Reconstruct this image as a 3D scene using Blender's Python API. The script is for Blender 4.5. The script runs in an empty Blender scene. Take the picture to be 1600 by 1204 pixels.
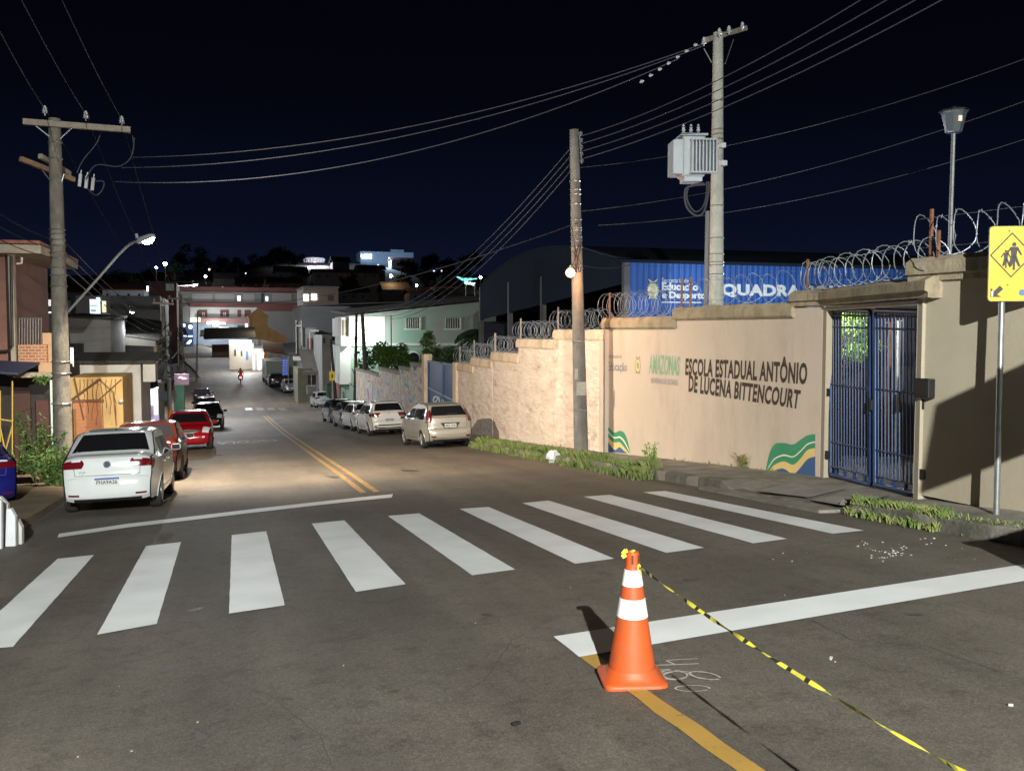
import bpy, bmesh, math, random
from mathutils import Vector, Matrix
random.seed(11)
R = math.radians
SC = bpy.context.scene
COL = SC.collection

# ---------------------------------------------------------------- camera
FPX = 1450.0
YAW = math.atan(446/1450); PITCH = math.atan(84/1450)
EYE = Vector((0, 0, 1.64))
cam_d = bpy.data.cameras.new('camera'); cam = bpy.data.objects.new('camera', cam_d)
COL.objects.link(cam); SC.camera = cam
cam_d.sensor_width = 36; cam_d.lens = 36*FPX/1600
cam_d.clip_start = .05; cam_d.clip_end = 3000
cam.location = EYE; cam.rotation_euler = (math.pi/2-PITCH, 0, -YAW)

# ---------------------------------------------------------------- night sky
W = bpy.data.worlds.new('World'); SC.world = W; W.use_nodes = True
nt = W.node_tree; bg = nt.nodes['Background']
tc = nt.nodes.new('ShaderNodeTexCoord'); sp = nt.nodes.new('ShaderNodeSeparateXYZ'); rp = nt.nodes.new('ShaderNodeValToRGB')
nt.links.new(tc.outputs['Generated'], sp.inputs[0]); nt.links.new(sp.outputs['Z'], rp.inputs[0]); nt.links.new(rp.outputs[0], bg.inputs[0])
cr = rp.color_ramp
cr.elements[0].position = 0.0; cr.elements[0].color = (.0040, .0064, .0172, 1)
cr.elements[1].position = .42; cr.elements[1].color = (.0006, .0006, .0014, 1)
e = cr.elements.new(.12); e.color = (.0018, .0029, .0090, 1)
e = cr.elements.new(.24); e.color = (.0008, .0010, .0030, 1)
bg.inputs[1].default_value = 1.0
SC.view_settings.view_transform = 'Standard'; SC.view_settings.look = 'None'
SC.view_settings.exposure = 0.48; SC.view_settings.gamma = 1

def lamp(loc, power, color, size=.12, kind='POINT', rot=None, spot=None, blend=.5):
    d = bpy.data.lights.new('lamp_light', kind); d.energy = power; d.color = color
    if kind == 'AREA': d.size = size
    else: d.shadow_soft_size = size
    if spot: d.spot_size = R(spot); d.spot_blend = blend
    o = bpy.data.objects.new('lamp_light', d); COL.objects.link(o); o.location = loc
    if rot: o.rotation_euler = rot
    return o
WARM = (1, .74, .46); COOL = (.93, .97, 1.0); NEUT = (1, .94, .84)
# power of the lamps the street has (their fittings are built further down at the same places)
P_LEFT, P_BACK = 3900, 26000
# ---------------------------------------------------------------- measuring helpers: photo column/row -> world
F0 = Vector((math.sin(YAW), math.cos(YAW), 0)); RV = Vector((math.cos(YAW), -math.sin(YAW), 0)); UP = Vector((0, 0, 1))
FV = F0*math.cos(PITCH)-UP*math.sin(PITCH); UV = UP*math.cos(PITCH)+F0*math.sin(PITCH)
def ray(px, py): return FV+RV*((px-800)/FPX)+UV*((602-py)/FPX)
PROF = [(-60,4.2),(0,0),(15,-1.05),(25,-1.75),(33,-2.3),(43,-2.95),(52,-3.45),(65,-4.1),(80,-4.7),(95,-4.95),(110,-4.8),(130,-4.0),(160,-2.3),(190,-.8),(230,1.5),(300,5),(400,8),(3000,8)]
def prof0(y):
    for (a, za), (b, zb) in zip(PROF, PROF[1:]):
        if y <= b: return za+(zb-za)*(y-a)/(b-a)
    return PROF[-1][1]
def prof(y):
    k = 2.0+max(0, y-20)*.05
    return (prof0(y-k)+prof0(y-k/2)+prof0(y)+prof0(y+k/2)+prof0(y+k))/5
def gz(x, y): return prof(y)+.02*(max(-9, min(14, x))-2.3)
def bend(y): return -.0019*max(0, min(y, 215)-108)**2
def hit(px, py, off=0.0):
    d = ray(px, py); t = .5
    while t < 900:
        p = EYE+d*t; g = p.z-gz(p.x, p.y)-off
        if g < 0: return p
        t += max(.004, min(g*.5, .6))
    return p
def at(px, py, fw): return EYE+ray(px, py)*fw
def planeX(px, py, X): d = ray(px, py); return EYE+d*(X/d.x)
def planeY(px, py, Y): d = ray(px, py); return EYE+d*(Y/d.y)
def planeL(px, py, A, B):
    n = Vector((B[1]-A[1], A[0]-B[0], 0)); d = ray(px, py)
    t = (Vector((A[0], A[1], 0))-EYE).dot(n)/d.dot(n) if abs(d.dot(n)) > 1e-9 else 0
    return EYE+d*t

# ---------------------------------------------------------------- mesh builder
class MB:
    def __init__(s): s.v = []; s.f = []; s.m = []
    def add(s, vs, fs, mi=0):
        b = len(s.v); s.v += [Vector(v) for v in vs]
        for f in fs: s.f.append([b+i for i in f]); s.m.append(mi)
        return s
    def box(s, c, d, rz=0, mi=0, rx=0, ry=0, bev=0):
        x, y, z = d[0]/2, d[1]/2, d[2]/2
        M = Matrix.Translation(Vector(c)) @ Matrix.Rotation(rz, 4, 'Z') @ Matrix.Rotation(ry, 4, 'Y') @ Matrix.Rotation(rx, 4, 'X')
        if bev:
            b = min(bev, x*.9, y*.9, z*.9)
            P = []
            for sz in (-1, 1):
                for k, (ix, iy) in enumerate(((x-b, y-b), (x, y))):
                    zz = sz*(z if k == 0 else z-b)
                    P.append([(ix, -iy+ (b if k else 0), zz), (ix, iy-(b if k else 0), zz), (ix-(b if k else 0), iy, zz), (-ix+(b if k else 0), iy, zz), (-ix, iy-(b if k else 0), zz), (-ix, -iy+(b if k else 0), zz), (-ix+(b if k else 0), -iy, zz), (ix-(b if k else 0), -iy, zz)])
            rings = [P[0], P[1], P[3], P[2]]
            vs = [M @ Vector(p) for r in rings for p in r]; fs = []
            for r in range(3):
                for i in range(8): fs.append([r*8+i, r*8+(i+1) % 8, (r+1)*8+(i+1) % 8, (r+1)*8+i])
            fs.append(list(range(7, -1, -1))); fs.append([24+i for i in range(8)])
            return s.add(vs, fs, mi)
        vs = [M @ Vector((a*x, b*y, c_*z)) for c_ in (-1, 1) for a, b in ((-1, -1), (1, -1), (1, 1), (-1, 1))]
        return s.add(vs, [(3, 2, 1, 0), (4, 5, 6, 7), (0, 1, 5, 4), (1, 2, 6, 5), (2, 3, 7, 6), (3, 0, 4, 7)], mi)
    def quad(s, a, b, c, d, mi=0): return s.add([a, b, c, d], [(0, 1, 2, 3)], mi)
    def slab(s, pts, off, mi=0):          # polygon given thickness vector off
        n = len(pts); off = Vector(off); pts = [Vector(p) for p in pts]
        vs = pts+[p+off for p in pts]
        fs = [list(range(n-1, -1, -1)), list(range(n, 2*n))]+[(i, (i+1) % n, n+(i+1) % n, n+i) for i in range(n)]
        return s.add(vs, fs, mi)
    def tube(s, path, r, n=6, mi=0, cap=True, closed=False):
        path = [Vector(p) for p in path]; m = len(path); rs = r if isinstance(r, (list, tuple)) else [r]*m
        vs = []; prev = None
        for i, p in enumerate(path):
            if closed: t = path[(i+1) % m]-path[i-1]
            else: t = path[min(i+1, m-1)]-path[max(i-1, 0)]
            if t.length < 1e-9: t = Vector((0, 0, 1))
            t.normalize()
            if prev is None:
                a = Vector((0, 0, 1)) if abs(t.z) < .9 else Vector((1, 0, 0)); u = t.cross(a).normalized()
            else: u = (prev-t*prev.dot(t)).normalized()
            prev = u; w = t.cross(u)
            for k in range(n):
                a = 2*math.pi*k/n; vs.append(p+(u*math.cos(a)+w*math.sin(a))*rs[i])
        fs = []
        for i in range(m if closed else m-1):
            j = (i+1) % m
            for k in range(n): fs.append((i*n+k, i*n+(k+1) % n, j*n+(k+1) % n, j*n+k))
        if cap and not closed: fs.append(list(range(n-1, -1, -1))); fs.append([(m-1)*n+k for k in range(n)])
        return s.add(vs, fs, mi)
    def lathe(s, prf, c=(0, 0, 0), n=24, mi=0, M=None):
        vs = []; fs = []; M = M or Matrix.Identity(4)
        for r, z in prf:
            for k in range(n):
                a = 2*math.pi*k/n; vs.append(Vector(c)+M @ Vector((r*math.cos(a), r*math.sin(a), z)))
        for i in range(len(prf)-1):
            for k in range(n): fs.append((i*n+k, i*n+(k+1) % n, (i+1)*n+(k+1) % n, (i+1)*n+k))
        fs.append(list(range(n-1, -1, -1))); fs.append([(len(prf)-1)*n+k for k in range(n)])
        return s.add(vs, fs, mi)
    def ball(s, c, r, n=10, mi=0, sc=(1, 1, 1)):
        prf = [(max(.001, math.sin(math.pi*i/n))*r, -math.cos(math.pi*i/n)*r) for i in range(n+1)]
        M = Matrix.Diagonal((sc[0], sc[1], sc[2], 1)); return s.lathe(prf, c, n+4, mi, M)
    def grid(s, P, mi=0, skip=None):
        b = len(s.v); nr = len(P); nc = len(P[0])
        for r in P: s.v += [Vector(p) for p in r]
        for i in range(nr-1):
            for j in range(nc-1):
                if skip and skip(i, j): continue
                s.f.append([b+i*nc+j, b+i*nc+j+1, b+(i+1)*nc+j+1, b+(i+1)*nc+j]); s.m.append(mi)
        return s
    def mesh(s, name, mats, origin=Vector((0, 0, 0)), smooth=False):
        me = bpy.data.meshes.new(name)
        me.from_pydata([tuple(v-origin) for v in s.v], [], s.f)
        for m in (mats if isinstance(mats, (list, tuple)) else [mats]): me.materials.append(m)
        if max(s.m, default=0) > 0: me.polygons.foreach_set('material_index', s.m)
        if smooth:
            me.polygons.foreach_set('use_smooth', [True]*len(me.polygons))
            try: me.set_sharp_from_angle(angle=R(smooth if smooth is not True else 40))
            except Exception: pass
        me.validate(); me.update()
        return me
    def build(s, name, mats, parent=None, smooth=False, local=False, at0=False):
        if at0:
            o = bpy.data.objects.new(name, s.mesh(name, mats, Vector(), smooth))
        elif parent is None:
            n = max(1, len(s.v)); lo = sum(s.v, Vector())/n; lo.z = min((v.z for v in s.v), default=0)
            o = bpy.data.objects.new(name, s.mesh(name, mats, lo, smooth)); o.location = lo
        else:
            lo = Vector()
            if not local:
                q = parent
                while q: lo += q.location; q = q.parent
            o = bpy.data.objects.new(name, s.mesh(name, mats, lo, smooth)); o.parent = parent
        COL.objects.link(o); return o
def thing(name, label, cat, loc=(0, 0, 0), rz=0, group=None):
    o = bpy.data.objects.new(name, None); COL.objects.link(o); o.empty_display_size = .3
    o.location = loc; o.rotation_euler = (0, 0, rz); return tag(o, label, cat, group)
def tag(o, label, cat, group=None):
    o['label'] = label; o['category'] = cat
    if group: o['group'] = group
    return o
def struct(o): o['kind'] = 'structure'; return o
def stuff(o, label=None, cat=None):
    o['kind'] = 'stuff'
    if label: o['label'] = label
    if cat: o['category'] = cat
    return o

# ---------------------------------------------------------------- materials
MATS = {}
def mat(name, c, c2=None, scale=3, rough=.7, bump=0, bscale=None, metal=0, spec=.5, stain=None, sscale=.8, samt=.5, emit=None, estr=0, coat=0, brick=None, wave=None, trans=0, detail=6, stretch=(1, 1, 1), sz=.35, slo=.5, bdist=.02, sy=1):
    if name in MATS: return MATS[name]
    m = bpy.data.materials.new(name); m.use_nodes = True; n = m.node_tree; N = n.nodes; Lk = n.links.new
    b = N['Principled BSDF']
    b.inputs['Roughness'].default_value = rough; b.inputs['Metallic'].default_value = metal
    b.inputs['Specular IOR Level'].default_value = spec; b.inputs['Coat Weight'].default_value = coat
    if coat: b.inputs['Coat Roughness'].default_value = .08
    if trans: b.inputs['Transmission Weight'].default_value = trans
    b.inputs['Base Color'].default_value = (*c, 1)
    if emit: b.inputs['Emission Color'].default_value = (*emit, 1); b.inputs['Emission Strength'].default_value = estr
    if c2 or bump or stain or brick or wave:
        co = N.new('ShaderNodeTexCoord'); mp = N.new('ShaderNodeMapping'); Lk(co.outputs['Object'], mp.inputs[0]); mp.inputs['Scale'].default_value = stretch
        last = None
        if c2:
            t = N.new('ShaderNodeTexNoise'); t.inputs['Scale'].default_value = scale; t.inputs['Detail'].default_value = detail; t.inputs['Roughness'].default_value = .65
            Lk(mp.outputs[0], t.inputs[0]); r = N.new('ShaderNodeValToRGB'); Lk(t.outputs[0], r.inputs[0])
            r.color_ramp.elements[0].position = .35; r.color_ramp.elements[1].position = .65
            r.color_ramp.elements[0].color = (*c, 1); r.color_ramp.elements[1].color = (*c2, 1); last = r.outputs[0]
        if brick:
            t = N.new('ShaderNodeTexBrick'); t.inputs['Scale'].default_value = brick[0]; t.inputs['Color1'].default_value = (*c, 1); t.inputs['Color2'].default_value = (*(c2 or c), 1)
            t.inputs['Mortar'].default_value = (*brick[1], 1); t.inputs['Mortar Size'].default_value = .03
            mp2 = N.new('ShaderNodeMapping'); mp2.inputs['Rotation'].default_value = (R(90), 0, 0); Lk(co.outputs['Object'], mp2.inputs[0]); Lk(mp2.outputs[0], t.inputs[0]); last = t.outputs[0]
        if stain:
            t = N.new('ShaderNodeTexNoise'); t.inputs['Scale'].default_value = sscale; t.inputs['Detail'].default_value = 10; t.inputs['Roughness'].default_value = .75
            mp3 = N.new('ShaderNodeMapping'); mp3.inputs['Scale'].default_value = (1, sy, sz); Lk(co.outputs['Object'], mp3.inputs[0]); Lk(mp3.outputs[0], t.inputs[0])
            r = N.new('ShaderNodeValToRGB'); Lk(t.outputs[0], r.inputs[0]); r.color_ramp.elements[0].position = slo; r.color_ramp.elements[1].position = slo+.2
            r.color_ramp.elements[0].color = (0, 0, 0, 1); r.color_ramp.elements[1].color = (samt, samt, samt, 1)
            mx = N.new('ShaderNodeMix'); mx.data_type = 'RGBA'; Lk(r.outputs[0], mx.inputs[0])
            if last: Lk(last, mx.inputs[6])
            else: mx.inputs[6].default_value = (*c, 1)
            mx.inputs[7].default_value = (*stain, 1); last = mx.outputs[2]
        if last: Lk(last, b.inputs['Base Color'])
        if bump or wave:
            if wave:
                t = N.new('ShaderNodeTexWave'); t.wave_type = 'BANDS'; t.bands_direction = wave[0]; t.inputs['Scale'].default_value = wave[1]
                Lk(co.outputs['Object'], t.inputs[0]); ho = t.outputs[1]; bump = bump or .3; t.wave_profile = 'SIN'
            else:
                t = N.new('ShaderNodeTexNoise'); t.inputs['Scale'].default_value = bscale or scale*6; t.inputs['Detail'].default_value = 6
                Lk(mp.outputs[0], t.inputs[0]); ho = t.outputs[0]
            bp = N.new('ShaderNodeBump'); bp.inputs['Strength'].default_value = bump; bp.inputs['Distance'].default_value = bdist
            Lk(ho, bp.inputs['Height']); Lk(bp.outputs[0], b.inputs['Normal'])
    MATS[name] = m; return m
def glow(name, c, s): return mat(name, (.8, .8, .8), emit=c, estr=s)

def asphalt():
    m = bpy.data.materials.new('asphalt'); m.use_nodes = True; n = m.node_tree; N = n.nodes; Lk = n.links.new; b = N['Principled BSDF']
    b.inputs['Roughness'].default_value = .72; b.inputs['Specular IOR Level'].default_value = .45
    co = N.new('ShaderNodeTexCoord'); P = co.outputs['Object']
    def noise(sc, det, lo, hi, a, c, mp=None, rough=.6):
        t = N.new('ShaderNodeTexNoise'); t.inputs['Scale'].default_value = sc; t.inputs['Detail'].default_value = det; t.inputs['Roughness'].default_value = rough
        if mp:
            q = N.new('ShaderNodeMapping'); q.inputs['Scale'].default_value = mp; Lk(P, q.inputs[0]); Lk(q.outputs[0], t.inputs[0])
        else: Lk(P, t.inputs[0])
        r = N.new('ShaderNodeValToRGB'); Lk(t.outputs[0], r.inputs[0]); r.color_ramp.elements[0].position = lo; r.color_ramp.elements[1].position = hi
        r.color_ramp.elements[0].color = (*a, 1); r.color_ramp.elements[1].color = (*c, 1); return r.outputs[0], t.outputs[0]
    def mix(kind, a, c, fac=1.0):
        x = N.new('ShaderNodeMix'); x.data_type = 'RGBA'; x.blend_type = kind; x.inputs[0].default_value = fac; Lk(a, x.inputs[6]); Lk(c, x.inputs[7]); return x.outputs[2]
    base, _ = noise(.55, 6, .3, .7, (.092, .081, .067), (.140, .124, .103))
    track, _ = noise(1.1, 4, .35, .65, (.76, .76, .76), (1.18, 1.18, 1.18), (1, .09, 1))
    grit, gh = noise(95, 4, .40, .62, (.62, .62, .62), (1.32, 1.32, 1.32), rough=.85)
    grit2, _ = noise(34, 5, .36, .64, (.80, .80, .80), (1.18, 1.18, 1.18), rough=.8)
    blot, _ = noise(5.5, 9, .33, .50, (.62, .60, .58), (1, 1, 1), rough=.8)
    c = mix('MULTIPLY', mix('MULTIPLY', mix('MULTIPLY', mix('MULTIPLY', base, track), grit), grit2), blot)
    v = N.new('ShaderNodeTexVoronoi'); v.inputs['Scale'].default_value = 26; Lk(P, v.inputs[0])
    lt = N.new('ShaderNodeMath'); lt.operation = 'LESS_THAN'; lt.inputs[1].default_value = .06; Lk(v.outputs['Distance'], lt.inputs[0])
    sepc = N.new('ShaderNodeSeparateColor'); Lk(v.outputs['Color'], sepc.inputs[0])
    g = N.new('ShaderNodeMath'); g.operation = 'GREATER_THAN'; g.inputs[1].default_value = .985; Lk(sepc.outputs[0], g.inputs[0])
    mu = N.new('ShaderNodeMath'); mu.operation = 'MULTIPLY'; Lk(lt.outputs[0], mu.inputs[0]); Lk(g.outputs[0], mu.inputs[1])
    mx = N.new('ShaderNodeMix'); mx.data_type = 'RGBA'; Lk(mu.outputs[0], mx.inputs[0]); Lk(c, mx.inputs[6]); mx.inputs[7].default_value = (.3, .29, .27, 1)
    # warm lamplight tan painted into the asphalt down the hill past the junction
    sx = N.new('ShaderNodeSeparateXYZ'); Lk(P, sx.inputs[0])
    t = N.new('ShaderNodeTexNoise'); t.inputs['Scale'].default_value = .35; t.inputs['Detail'].default_value = 4; Lk(P, t.inputs[0])
    ad = N.new('ShaderNodeMath'); ad.operation = 'MULTIPLY_ADD'; Lk(t.outputs[0], ad.inputs[0]); ad.inputs[1].default_value = 1.4; Lk(sx.outputs['Y'], ad.inputs[2])
    mr = N.new('ShaderNodeMapRange'); mr.inputs[1].default_value = 18.2; mr.inputs[2].default_value = 18.9; Lk(ad.outputs[0], mr.inputs[0])
    mx2 = N.new('ShaderNodeMix'); mx2.data_type = 'RGBA'; mx2.blend_type = 'MULTIPLY'; Lk(mr.outputs[0], mx2.inputs[0]); Lk(mx.outputs[2], mx2.inputs[6]); mx2.inputs[7].default_value = (1.25, 1.16, 1.04, 1)
    Lk(mx2.outputs[2], b.inputs['Base Color'])
    bp = N.new('ShaderNodeBump'); bp.inputs['Strength'].default_value = .35; bp.inputs['Distance'].default_value = .006; Lk(gh, bp.inputs['Height']); Lk(bp.outputs[0], b.inputs['Normal'])
    return m
M_ASPH = asphalt()
def paint(name, c, wear, lo, hi, sc=9):
    m = bpy.data.materials.new(name); m.use_nodes = True; n = m.node_tree; N = n.nodes; Lk = n.links.new; b = N['Principled BSDF']
    b.inputs['Roughness'].default_value = .6
    co = N.new('ShaderNodeTexCoord')
    t = N.new('ShaderNodeTexNoise'); t.inputs['Scale'].default_value = sc; t.inputs['Detail'].default_value = 12; t.inputs['Roughness'].default_value = .8; Lk(co.outputs['Object'], t.inputs[0])
    r = N.new('ShaderNodeValToRGB'); Lk(t.outputs[0], r.inputs[0]); r.color_ramp.elements[0].position = lo; r.color_ramp.elements[1].position = hi
    r.color_ramp.elements[0].color = (*wear, 1); r.color_ramp.elements[1].color = (*c, 1)
    t2 = N.new('ShaderNodeTexNoise'); t2.inputs['Scale'].default_value = 1.6; t2.inputs['Detail'].default_value = 5; Lk(co.outputs['Object'], t2.inputs[0])
    r2 = N.new('ShaderNodeValToRGB'); Lk(t2.outputs[0], r2.inputs[0]); r2.color_ramp.elements[0].position = .35; r2.color_ramp.elements[1].position = .65
    r2.color_ramp.elements[0].color = (.86, .86, .85, 1); r2.color_ramp.elements[1].color = (1, 1, 1, 1)
    mx = N.new('ShaderNodeMix'); mx.data_type = 'RGBA'; mx.blend_type = 'MULTIPLY'; mx.inputs[0].default_value = 1; Lk(r.outputs[0], mx.inputs[6]); Lk(r2.outputs[0], mx.inputs[7])
    Lk(mx.outputs[2], b.inputs['Base Color'])
    t3 = N.new('ShaderNodeTexNoise'); t3.inputs['Scale'].default_value = 95; t3.inputs['Detail'].default_value = 4; Lk(co.outputs['Object'], t3.inputs[0])
    bp = N.new('ShaderNodeBump'); bp.inputs['Strength'].default_value = .2; bp.inputs['Distance'].default_value = .005; Lk(t3.outputs[0], bp.inputs['Height']); Lk(bp.outputs[0], b.inputs['Normal'])
    return m
M_WHITE = paint('road_paint_white', (.78, .80, .82), (.34, .34, .33), .27, .37)
M_WORN = paint('road_paint_worn', (.50, .49, .45), (.08, .075, .07), .46, .60, 5)
M_YEL = paint('road_paint_yellow', (.42, .25, .055), (.11, .085, .05), .34, .44)
M_YEL2 = paint('road_paint_yellow_far', (.46, .27, .07), (.17, .13, .08), .40, .56)
M_CONC = mat('pavement_concrete', (.15, .138, .118), (.27, .25, .21), 2.2, .9, .5, 30, stain=(.06, .058, .045), sscale=1.3, samt=.75)
M_KERB = mat('kerb_concrete', (.17, .16, .135), (.09, .085, .07), 4, .95, .8, 18, stain=(.05, .055, .03), sscale=2.5, samt=.7)
M_DIRT = mat('packed_earth', (.20, .145, .09), (.13, .095, .06), 1.6, .95, .7, 14)
M_GROUND = mat('ground_earth', (.045, .042, .036), (.03, .03, .026), .2, .95)
M_STEEL = mat('galvanised_steel', (.42, .44, .45), (.32, .33, .35), 9, .38, metal=.75)
M_BLACKM = mat('black_metal', (.015, .015, .017), rough=.5)
M_RUBBER = mat('black_rubber', (.013, .013, .014), (.03, .028, .026), 14, .85)
M_RUST = mat('rusty_iron', (.30, .13, .06), (.16, .07, .04), 8, .85, .3)
M_CABLE = mat('cable_black', (.022, .022, .028), rough=.8, spec=.2)
M_ALU = mat('cable_aluminium', (.06, .06, .078), rough=.7, spec=.2)
M_PORC = mat('insulator_porcelain', (.55, .57, .60), rough=.2)
M_POLEC = mat('pole_concrete', (.33, .31, .27), (.24, .225, .2), 3, .9, .4, 20, stain=(.10, .09, .08), sscale=2, samt=.6)
M_POLEW = mat('pole_weathered', (.19, .17, .14), (.11, .1, .085), 4, .9, .5, 18, stain=(.38, .36, .32), sscale=3.2, samt=.7)

# ================================================================ GROUND, ROAD, PAVEMENTS
KL, KR = -2.75, 6.9
def hills(x, y):
    a = max(0, min(1, (y-235)/230)); a = a*a*(3-2*a)
    return a*(19+5*math.sin(x*.012+1.3)+3*math.sin(x*.031))
def terr(x, y): 
    z = prof(y)+.02*(max(-9, min(14, x))-2.3)-.12+hills(x, y)
    if x < -9 and y < 200: z -= min(1.2, (-9-x)*.05)
    return z
ys = [-60, -40, -20]+list(range(-10, 200, 5))+list(range(200, 520, 20))+[560, 640, 760, 900]
xs = [-500, -380, -280, -200, -150, -110, -80, -60, -45, -35, -25, -18, -12, -8, -5, -2, 0, 3, 6, 9, 12, 16, 22, 30, 40, 55, 75, 100, 130, 170, 220, 280, 380, 500]
struct(MB().grid([[(x, y, terr(x, y)) for x in xs] for y in ys]).build('ground', M_GROUND, at0=True, smooth=True))
rg = []
for i in range(0, 300):
    y = -55+i if i < 255 else 200+(i-255)*3
    w = 0 if y > 6.5 else (6.5-y)*1.2 if y > -1 else 9
    wr = 0 if y > 6.2 else min(9, (6.2-y)**1.4*.5)
    row = [(x+bend(y), y) for x in (KL, KL+1.6, -.3, 1, 2.3, 3.6, 5.2, KR)]
    rg.append([(x, yy, gz(x-bend(yy), yy)) for x, yy in row]+[(KR+bend(y)+wr, y, gz(KR+min(wr, 5), y)-.001), (KR+.5+bend(y)+wr, y, gz(KR+min(wr, 5), y)-.002)])
road = struct(MB().grid(rg).build('road', M_ASPH, at0=True, smooth=True))

def sheet(mb, pts, off, nx=2, ny=12, jag=0):
    a, b, c, d = [Vector(p) for p in pts]     # a,b near edge ; d,c far edge
    P = []
    for j in range(ny+1):
        t = j/ny; l = a.lerp(d, t); r = b.lerp(c, t); row = []
        for i in range(nx+1):
            q = l.lerp(r, i/nx)
            if jag and i in (0, nx): q = q+Vector((random.uniform(-jag, jag), random.uniform(-jag, jag)*.3, 0))
            row.append((q.x, q.y, gz(q.x-bend(q.y), q.y)+off))
        P.append(row)
    mb.grid(P)
STR = [((-70,1018),(20,1011),(147,867),(90,873)), ((152,992),(245,975),(283,847),(228,853)), ((358,959),(445,946),(416,830),(362,836)),
 ((556,925),(634,913),(538,813),(487,818)), ((738,899),(805,890),(655,802),(606,806)), ((899,881),(960,873),(763,792),(718,795)),
 ((1041,864),(1100,856),(857,782),(816,786)), ((1177,849),(1230,842),(953,773),(912,776)), ((1301,834),(1350,829),(1039,767),(1005,769))]
for q in STR:
    m = MB(); sheet(m, [hit(*p) for p in q], .005, 2, 30, .002); m.build('crosswalk_stripe', M_WHITE, road)
def longstripe(name, near0, near1, far0, far1, M, jag=.003, n=30):
    a, b, c, d = hit(*near0), hit(*near1), hit(*far1), hit(*far0)
    m = MB(); sheet(m, (a, b, c, d), .0055, n, 2, jag); m.build(name, M, road)
# stop lines (their ends: left-near, right-near, left-far, right-far)
A, B, C_, D = hit(905,1027), hit(1600,908), hit(1600,882), hit(865,995)
d1 = (B-A); m = MB(); sheet(m, (A, A+d1*1.12, D+(C_-D)*1.12, D), .0055, 30, 2, .003); m.build('stop_line', M_WHITE, road)
m = MB(); segs = [(90,840,834),(200,824,818),(300,812.5,806.5),(400,800.5,794.5),(500,789,783.5),(560,782.5,777),(612,777.5,772)]
for (xa, na, fa), (xb, nb, fb) in zip(segs, segs[1:]):
    sheet(m, (hit(xa, na), hit(xb, nb), hit(xb+2, fb), hit(xa+2, fa)), .0055, 6, 2, 0)
m.build('stop_line', M_WHITE, road)
def lineY(name, x0, x1, y0, y1, w, M, off=.004, jag=.006, n=None):
    m = MB(); n = n or int((y1-y0)/.5)+2
    sheet(m, ((x0, y0, 0), (x0+w, y0, 0), (x1+w, y1, 0), (x1, y1, 0)), off, 2, n, jag); m.build(name, M, road)
lineY('centre_line', 2.06, 2.06, -12, 5.45, .115, M_YEL, jag=.008, n=70)
ya, yb, yc = hit(566,770), hit(590,765), hit(420,648)
for o_, w_ in ((0, .11), (.23, .11)):
    m = MB(); pts = [(2.14+o_, ya.y), (2.2+o_, 20), (2.3+o_, 35), (2.32+o_, 48), (2.3+o_, 66)]
    for (x0, y0), (x1, y1) in zip(pts, pts[1:]): sheet(m, ((x0, y0, 0), (x0+w_, y0, 0), (x1+w_, y1, 0), (x1, y1, 0)), .004, 2, 24, .006)
    m.build('centre_line', M_YEL2, road)
# far worn crossing and the rest of the old marks down the hill
for px, w in ((384, 8), (402, 8), (420, 8), (438, 8)):
    a = hit(px, 641); m = MB(); sheet(m, (a, (a.x+.55, a.y, 0), (a.x+.55, a.y+4.2, 0), (a.x, a.y+4.2, 0)), .004, 2, 6, .02); m.build('crosswalk_stripe', M_WHITE if px == 384 else M_WORN, road)
for q in ((450,641,486,638), (484,658,505,657), (432,661,446,659), (340,640,352,639)):
    a, b = hit(q[0], q[1]), hit(q[2], q[3]); m = MB(); sheet(m, (a, b, (b.x, b.y+.5, 0), (a.x, a.y+.5, 0)), .004, 6, 2, .02); m.build('worn_line', M_WORN, road)

M_TAR = mat('tar_seam', (.052, .049, .045), (.075, .07, .064), 9, .8)
def crack(pts, w):
    m = MB(); q = []
    for (a, b) in zip(pts, pts[1:]):
        A_, B_ = hit(*a), hit(*b)
        for k in range(14): t = k/14; q.append(A_.lerp(B_, t)+Vector((random.uniform(-1, 1), random.uniform(-1, 1), 0))*w*1.6)
    P = [[], []]
    for i, p in enumerate(q):
        d = q[min(i+1, len(q)-1)]-q[max(i-1, 0)]; d.z = 0; n_ = Vector((-d.y, d.x, 0)).normalized()*w*random.uniform(.35, 1.1)
        for k, s_ in enumerate((-1, 1)): c = p+n_*s_; P[k].append((c.x, c.y, gz(c.x, c.y)+.0035))
    m.grid(P); m.build('crack', M_TAR, road)
for pts, w in (([(618,768),(700,765),(860,757),(980,750)], .012), ([(700,1100),(760,1060),(800,1000),(880,960)], .004), ([(330,1060),(420,1085),(500,1150),(520,1198)], .0035), ([(1250,960),(1330,1000),(1450,1010),(1590,1060)], .004), ([(60,930),(150,960),(300,1010)], .004), ([(880,720),(800,700),(735,690)], .012), ([(480,735),(560,745),(640,740),(700,735)], .010)): crack(pts, w)
M_OIL = mat('oil_stain', (.050, .047, .043), (.075, .07, .062), 7, .55)
def blotch(px, py, rx, ry, seed):
    rn = random.Random(seed); c = hit(px, py); n = 26; ring = [(c.x, c.y)]; k1, k2 = rn.uniform(0, 6), rn.uniform(0, 6)
    for i in range(n): a = 2*math.pi*i/n; r_ = 1+.3*math.sin(2*a+k1)+.22*math.sin(5*a+k2)+rn.uniform(-.12, .12); ring.append((c.x+math.cos(a)*rx*r_, c.y+math.sin(a)*ry*r_))
    MB().add([(x, y, gz(x, y)+.003) for x, y in ring], [(0, i+1, (i+1) % n+1) for i in range(n)]).build('oil_stain', M_OIL, road)
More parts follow.
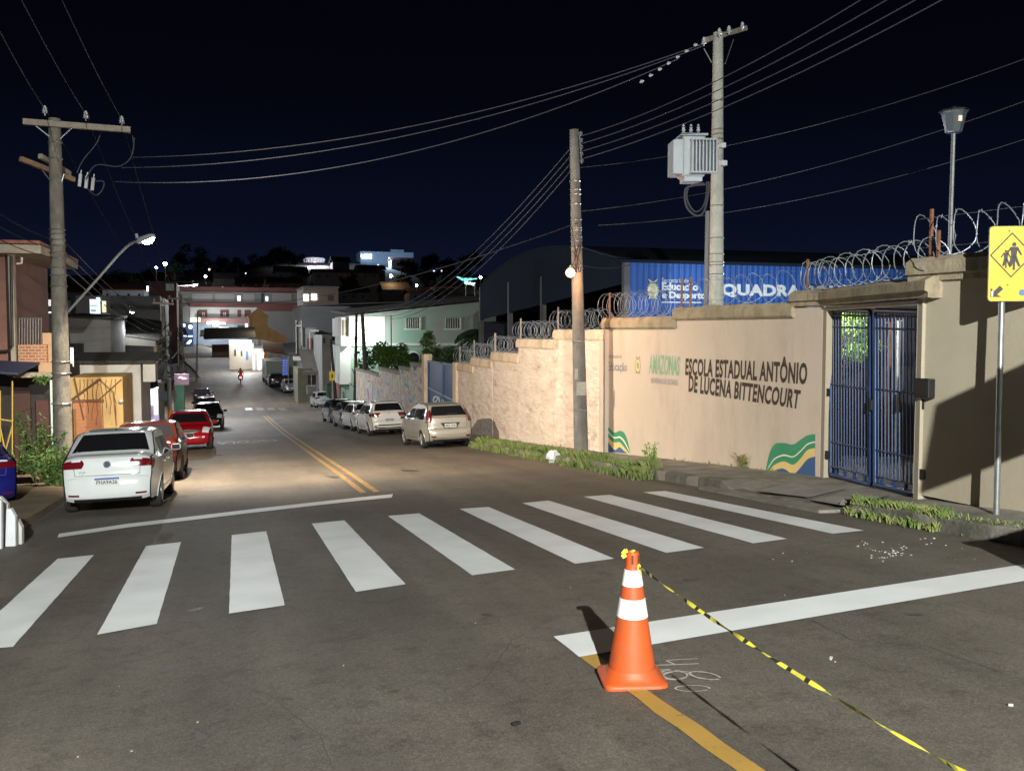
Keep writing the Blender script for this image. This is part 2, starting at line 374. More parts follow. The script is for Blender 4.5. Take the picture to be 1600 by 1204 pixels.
for q in ((306,952,.05,.07,1), (262,1045,.06,.05,2), (205,1030,.04,.05,3), (615,1080,.03,.03,4), (312,1150,.03,.05,5), (470,1160,.03,.02,6), (1085,905,.08,.05,7), (760,960,.03,.05,8), (1430,960,.05,.04,9), (520,745,.10,.3,10), (640,735,.14,.4,11), (330,765,.2,.25,12), (806,1010,.02,.03,13)): blotch(*q)
FONTS = {}
def textmesh(body, bold=0.0, res=3, spacing=1.0):
    c = bpy.data.curves.new('lettering', 'FONT'); c.body = body; c.offset = bold; c.resolution_u = res; c.fill_mode = 'FRONT'; c.space_character = spacing
    o = bpy.data.objects.new('lettering', c); COL.objects.link(o)
    dg = bpy.context.evaluated_depsgraph_get(); me = bpy.data.meshes.new_from_object(o.evaluated_get(dg))
    vs = [v.co.copy() for v in me.vertices]; fs = [list(p.vertices) for p in me.polygons]
    bpy.data.objects.remove(o); bpy.data.curves.remove(c); bpy.data.meshes.remove(me)
    x0 = min(v.x for v in vs); x1 = max(v.x for v in vs); y0 = min(v.y for v in vs); y1 = max(v.y for v in vs)
    return [((v.x-x0)/(x1-x0), (v.y-y0)/(y1-y0)) for v in vs], fs
def text_on(name, body, bl, br, tl, tr, M, parent=None, off=Vector(), bold=0.02, fn=None, spacing=1.0, local=False):
    uv, fs = textmesh(body, bold, spacing=spacing); bl, br, tl, tr = map(Vector, (bl, br, tl, tr)); vs = []
    for u, v in uv:
        p = bl.lerp(br, u).lerp(tl.lerp(tr, u), v)+off
        if fn: p = fn(p)
        vs.append(p)
    return MB().add(vs, fs).build(name, M, parent, local=local)
# the worn word painted for drivers coming up the hill
a, b = hit(433,689), hit(338,692)
text_on('road_lettering', 'ESCOLA', (a.x, a.y+1.7, 0), (b.x, a.y+1.7, 0), (a.x, a.y-.3, 0), (b.x, a.y-.3, 0), M_WORN, road, bold=.02, fn=lambda p: Vector((p.x, p.y, gz(p.x, p.y)+.005)))

# right pavement: kerb, slab, driveway ramp
WL = [(8.05, 62), (8.05, 22.4), (8.27, 19.65), (8.76, 12.25), (7.98, 9.3), (8.42, 5), (8.9, 1)]
def wallx(y):
    for (xa, y0), (xb, y1) in zip(WL, WL[1:]):
        if y1 <= y <= y0: return xa+(xb-xa)*(y0-y)/(y0-y1)
    return WL[0][0] if y > 62 else WL[-1][0]
def kerbx(y): return KR+bend(y)+.26*max(0, min(1, (19-y)/5))+(max(0, 6.6-y)**1.5*.16)
def kj(y): return .035*math.sin(y*2.1)+.02*math.sin(y*7.3)
P = []
for i in range(0, 330):
    y = 2.0+i*.35
    kx = kerbx(y)+kj(y)*.6; drop = .11 if 9.6 < y < 12.4 else 0
    h = .15-drop+.012*math.sin(y*3.1); w = max(kx+.5, wallx(y)+.25 if y < 62 else 9.2)
    g0 = gz(kx, y)
    P.append([(kx, y, g0-.06), (kx+.012, y, g0+h-.02), (kx+.04, y, g0+h), (kx+.2, y, g0+h+.004)]+[(kx+.2+(w-kx-.2)*k/4, y, gz(kx, y)+.15-drop*(1-k/4)*.8+.02*k/4+.008*math.sin(y*5+k*2)) for k in range(1, 5)])
pav = struct(MB().grid(P).build('pavement', M_CONC, at0=True, smooth=30))
P2 = [[(x-.005 if j == 0 else x, y, z+.003) for j, (x, y, z) in enumerate(r[:4])] for r in P]
m = MB()
for i in range(0, 329):
    if i % 3 == 2 and i > 6: continue
    m.grid([[ (x-.01, y, z+.004) for x, y, z in P2[i]], [(x-.01, y, z+.004) for x, y, z in P2[i+1]]])
struct(m.build('kerb', M_KERB, at0=True))
for x0, y0, x1, y1 in ((6.75, 10.0, 6.35, 12.6),):
    m = MB(); m.slab([Vector((6.93, 9.7, gz(6.93, 9.7)-.01)), Vector((7.3, 9.6, gz(7.2, 9.6)-.01)), Vector((7.3, 12.9, gz(7.2, 12.9)-.01)), Vector((6.97, 12.8, gz(6.97, 12.8)-.01))], (0, 0, .045))
    struct(m.build('driveway_ramp', M_CONC))
def pavz(x, y):
    kx = kerbx(y)+kj(y)*.6; drop = .11 if 9.6 < y < 12.4 else 0; w = max(kx+.5, wallx(y)+.25); k = max(0, min(1, (x-kx-.2)/(w-kx-.2)))
    return gz(kx, y)+.15-drop*(1-k)*.8+.02*k+.012
m = MB()   # paler slabs in front of the gate, and cracks
for (a, b, c, d) in (((1180,762),(1262,772),(1322,764),(1245,752)), ((1268,776),(1345,790),(1392,779),(1330,766))):
    q = [hit(*p, .12) for p in (a, b, c, d)]
    P = []
    for j in range(13):
        l = q[0].lerp(q[3], j/12); r = q[1].lerp(q[2], j/12); P.append([(v.x, v.y, pavz(v.x, v.y)+.010) for v in [l.lerp(r, i/12) for i in range(13)] ])
    m.grid(P)
struct(m.build('pavement_slab', mat('pale_slab', (.30, .28, .25), (.2, .185, .165), 3, .9, .4, 25)))
# left pavement of bare earth with its kerb
P = []
for i in range(0, 330):
    y = 9.5+i*.35; cx = bend(y)
    P.append([(KL+cx+.02, y, gz(KL, y)-.05), (KL+cx-.02+kj(y)*.3, y, gz(KL, y)+.10), (KL+cx-.16, y, gz(KL, y)+.13)]+[(KL+cx-.16-.9*k, y, gz(KL, y)+.14+.035*math.sin(y*1.7+k)+.02*k) for k in range(1, 5)])
struct(MB().grid(P).build('earth_pavement', M_DIRT, at0=True, smooth=40))

# ================================================================ SCHOOL WALLS
M_ROUGH = mat('rough_limewash', (.80, .68, .58), (.68, .54, .44), 2.6, .95, 1.0, 9, stain=(.20, .15, .11), sscale=5.0, samt=.9, sz=.75, slo=.535, bdist=.07, sy=.33, stretch=(1, .35, 1))
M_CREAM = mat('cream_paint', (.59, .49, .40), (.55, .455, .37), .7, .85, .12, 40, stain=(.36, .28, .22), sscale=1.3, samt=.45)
M_CREAM2 = mat('cream_paint_dimmed', (.43, .375, .285), (.39, .335, .255), .9, .85, .15, 40, stain=(.34, .27, .2), sscale=1.4, samt=.4)  # cream darkened to stand for grazing lamplight on the gate walls
M_COPE = mat('coping_mossy', (.40, .335, .23), (.26, .215, .15), 2.6, .95, .6, 22, stain=(.07, .06, .045), sscale=2.2, samt=.8)
M_COPE2 = mat('coping_plain', (.74, .58, .42), (.62, .47, .34), 2.5, .95, .5, 22, stain=(.12, .10, .08), sscale=3, samt=.6)
M_WIRE = mat('razor_wire_steel', (.34, .36, .39), rough=.5, metal=.4)
TH = .16
def segdir(A, B): return Vector((B[0]-A[0], B[1]-A[1], 0)).normalized()
def wall_seg(parent, A, B, pl, pr, top, M, Mc, cope=.24, over=.05, name='wall_panel', cover=0, jag=.0):
    """masonry between photo columns pl..pr of the plan line A-B, top level with coping"""
    a = planeL(pl, 600, A, B); b = planeL(pr, 600, A, B); d = segdir(A, B); n = Vector((-d.y, d.x, 0))
    if n.x < 0: n = -n
    L = (b-a).length; zt = top-cope
    g = MB(); nn = max(4, int(L/.4)); m2 = 8
    za = gz(KR, a.y); 
    rows = []
    for j in range(m2+1):
        r = []
        for i in range(nn+1):
            p = a.lerp(b, i/nn); zb = gz(KR, p.y)+.10; z = zb+(zt-zb)*j/m2
            r.append((p.x, p.y, z))
        rows.append(r)
    g.grid(rows)
    g.grid([[Vector(p)+n*TH for p in r] for r in rows][::-1])
    for e_ in (0, nn): g.grid([[rows[j][e_], Vector(rows[j][e_])+n*TH] for j in range(m2+1)])
    g.build(name, M, parent)
    a2 = a-d*cover; c = MB(); o = -n*over; nt_ = n*(TH+over)
    secs = max(3, int(L/.35)); rr = []
    for i in range(secs+1):
        p = a2.lerp(b, i/secs); j = lambda k: random.uniform(-jag, jag)
        lo = Vector((p.x, p.y, zt)); hi = Vector((p.x, p.y, top))
        rr.append([lo+o*.6+Vector((0, 0, -.0)), lo+o*1.0+Vector((0, 0, .035)), lo+o*1.0+Vector((0, 0, cope*.62+j(0))), lo+o*.1+Vector((0, 0, cope+j(0))), hi+nt_*.9+Vector((0, 0, j(0))), hi+nt_+Vector((0, 0, -.05)), lo+nt_+Vector((0, 0, 0)), lo+o*.6])
    c.grid(rr); c.add(rr[0][:7], [list(range(7))]); c.add(rr[-1][:7], [list(range(6, -1, -1))])
    c.build('coping', Mc, parent)
    return a2, b, d, n
def coil(a, b, zc, r, turns, label, posts=(0.0,), ph=.55, group='coils of razor wire along the school wall', gauge=.0045, prow=.62, pm_=None):
    m = MB(); n = int(turns*18); path = []
    for i in range(n+1):
        t = i/n; p = a.lerp(b, t); A_ = 2*math.pi*turns*t; rr = r*(1+.10*math.sin(t*37)); d = (b-a).normalized(); s_ = Vector((-d.y, d.x, 0))
        path.append(Vector((p.x, p.y, zc+r))+s_*math.cos(A_)*rr+Vector((0, 0, math.sin(A_)*rr))+d*(.05*math.cos(A_*2.0+.6))+d*random.uniform(-.004, .004))
    m.tube(path, gauge, 4)
    for i in range(0, len(path), 2):
        p = path[i]; q = Vector((random.uniform(-1, 1), random.uniform(-1, 1), random.uniform(-1, 1))).normalized()*.028
        w = q.cross(Vector((.3, .2, .9))).normalized()*.011
        m.add([p-q, p-w, p+q, p+w], [(0, 1, 2, 3)])
    o = m.build('razor_wire', M_WIRE); tag(o, label, 'razor wire', group)
    for t in posts:
        p = a.lerp(b, t); pm = MB(); pm.box((p.x, p.y, zc+ph/2-.03), (.032, .032, ph)); pm.build('post', pm_ or M_RUST, o)
    pm = MB()
    for dz in (.12, r*2-.03): pm.tube([Vector((a.x, a.y, zc+dz)), Vector((a.x+(b.x-a.x)/2, (a.y+b.y)/2, zc+dz-.02)), Vector((b.x, b.y, zc+dz))], .003, 3)
    pm.build('tie_wire', M_WIRE, o)
    return o
A0, A1, A2, A3, A4, A5 = WL[0], WL[1], WL[2], WL[3], WL[4], WL[5]
rough = thing('boundary_wall', 'stained pinkish limewashed wall stepping down the hill in five levels behind the silver hatchback', 'wall', (8.1, 26, gz(8.1, 26)+.1))
copez = lambda px, row, A, B: planeL(px, row, A, B).z
lv = [(714, 742, 568), (736, 771, 560), (768, 812, 551), (808, 869, 530), (866, 944, 515)]
CL = ['razor wire coil on the lowest step, nearest the blue sheet gate', 'razor wire coil on the second step up from the blue sheet gate', 'razor wire coil on the middle step of the limewashed wall, above the arched shadow side', 'razor wire coil on the step just left of the leaning grey pole', 'razor wire coil on the step passing behind the leaning grey pole']
for k, (pl, pr, row) in enumerate(lv):
    AA, BB = (A0, A1) if k < 4 else (A1, A2)
    if k == 4: AA, BB = (8.05, 26), (8.22, 19.95)
    z = copez((pl+pr)/2, row, AA, BB)
    a, b, d, n = wall_seg(rough, AA, BB, pl+2, pr-2 if k < 4 else pr+3, z, M_ROUGH, M_COPE2, .25 if k > 2 else .28, .05, cover=.12, jag=.012)
    coil(a+n*.08, b+n*.08-d*.1, z, .24, max(9, (b-a).length*5.2), CL[k], (0.03,) if k != 2 else (.03, .06), .62, pm_=mat('post_pale', (.5, .42, .36), (.36, .26, .2), 9, .85))
cream = thing('school_wall', 'smooth cream school wall lettered with the school name, between rough wall and blue gate', 'wall', (8.4, 16, gz(8.4, 16)+.1))
z5 = copez(1000, 495, A2, A3); z6 = copez(1145, 476, A2, A3)
a, b, d, n = wall_seg(cream, A2, A3, 944, 1056, z5, M_CREAM, M_COPE, .25, .07, cover=.05, jag=.01)
coil(a+n*.08, b+n*.08-d*.1, z5, .27, 17, 'razor wire coil in front of the state emblem on the blue hall', (.05,), .6)
a6, b6, d, n = wall_seg(cream, A2, A3, 1056, 1240, z6, M_CREAM, M_COPE, .25, .07, cover=.05, jag=.012)
coil(a6+n*.08, b6+n*.08-d*.1, z6, .26, 9, 'sparse razor wire coil in front of the big white hall letters', (.03, .12), .6)
# pilaster at the corner with the rough wall
pm = MB(); c = Vector((A2[0], A2[1], 0)); zb = gz(KR, c.y)+.1
pm.box((c.x+.02, c.y-.02, (zb+z5-.26)/2), (.2, .34, z5-.26-zb)); pm.build('pilaster', M_CREAM, cream)
# gate portal: jamb, lintel, right wall
portal = thing('gate_portal', 'cream gate portal with mossy lintel and the shadowed wall on its right', 'wall', (8.0, 9, gz(8, 9)+.1))
zl = planeL(1345, 444, A3, A4).z
dG = segdir(A3, A4); nG = Vector((-dG.y, dG.x, 0)); nG = nG if nG.x > 0 else -nG
def onL(px, A, B): p = planeL(px, 600, A, B); return Vector((p.x, p.y, 0))
def beam(mb, p, q, z0, z1, nrm, t0, t1): mb.slab([Vector((p.x, p.y, z0))+nrm*t0, Vector((q.x, q.y, z0))+nrm*t0, Vector((q.x, q.y, z1))+nrm*t0, Vector((p.x, p.y, z1))+nrm*t0], nrm*(t1-t0))
zo = planeL(1360, 481, A3, A4).z
nS = Vector((-segdir(A2, A3).y, segdir(A2, A3).x, 0)); nS = nS if nS.x > 0 else -nS
pj0 = onL(1240, A2, A3); pj1 = Vector((A3[0], A3[1], 0))
m = MB(); beam(m, pj0, pj1, gz(KR, pj0.y)+.1, zl-.28, nS, 0, TH); m.build('wall_panel', M_CREAM, portal)
pj2 = onL(1289, A3, A4)
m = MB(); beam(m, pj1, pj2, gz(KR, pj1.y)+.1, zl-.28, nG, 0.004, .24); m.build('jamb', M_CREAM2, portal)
p0 = onL(1289, A3, A4); p1 = onL(1437, A3, A4)
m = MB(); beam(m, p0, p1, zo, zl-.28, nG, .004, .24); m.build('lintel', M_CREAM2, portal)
def ledge(p, q, zt, M, parent, nrm, hh=.26, over=.09):
    c = MB(); rr = []; nn = 14
    for i in range(nn+1):
        u = p.lerp(q, i/nn); lo = Vector((u.x, u.y, zt-hh)); j = random.uniform(-.008, .008)
        rr.append([lo+nrm*0, lo-nrm*over*.5+Vector((0, 0, .01)), lo-nrm*over*.5+Vector((0, 0, .07)), lo-nrm*over+Vector((0, 0, .09)), lo-nrm*over*.9+Vector((0, 0, hh*.8+j)), lo+nrm*.02+Vector((0, 0, hh+j)), lo+nrm*.26+Vector((0, 0, hh)), lo+nrm*.26, lo+nrm*0])
    c.grid(rr); c.add(rr[0][:8], [list(range(8))]); c.add(rr[-1][:8], [list(range(7, -1, -1))]); return c.build('coping', M, parent)
q0 = onL(1237, A2, A3); ledge(q0, pj1, zl, M_COPE, portal, nS); ledge(pj1-dG*.0, onL(1452, A3, A4), zl, M_COPE, portal, nG)
A4v = Vector((A4[0], A4[1], 0)); A5v = Vector((A5[0], A5[1], 0)); dR = segdir(A4, A5); nR = Vector((-dR.y, dR.x, 0)); nR = nR if nR.x > 0 else -nR
jr = onL(1438, A3, A4); zr = planeL(1500, 396, A4, A5).z
m = MB(); beam(m, jr, A4v, gz(KR, 9.3)+.1, zr-.3, nG, .004, .24)
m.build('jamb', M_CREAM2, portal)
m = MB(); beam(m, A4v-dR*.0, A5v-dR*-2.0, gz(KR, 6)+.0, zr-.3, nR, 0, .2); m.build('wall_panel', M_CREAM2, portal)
ledge(A4v-dR*.12, A5v, zr, M_COPE, portal, nR, .3)
coil(pj1+nG*.1+Vector((0,0,0)), onL(1452, A3, A4)+nG*.1, zl, .235, 11, 'large open razor wire coil above the lintel of the blue gate', (.98,), .56, gauge=.006)
coil(onL(1250, A2, A3)+nS*.1, pj1+nS*.1, zl, .22, 4.5, 'short razor wire coil at the left end of the lintel', (.02,), .52, gauge=.006)
coil(A4v+nR*.1-dR*.1, A4v+dR*3.0+nR*.1, zr, .25, 11, 'biggest razor wire coil on the tall wall behind the yellow sign', (.06,), .60, gauge=.006)
# box bolted beside the gate
bp = planeL(1450, 606, A4, A5)
m = MB(); m.box(planeL(1449, 606, A4, A5)-nR*.05, (.1, .26, .23), bev=.01); lb = m.build('lock_box', M_BLACKM); tag(lb, 'small black steel lock box fixed beside the blue gate', 'box')
m = MB(); m.box(planeL(1449, 606, A4, A5)-nR*.105, (.008, .2, .17)); m.build('cover_plate', mat('dull_metal', (.05, .045, .04), rough=.4, metal=.6), lb)

# writing on the cream wall
M_INK = mat('wall_letter_brown', (.055, .035, .025), rough=.8)
M_GRN = mat('wall_paint_green', (.05, .28, .14), (.04, .24, .12), 2, .8)
M_BLU = mat('wall_paint_blue', (.05, .12, .27), (.04, .10, .23), 2, .8)
M_YLW = mat('wall_paint_yellow', (.75, .55, .22), (.7, .5, .2), 2, .8)
M_WPT = mat('wall_paint_white', (.75, .72, .62), rough=.8)
M_FADE = mat('wall_letter_fadedblue', (.22, .24, .30), (.30, .27, .27), 8, .85)
M_GRNF = mat('wall_letter_fadedgreen', (.20, .40, .26), (.30, .44, .30), 9, .85)
WO = -nS*.006
def wq(name, body, c, M, bold=.03, spacing=1.0):
    bl, br, tl, tr = [planeL(*p, A2, A3) for p in c]; return text_on(name, body, bl, br, tl, tr, M, cream, WO, bold, spacing=spacing)
wq('wall_lettering', 'ESCOLA ESTADUAL ANTÔNIO', ((1071,586),(1261,601),(1072,553),(1263,558)), M_INK, .035, 1.08)
wq('wall_lettering', 'DE LUCENA BITTENCOURT', ((1076,612),(1248,639),(1077,585),(1252,609)), M_INK, .035, 1.08)
wq('wall_lettering', 'AMAZONAS', ((1014,584),(1062,587),(1015,553),(1063,556)), M_GRNF, .03)
wq('wall_lettering', 'GOVERNO DO ESTADO', ((1018,598),(1059,602),(1018,590),(1059,593)), M_FADE, .0)
wq('wall_lettering', 'Secretaria de', ((950,559),(972,560),(950,552),(972,553)), M_FADE, .0)
wq('wall_lettering', 'Educação', ((950,582),(980,583),(950,565),(980,566)), M_FADE, .02)
def wpoly(pts, M, name='mural', off=.004, mb=None):
    vs = [planeL(x, y, A2, A3)-nS*off for x, y in pts]
    c = sum(vs, Vector())/len(vs); m = mb or MB()
    return m.add(vs, [list(range(len(vs)))]) if mb else m.add(vs, [list(range(len(vs)))]).build(name, M, cream)
def zoomA(x, y): return (940+x/3.541, 420+y/3.541)
def band(up, lo, M, off, name='mural_band'):
    m = MB(); a = [planeL(*zoomA(*p), A2, A3)-nS*off for p in up]; b = [planeL(*zoomA(*p), A2, A3)-nS*off for p in lo]
    m.grid([a, b]); return m.build(name, M, cream)
def cr_s(pts, n=5):
    o = []
    for i in range(len(pts)-1):
        p0, p1, p2, p3 = pts[max(0, i-1)], pts[i], pts[i+1], pts[min(len(pts)-1, i+2)]
        for k in range(n):
            t = k/n; o.append(tuple(.5*((2*b_)+(-a_+c_)*t+(2*a_-5*b_+4*c_-d_)*t*t+(-a_+3*b_-3*c_+d_)*t**3) for a_, b_, c_, d_ in zip(p0, p1, p2, p3)))
    return o+[pts[-1]]
X_ = [908, 930, 960, 1010, 1060, 1100, 1140, 1183]
g_up = [1118, 1020, 968, 962, 970, 945, 920, 913]; g_lo = [1128, 1085, 1045, 1025, 1035, 1005, 965, 952]
w_lo = [1130, 1093, 1053, 1034, 1042, 1014, 974, 960]; g2_lo = [1131, 1112, 1082, 1064, 1082, 1050, 1002, 990]; y_lo = [1132, 1130, 1112, 1104, 1134, 1100, 1052, 1036]
b_lo = [1133, 1133, 1135, 1139, 1142, 1144, 1146, 1148]
for up, lo, M_ in ((g_up, g_lo, M_GRN), (g_lo, w_lo, M_WPT), (w_lo, g2_lo, M_GRN), (g2_lo, y_lo, M_YLW), (y_lo, b_lo, M_BLU)):
    band(cr_s(list(zip(X_, up))), cr_s(list(zip(X_, lo))), M_, .005)
X2 = [22, 50, 75, 100, 125, 145, 160]
for up, lo, M_ in (([852,886,905,895,905,950,1015],[872,910,930,925,945,985,1017],M_GRN), ([872,910,930,925,945,985,1017],[880,920,938,934,958,995,1018],M_WPT), ([880,920,938,934,958,995,1018],[905,945,960,958,985,1010,1019],M_GRN), ([905,945,960,958,985,1010,1019],[930,975,1000,985,1005,1018,1019.5],M_YLW), ([930,975,1000,985,1005,1018,1019.5],[1008,1012,1014,1016,1018,1019,1020],M_BLU)):
    band(cr_s(list(zip(X2, up))), cr_s(list(zip(X2, lo))), M_, .124 if False else .005)
# state coat of arms, plain: oval shield, wreath and bird on top
def emblem(parent, f, s, ms):
    m = MB(); ring = lambda rx, ry, cx=0, cy=0, n=20: [f((cx+rx*math.cos(2*math.pi*i/n))*s, (cy+ry*math.sin(2*math.pi*i/n))*s, 0) for i in range(n)]
    m.add(ring(.62, .8), [list(range(20))]); m.build('emblem', ms[0], parent)
    m = MB(); m.add([f(p[0]*s, p[1]*s, 1) for p in [(.36*math.cos(a), .5*math.sin(a)+.02) for a in [2*math.pi*i/16 for i in range(16)]]], [list(range(16))]); m.build('emblem', ms[1], parent)
    m = MB()
    for sx in (-1, 1):
        for k in range(9):
            a = -1.3+k*.32; cx, cy = sx*.66*math.cos(a), .86*math.sin(a); t = a+1.2
            m.add([f(s*(cx+sx*.17*math.cos(a)), s*(cy+.17*math.sin(a)), 2), f(s*(cx+sx*.09*math.cos(t+.6)), s*(cy+.14), 2), f(s*(cx-sx*.12), s*(cy-.05), 2)], [(0, 1, 2)])
        m.add([f(s*x*sx, s*y, 2) for x, y in ((0, .95), (.25, 1.08), (.62, 1.32), (.5, 1.06), (.15, .86))], [list(range(5))])
        m.add([f(s*x*sx, s*y, 2) for x, y in ((0, -1.05), (.3, -.95), (.62, -1.1), (.45, -.85), (.1, -.9))], [list(range(5))])
    m.build('emblem', ms[2], parent)
ec = planeL(997, 571, A2, A3); dS = segdir(A2, A3)
emblem(cream, lambda u, v, k: ec+dS*u+Vector((0, 0, v))-nS*(.005+.002*k), .16, (mat('emblem_cream', (.72, .62, .32), rough=.8), mat('emblem_green', (.12, .30, .22), (.5, .45, .2), 25, .8), mat('emblem_olive', (.32, .30, .14), rough=.8)))

# ================================================================ BLUE GATE, COURTYARD, HALL
M_GATE = mat('gate_blue', (.02, .055, .16), (.015, .04, .12), 5, .45)
gate = thing('blue_gate', 'double leaf blue barred metal gate under the mossy lintel, courtyard floor showing behind it', 'gate', onL(1360, A3, A4)+Vector((0, 0, gz(8, 10)+.1)))
GO = nG*.10
def gp(px, row): return planeL(px, row, A3, A4)+GO
for side, (xl, xr, tl, tr, bl, br) in enumerate(((1288, 1350, 484, 486, 741, 757), (1356, 1436, 485, 487, 757, 775))):
    leaf = MB(); q = [gp(xl, tl), gp(xr, tr), gp(xr, br), gp(xl, bl)]
    def gl(u, v): return q[0].lerp(q[1], u).lerp(q[3].lerp(q[2], u), v)
    path = [gl(.03, 0), gl(.97, 0), gl(1, .015), gl(1, .985), gl(.97, 1), gl(.03, 1), gl(0, .985), gl(0, .015)]
    leaf.tube(path, .034, 8, closed=True); lf = leaf.build('gate_leaf', M_GATE, gate, smooth=50)
    br_ = MB()
    for k in range(1, 14): br_.tube([gl(k/14, 0.01), gl(k/14, .95)], .010, 5)
    for v in (.03, .10, .45, .80, .95): br_.tube([gl(0, v), gl(1, v)], .014, 5)
    for k in range(4): br_.box(gl(.14+k*.24, .975), (.03, .03, .08))
    br_.build('gate_bars', M_GATE, lf)
    for v in (.12, .5, .88): hb = MB(); hb.box(gl(0 if side == 0 else 1, v)-GO*.5, (.06, .06, .12)); hb.build('hinge', M_BLACKM, lf)
lk = MB(); lk.box(gp(1353, 632), (.1, .08, .16), bev=.01); lk.build('lock', M_BLACKM, gate)
# courtyard floor and what stands in it
m = MB(); m.grid([[(wallx(y)+.25+max(0, .0)+k*3, y, gz(8, y)+.14) for k in range(6)] for y in (4, 8, 9.3, 12.25, 16, 20, 26, 34)])
struct(m.build('courtyard_floor', mat('courtyard_concrete', (.42, .43, .44), (.34, .35, .37), 2, .8), at0=True))
def far_on(px, row, fw): return at(px, row, fw)
dw = at(1280, 572, 19); dw2 = at(1470, 572, 17.5)
m = MB(); m.slab([Vector((dw.x, dw.y, -1.2)), Vector((dw2.x, dw2.y, -1.2)), Vector((dw2.x, dw2.y, at(1450, 573, 17.5).z)), Vector((dw.x, dw.y, at(1280, 573, 19).z))], (.05, .2, 0))
lw = m.build('low_wall', mat('dark_wall', (.03, .035, .05), (.02, .022, .03), 2, .9)); tag(lw, 'dark low wall across the courtyard seen through the blue gate', 'wall')
cwa, cwb = at(1352, 486, 21), at(1475, 486, 19.5); m = MB(); m.slab([Vector((cwa.x, cwa.y, -1.2)), Vector((cwb.x, cwb.y, -1.2)), Vector((cwb.x, cwb.y, at(1440, 474, 19.5).z)), Vector((cwa.x, cwa.y, at(1352, 474, 21).z))], (.1, 2, 0)); tag(m.build('added_dark_slab', mat('gate_shade_navy', (.010, .018, .045), (.008, .014, .035), 2, .7)), 'dark navy slab added behind the right gate leaf in place of shade', 'building')  # invented slab, hides the lit hall so the gate stays dark
for px, row, fw, nm, lab, mt in ((1405, 502, 16.5, 'post', 'thin white post seen through the right leaf of the blue gate', mat('post_white', (.45, .43, .38), rough=.6)), (1391, 505, 16.2, 'post', 'rusty brown post seen through the right gate leaf, beside the white one', M_RUST)):
    p = at(px, row, fw); m = MB(); m.tube([(p.x, p.y, -.5), (p.x, p.y, p.z)], .035, 8); m.box((p.x, p.y, p.z+.01), (.10, .10, .02)); tag(m.build(nm, mt), lab, 'post')

# sports hall: corrugated blue long side, vaulted dark roof, open dark end
YG = 30.0; M_HALL = mat('hall_blue_sheet', (.022, .105, .42), (.02, .09, .36), .6, .6, .25, wave=('X', 3.2))
M_HALLD = mat('hall_roof', (.014, .021, .036), (.011, .017, .03), .5, .9, spec=.1)
hall = thing('sports_hall', 'big blue corrugated sports hall with vaulted dark roof behind the school wall', 'building', (20, 38, -1.5))
g0 = planeY(975, 409, YG); zt = g0.z; X0 = g0.x; X1 = 34
m = MB(); NX = 360
row = []
for i in range(NX+1):
    x = X0+(X1-X0)*i/NX; row.append((x, YG+(0, .012, .025, .012)[i % 4]))
m.grid([[(x, y, -2.6) for x, y in row], [(x, y, zt) for x, y in row]]); m.build('corrugated_wall', M_HALL, hall)
m = MB(); m.box(((X0+X1)/2, YG-.03, zt+.03), (X1-X0+.3, .22, .1)); m.build('gutter', M_HALLD, hall)
ya, yb = YG, 49.5; za, zb = zt, planeX(750, 446, X0).z; pk = planeX(866, 380, X0).z
arch = []
for i in range(21):
    t = i/20; y = ya+(yb-ya)*t; z = za+(zb-za)*t+math.sin(math.pi*t)**.8*(pk-(za+zb)/2); arch.append((y, z))
m = MB(); m.grid([[(X0, y, z) for y, z in arch], [(X1, y, z) for y, z in arch]]); m.grid([[(X0, y, z-.12) for y, z in arch], [(X1, y, z-.12) for y, z in arch]]); m.build('vault_roof', M_HALLD, hall, smooth=True)
tym = []
for y, z in arch:
    t = (y-ya)/(yb-ya); lo = planeX(900, 452, X0).z-1.05*t-.0; tym.append((y, min(z-.05, lo)))
m = MB(); m.grid([[(X0+.02, y, z) for y, z in arch], [(X0+.02, y, z) for y, z in tym]]); m.build('gable_sheet', mat('gable_sheet', (.013, .022, .042), (.010, .018, .035), .4, .9, spec=.05), hall)
for y in (ya+.1, ya+4.5, ya+9, ya+14, yb-.1): m = MB(); m.box((X0+.12, y, (zt-3)/2+.2), (.22, .22, zt+2.6)); m.build('column', mat('column_grey', (.10, .10, .11), rough=.8), hall)
m = MB(); m.box((X0+8, yb, -.3), (16, .2, 5)); m.box((X0+.12, (ya+yb)/2, -2.1), (.2, yb-ya, 1.4)); m.build('wall', mat('hall_inner', (.02, .025, .045), rough=.9), hall)
M_WL = mat('hall_letter_white', (.68, .78, .86), rough=.6)
def hq(body, c, bold=.03, sp_=1.0):
    bl, br, tl, tr = [planeY(*p, YG-.012) for p in c]; text_on('hall_lettering', body, bl, br, tl, tr, M_WL, hall, Vector(), bold, spacing=sp_)
hq('Secretaria de', ((1034,441),(1076,442),(1034,434),(1076,435)), .0)
hq('Educação', ((1034,456),(1091,457),(1034,441),(1091,442)), .05)
hq('e Desporto', ((1034,469),(1103,470),(1034,455),(1103,456)), .05)
hq('QUADRA POLIESPORTIVA', ((1127,464),(1452,472),(1127,443),(1452,449)), .05, 1.05)
m = MB(); a, b = planeY(1034, 472, YG-.012), planeY(1096, 473, YG-.012); m.box(((a.x+b.x)/2, YG-.015, a.z), (b.x-a.x, .006, .04)); m.build('underline', M_WL, hall)
hc = planeY(1020, 453, YG-.012)
emblem(hall, lambda u, v, k: Vector((hc.x+u, YG-.012-.004*k, hc.z+v)), .30, (mat('emblem_pale', (.62, .62, .45), rough=.7), mat('emblem_grey', (.35, .42, .42), (.6, .55, .35), 20, .7), mat('emblem_pale2', (.7, .66, .45), rough=.7)))

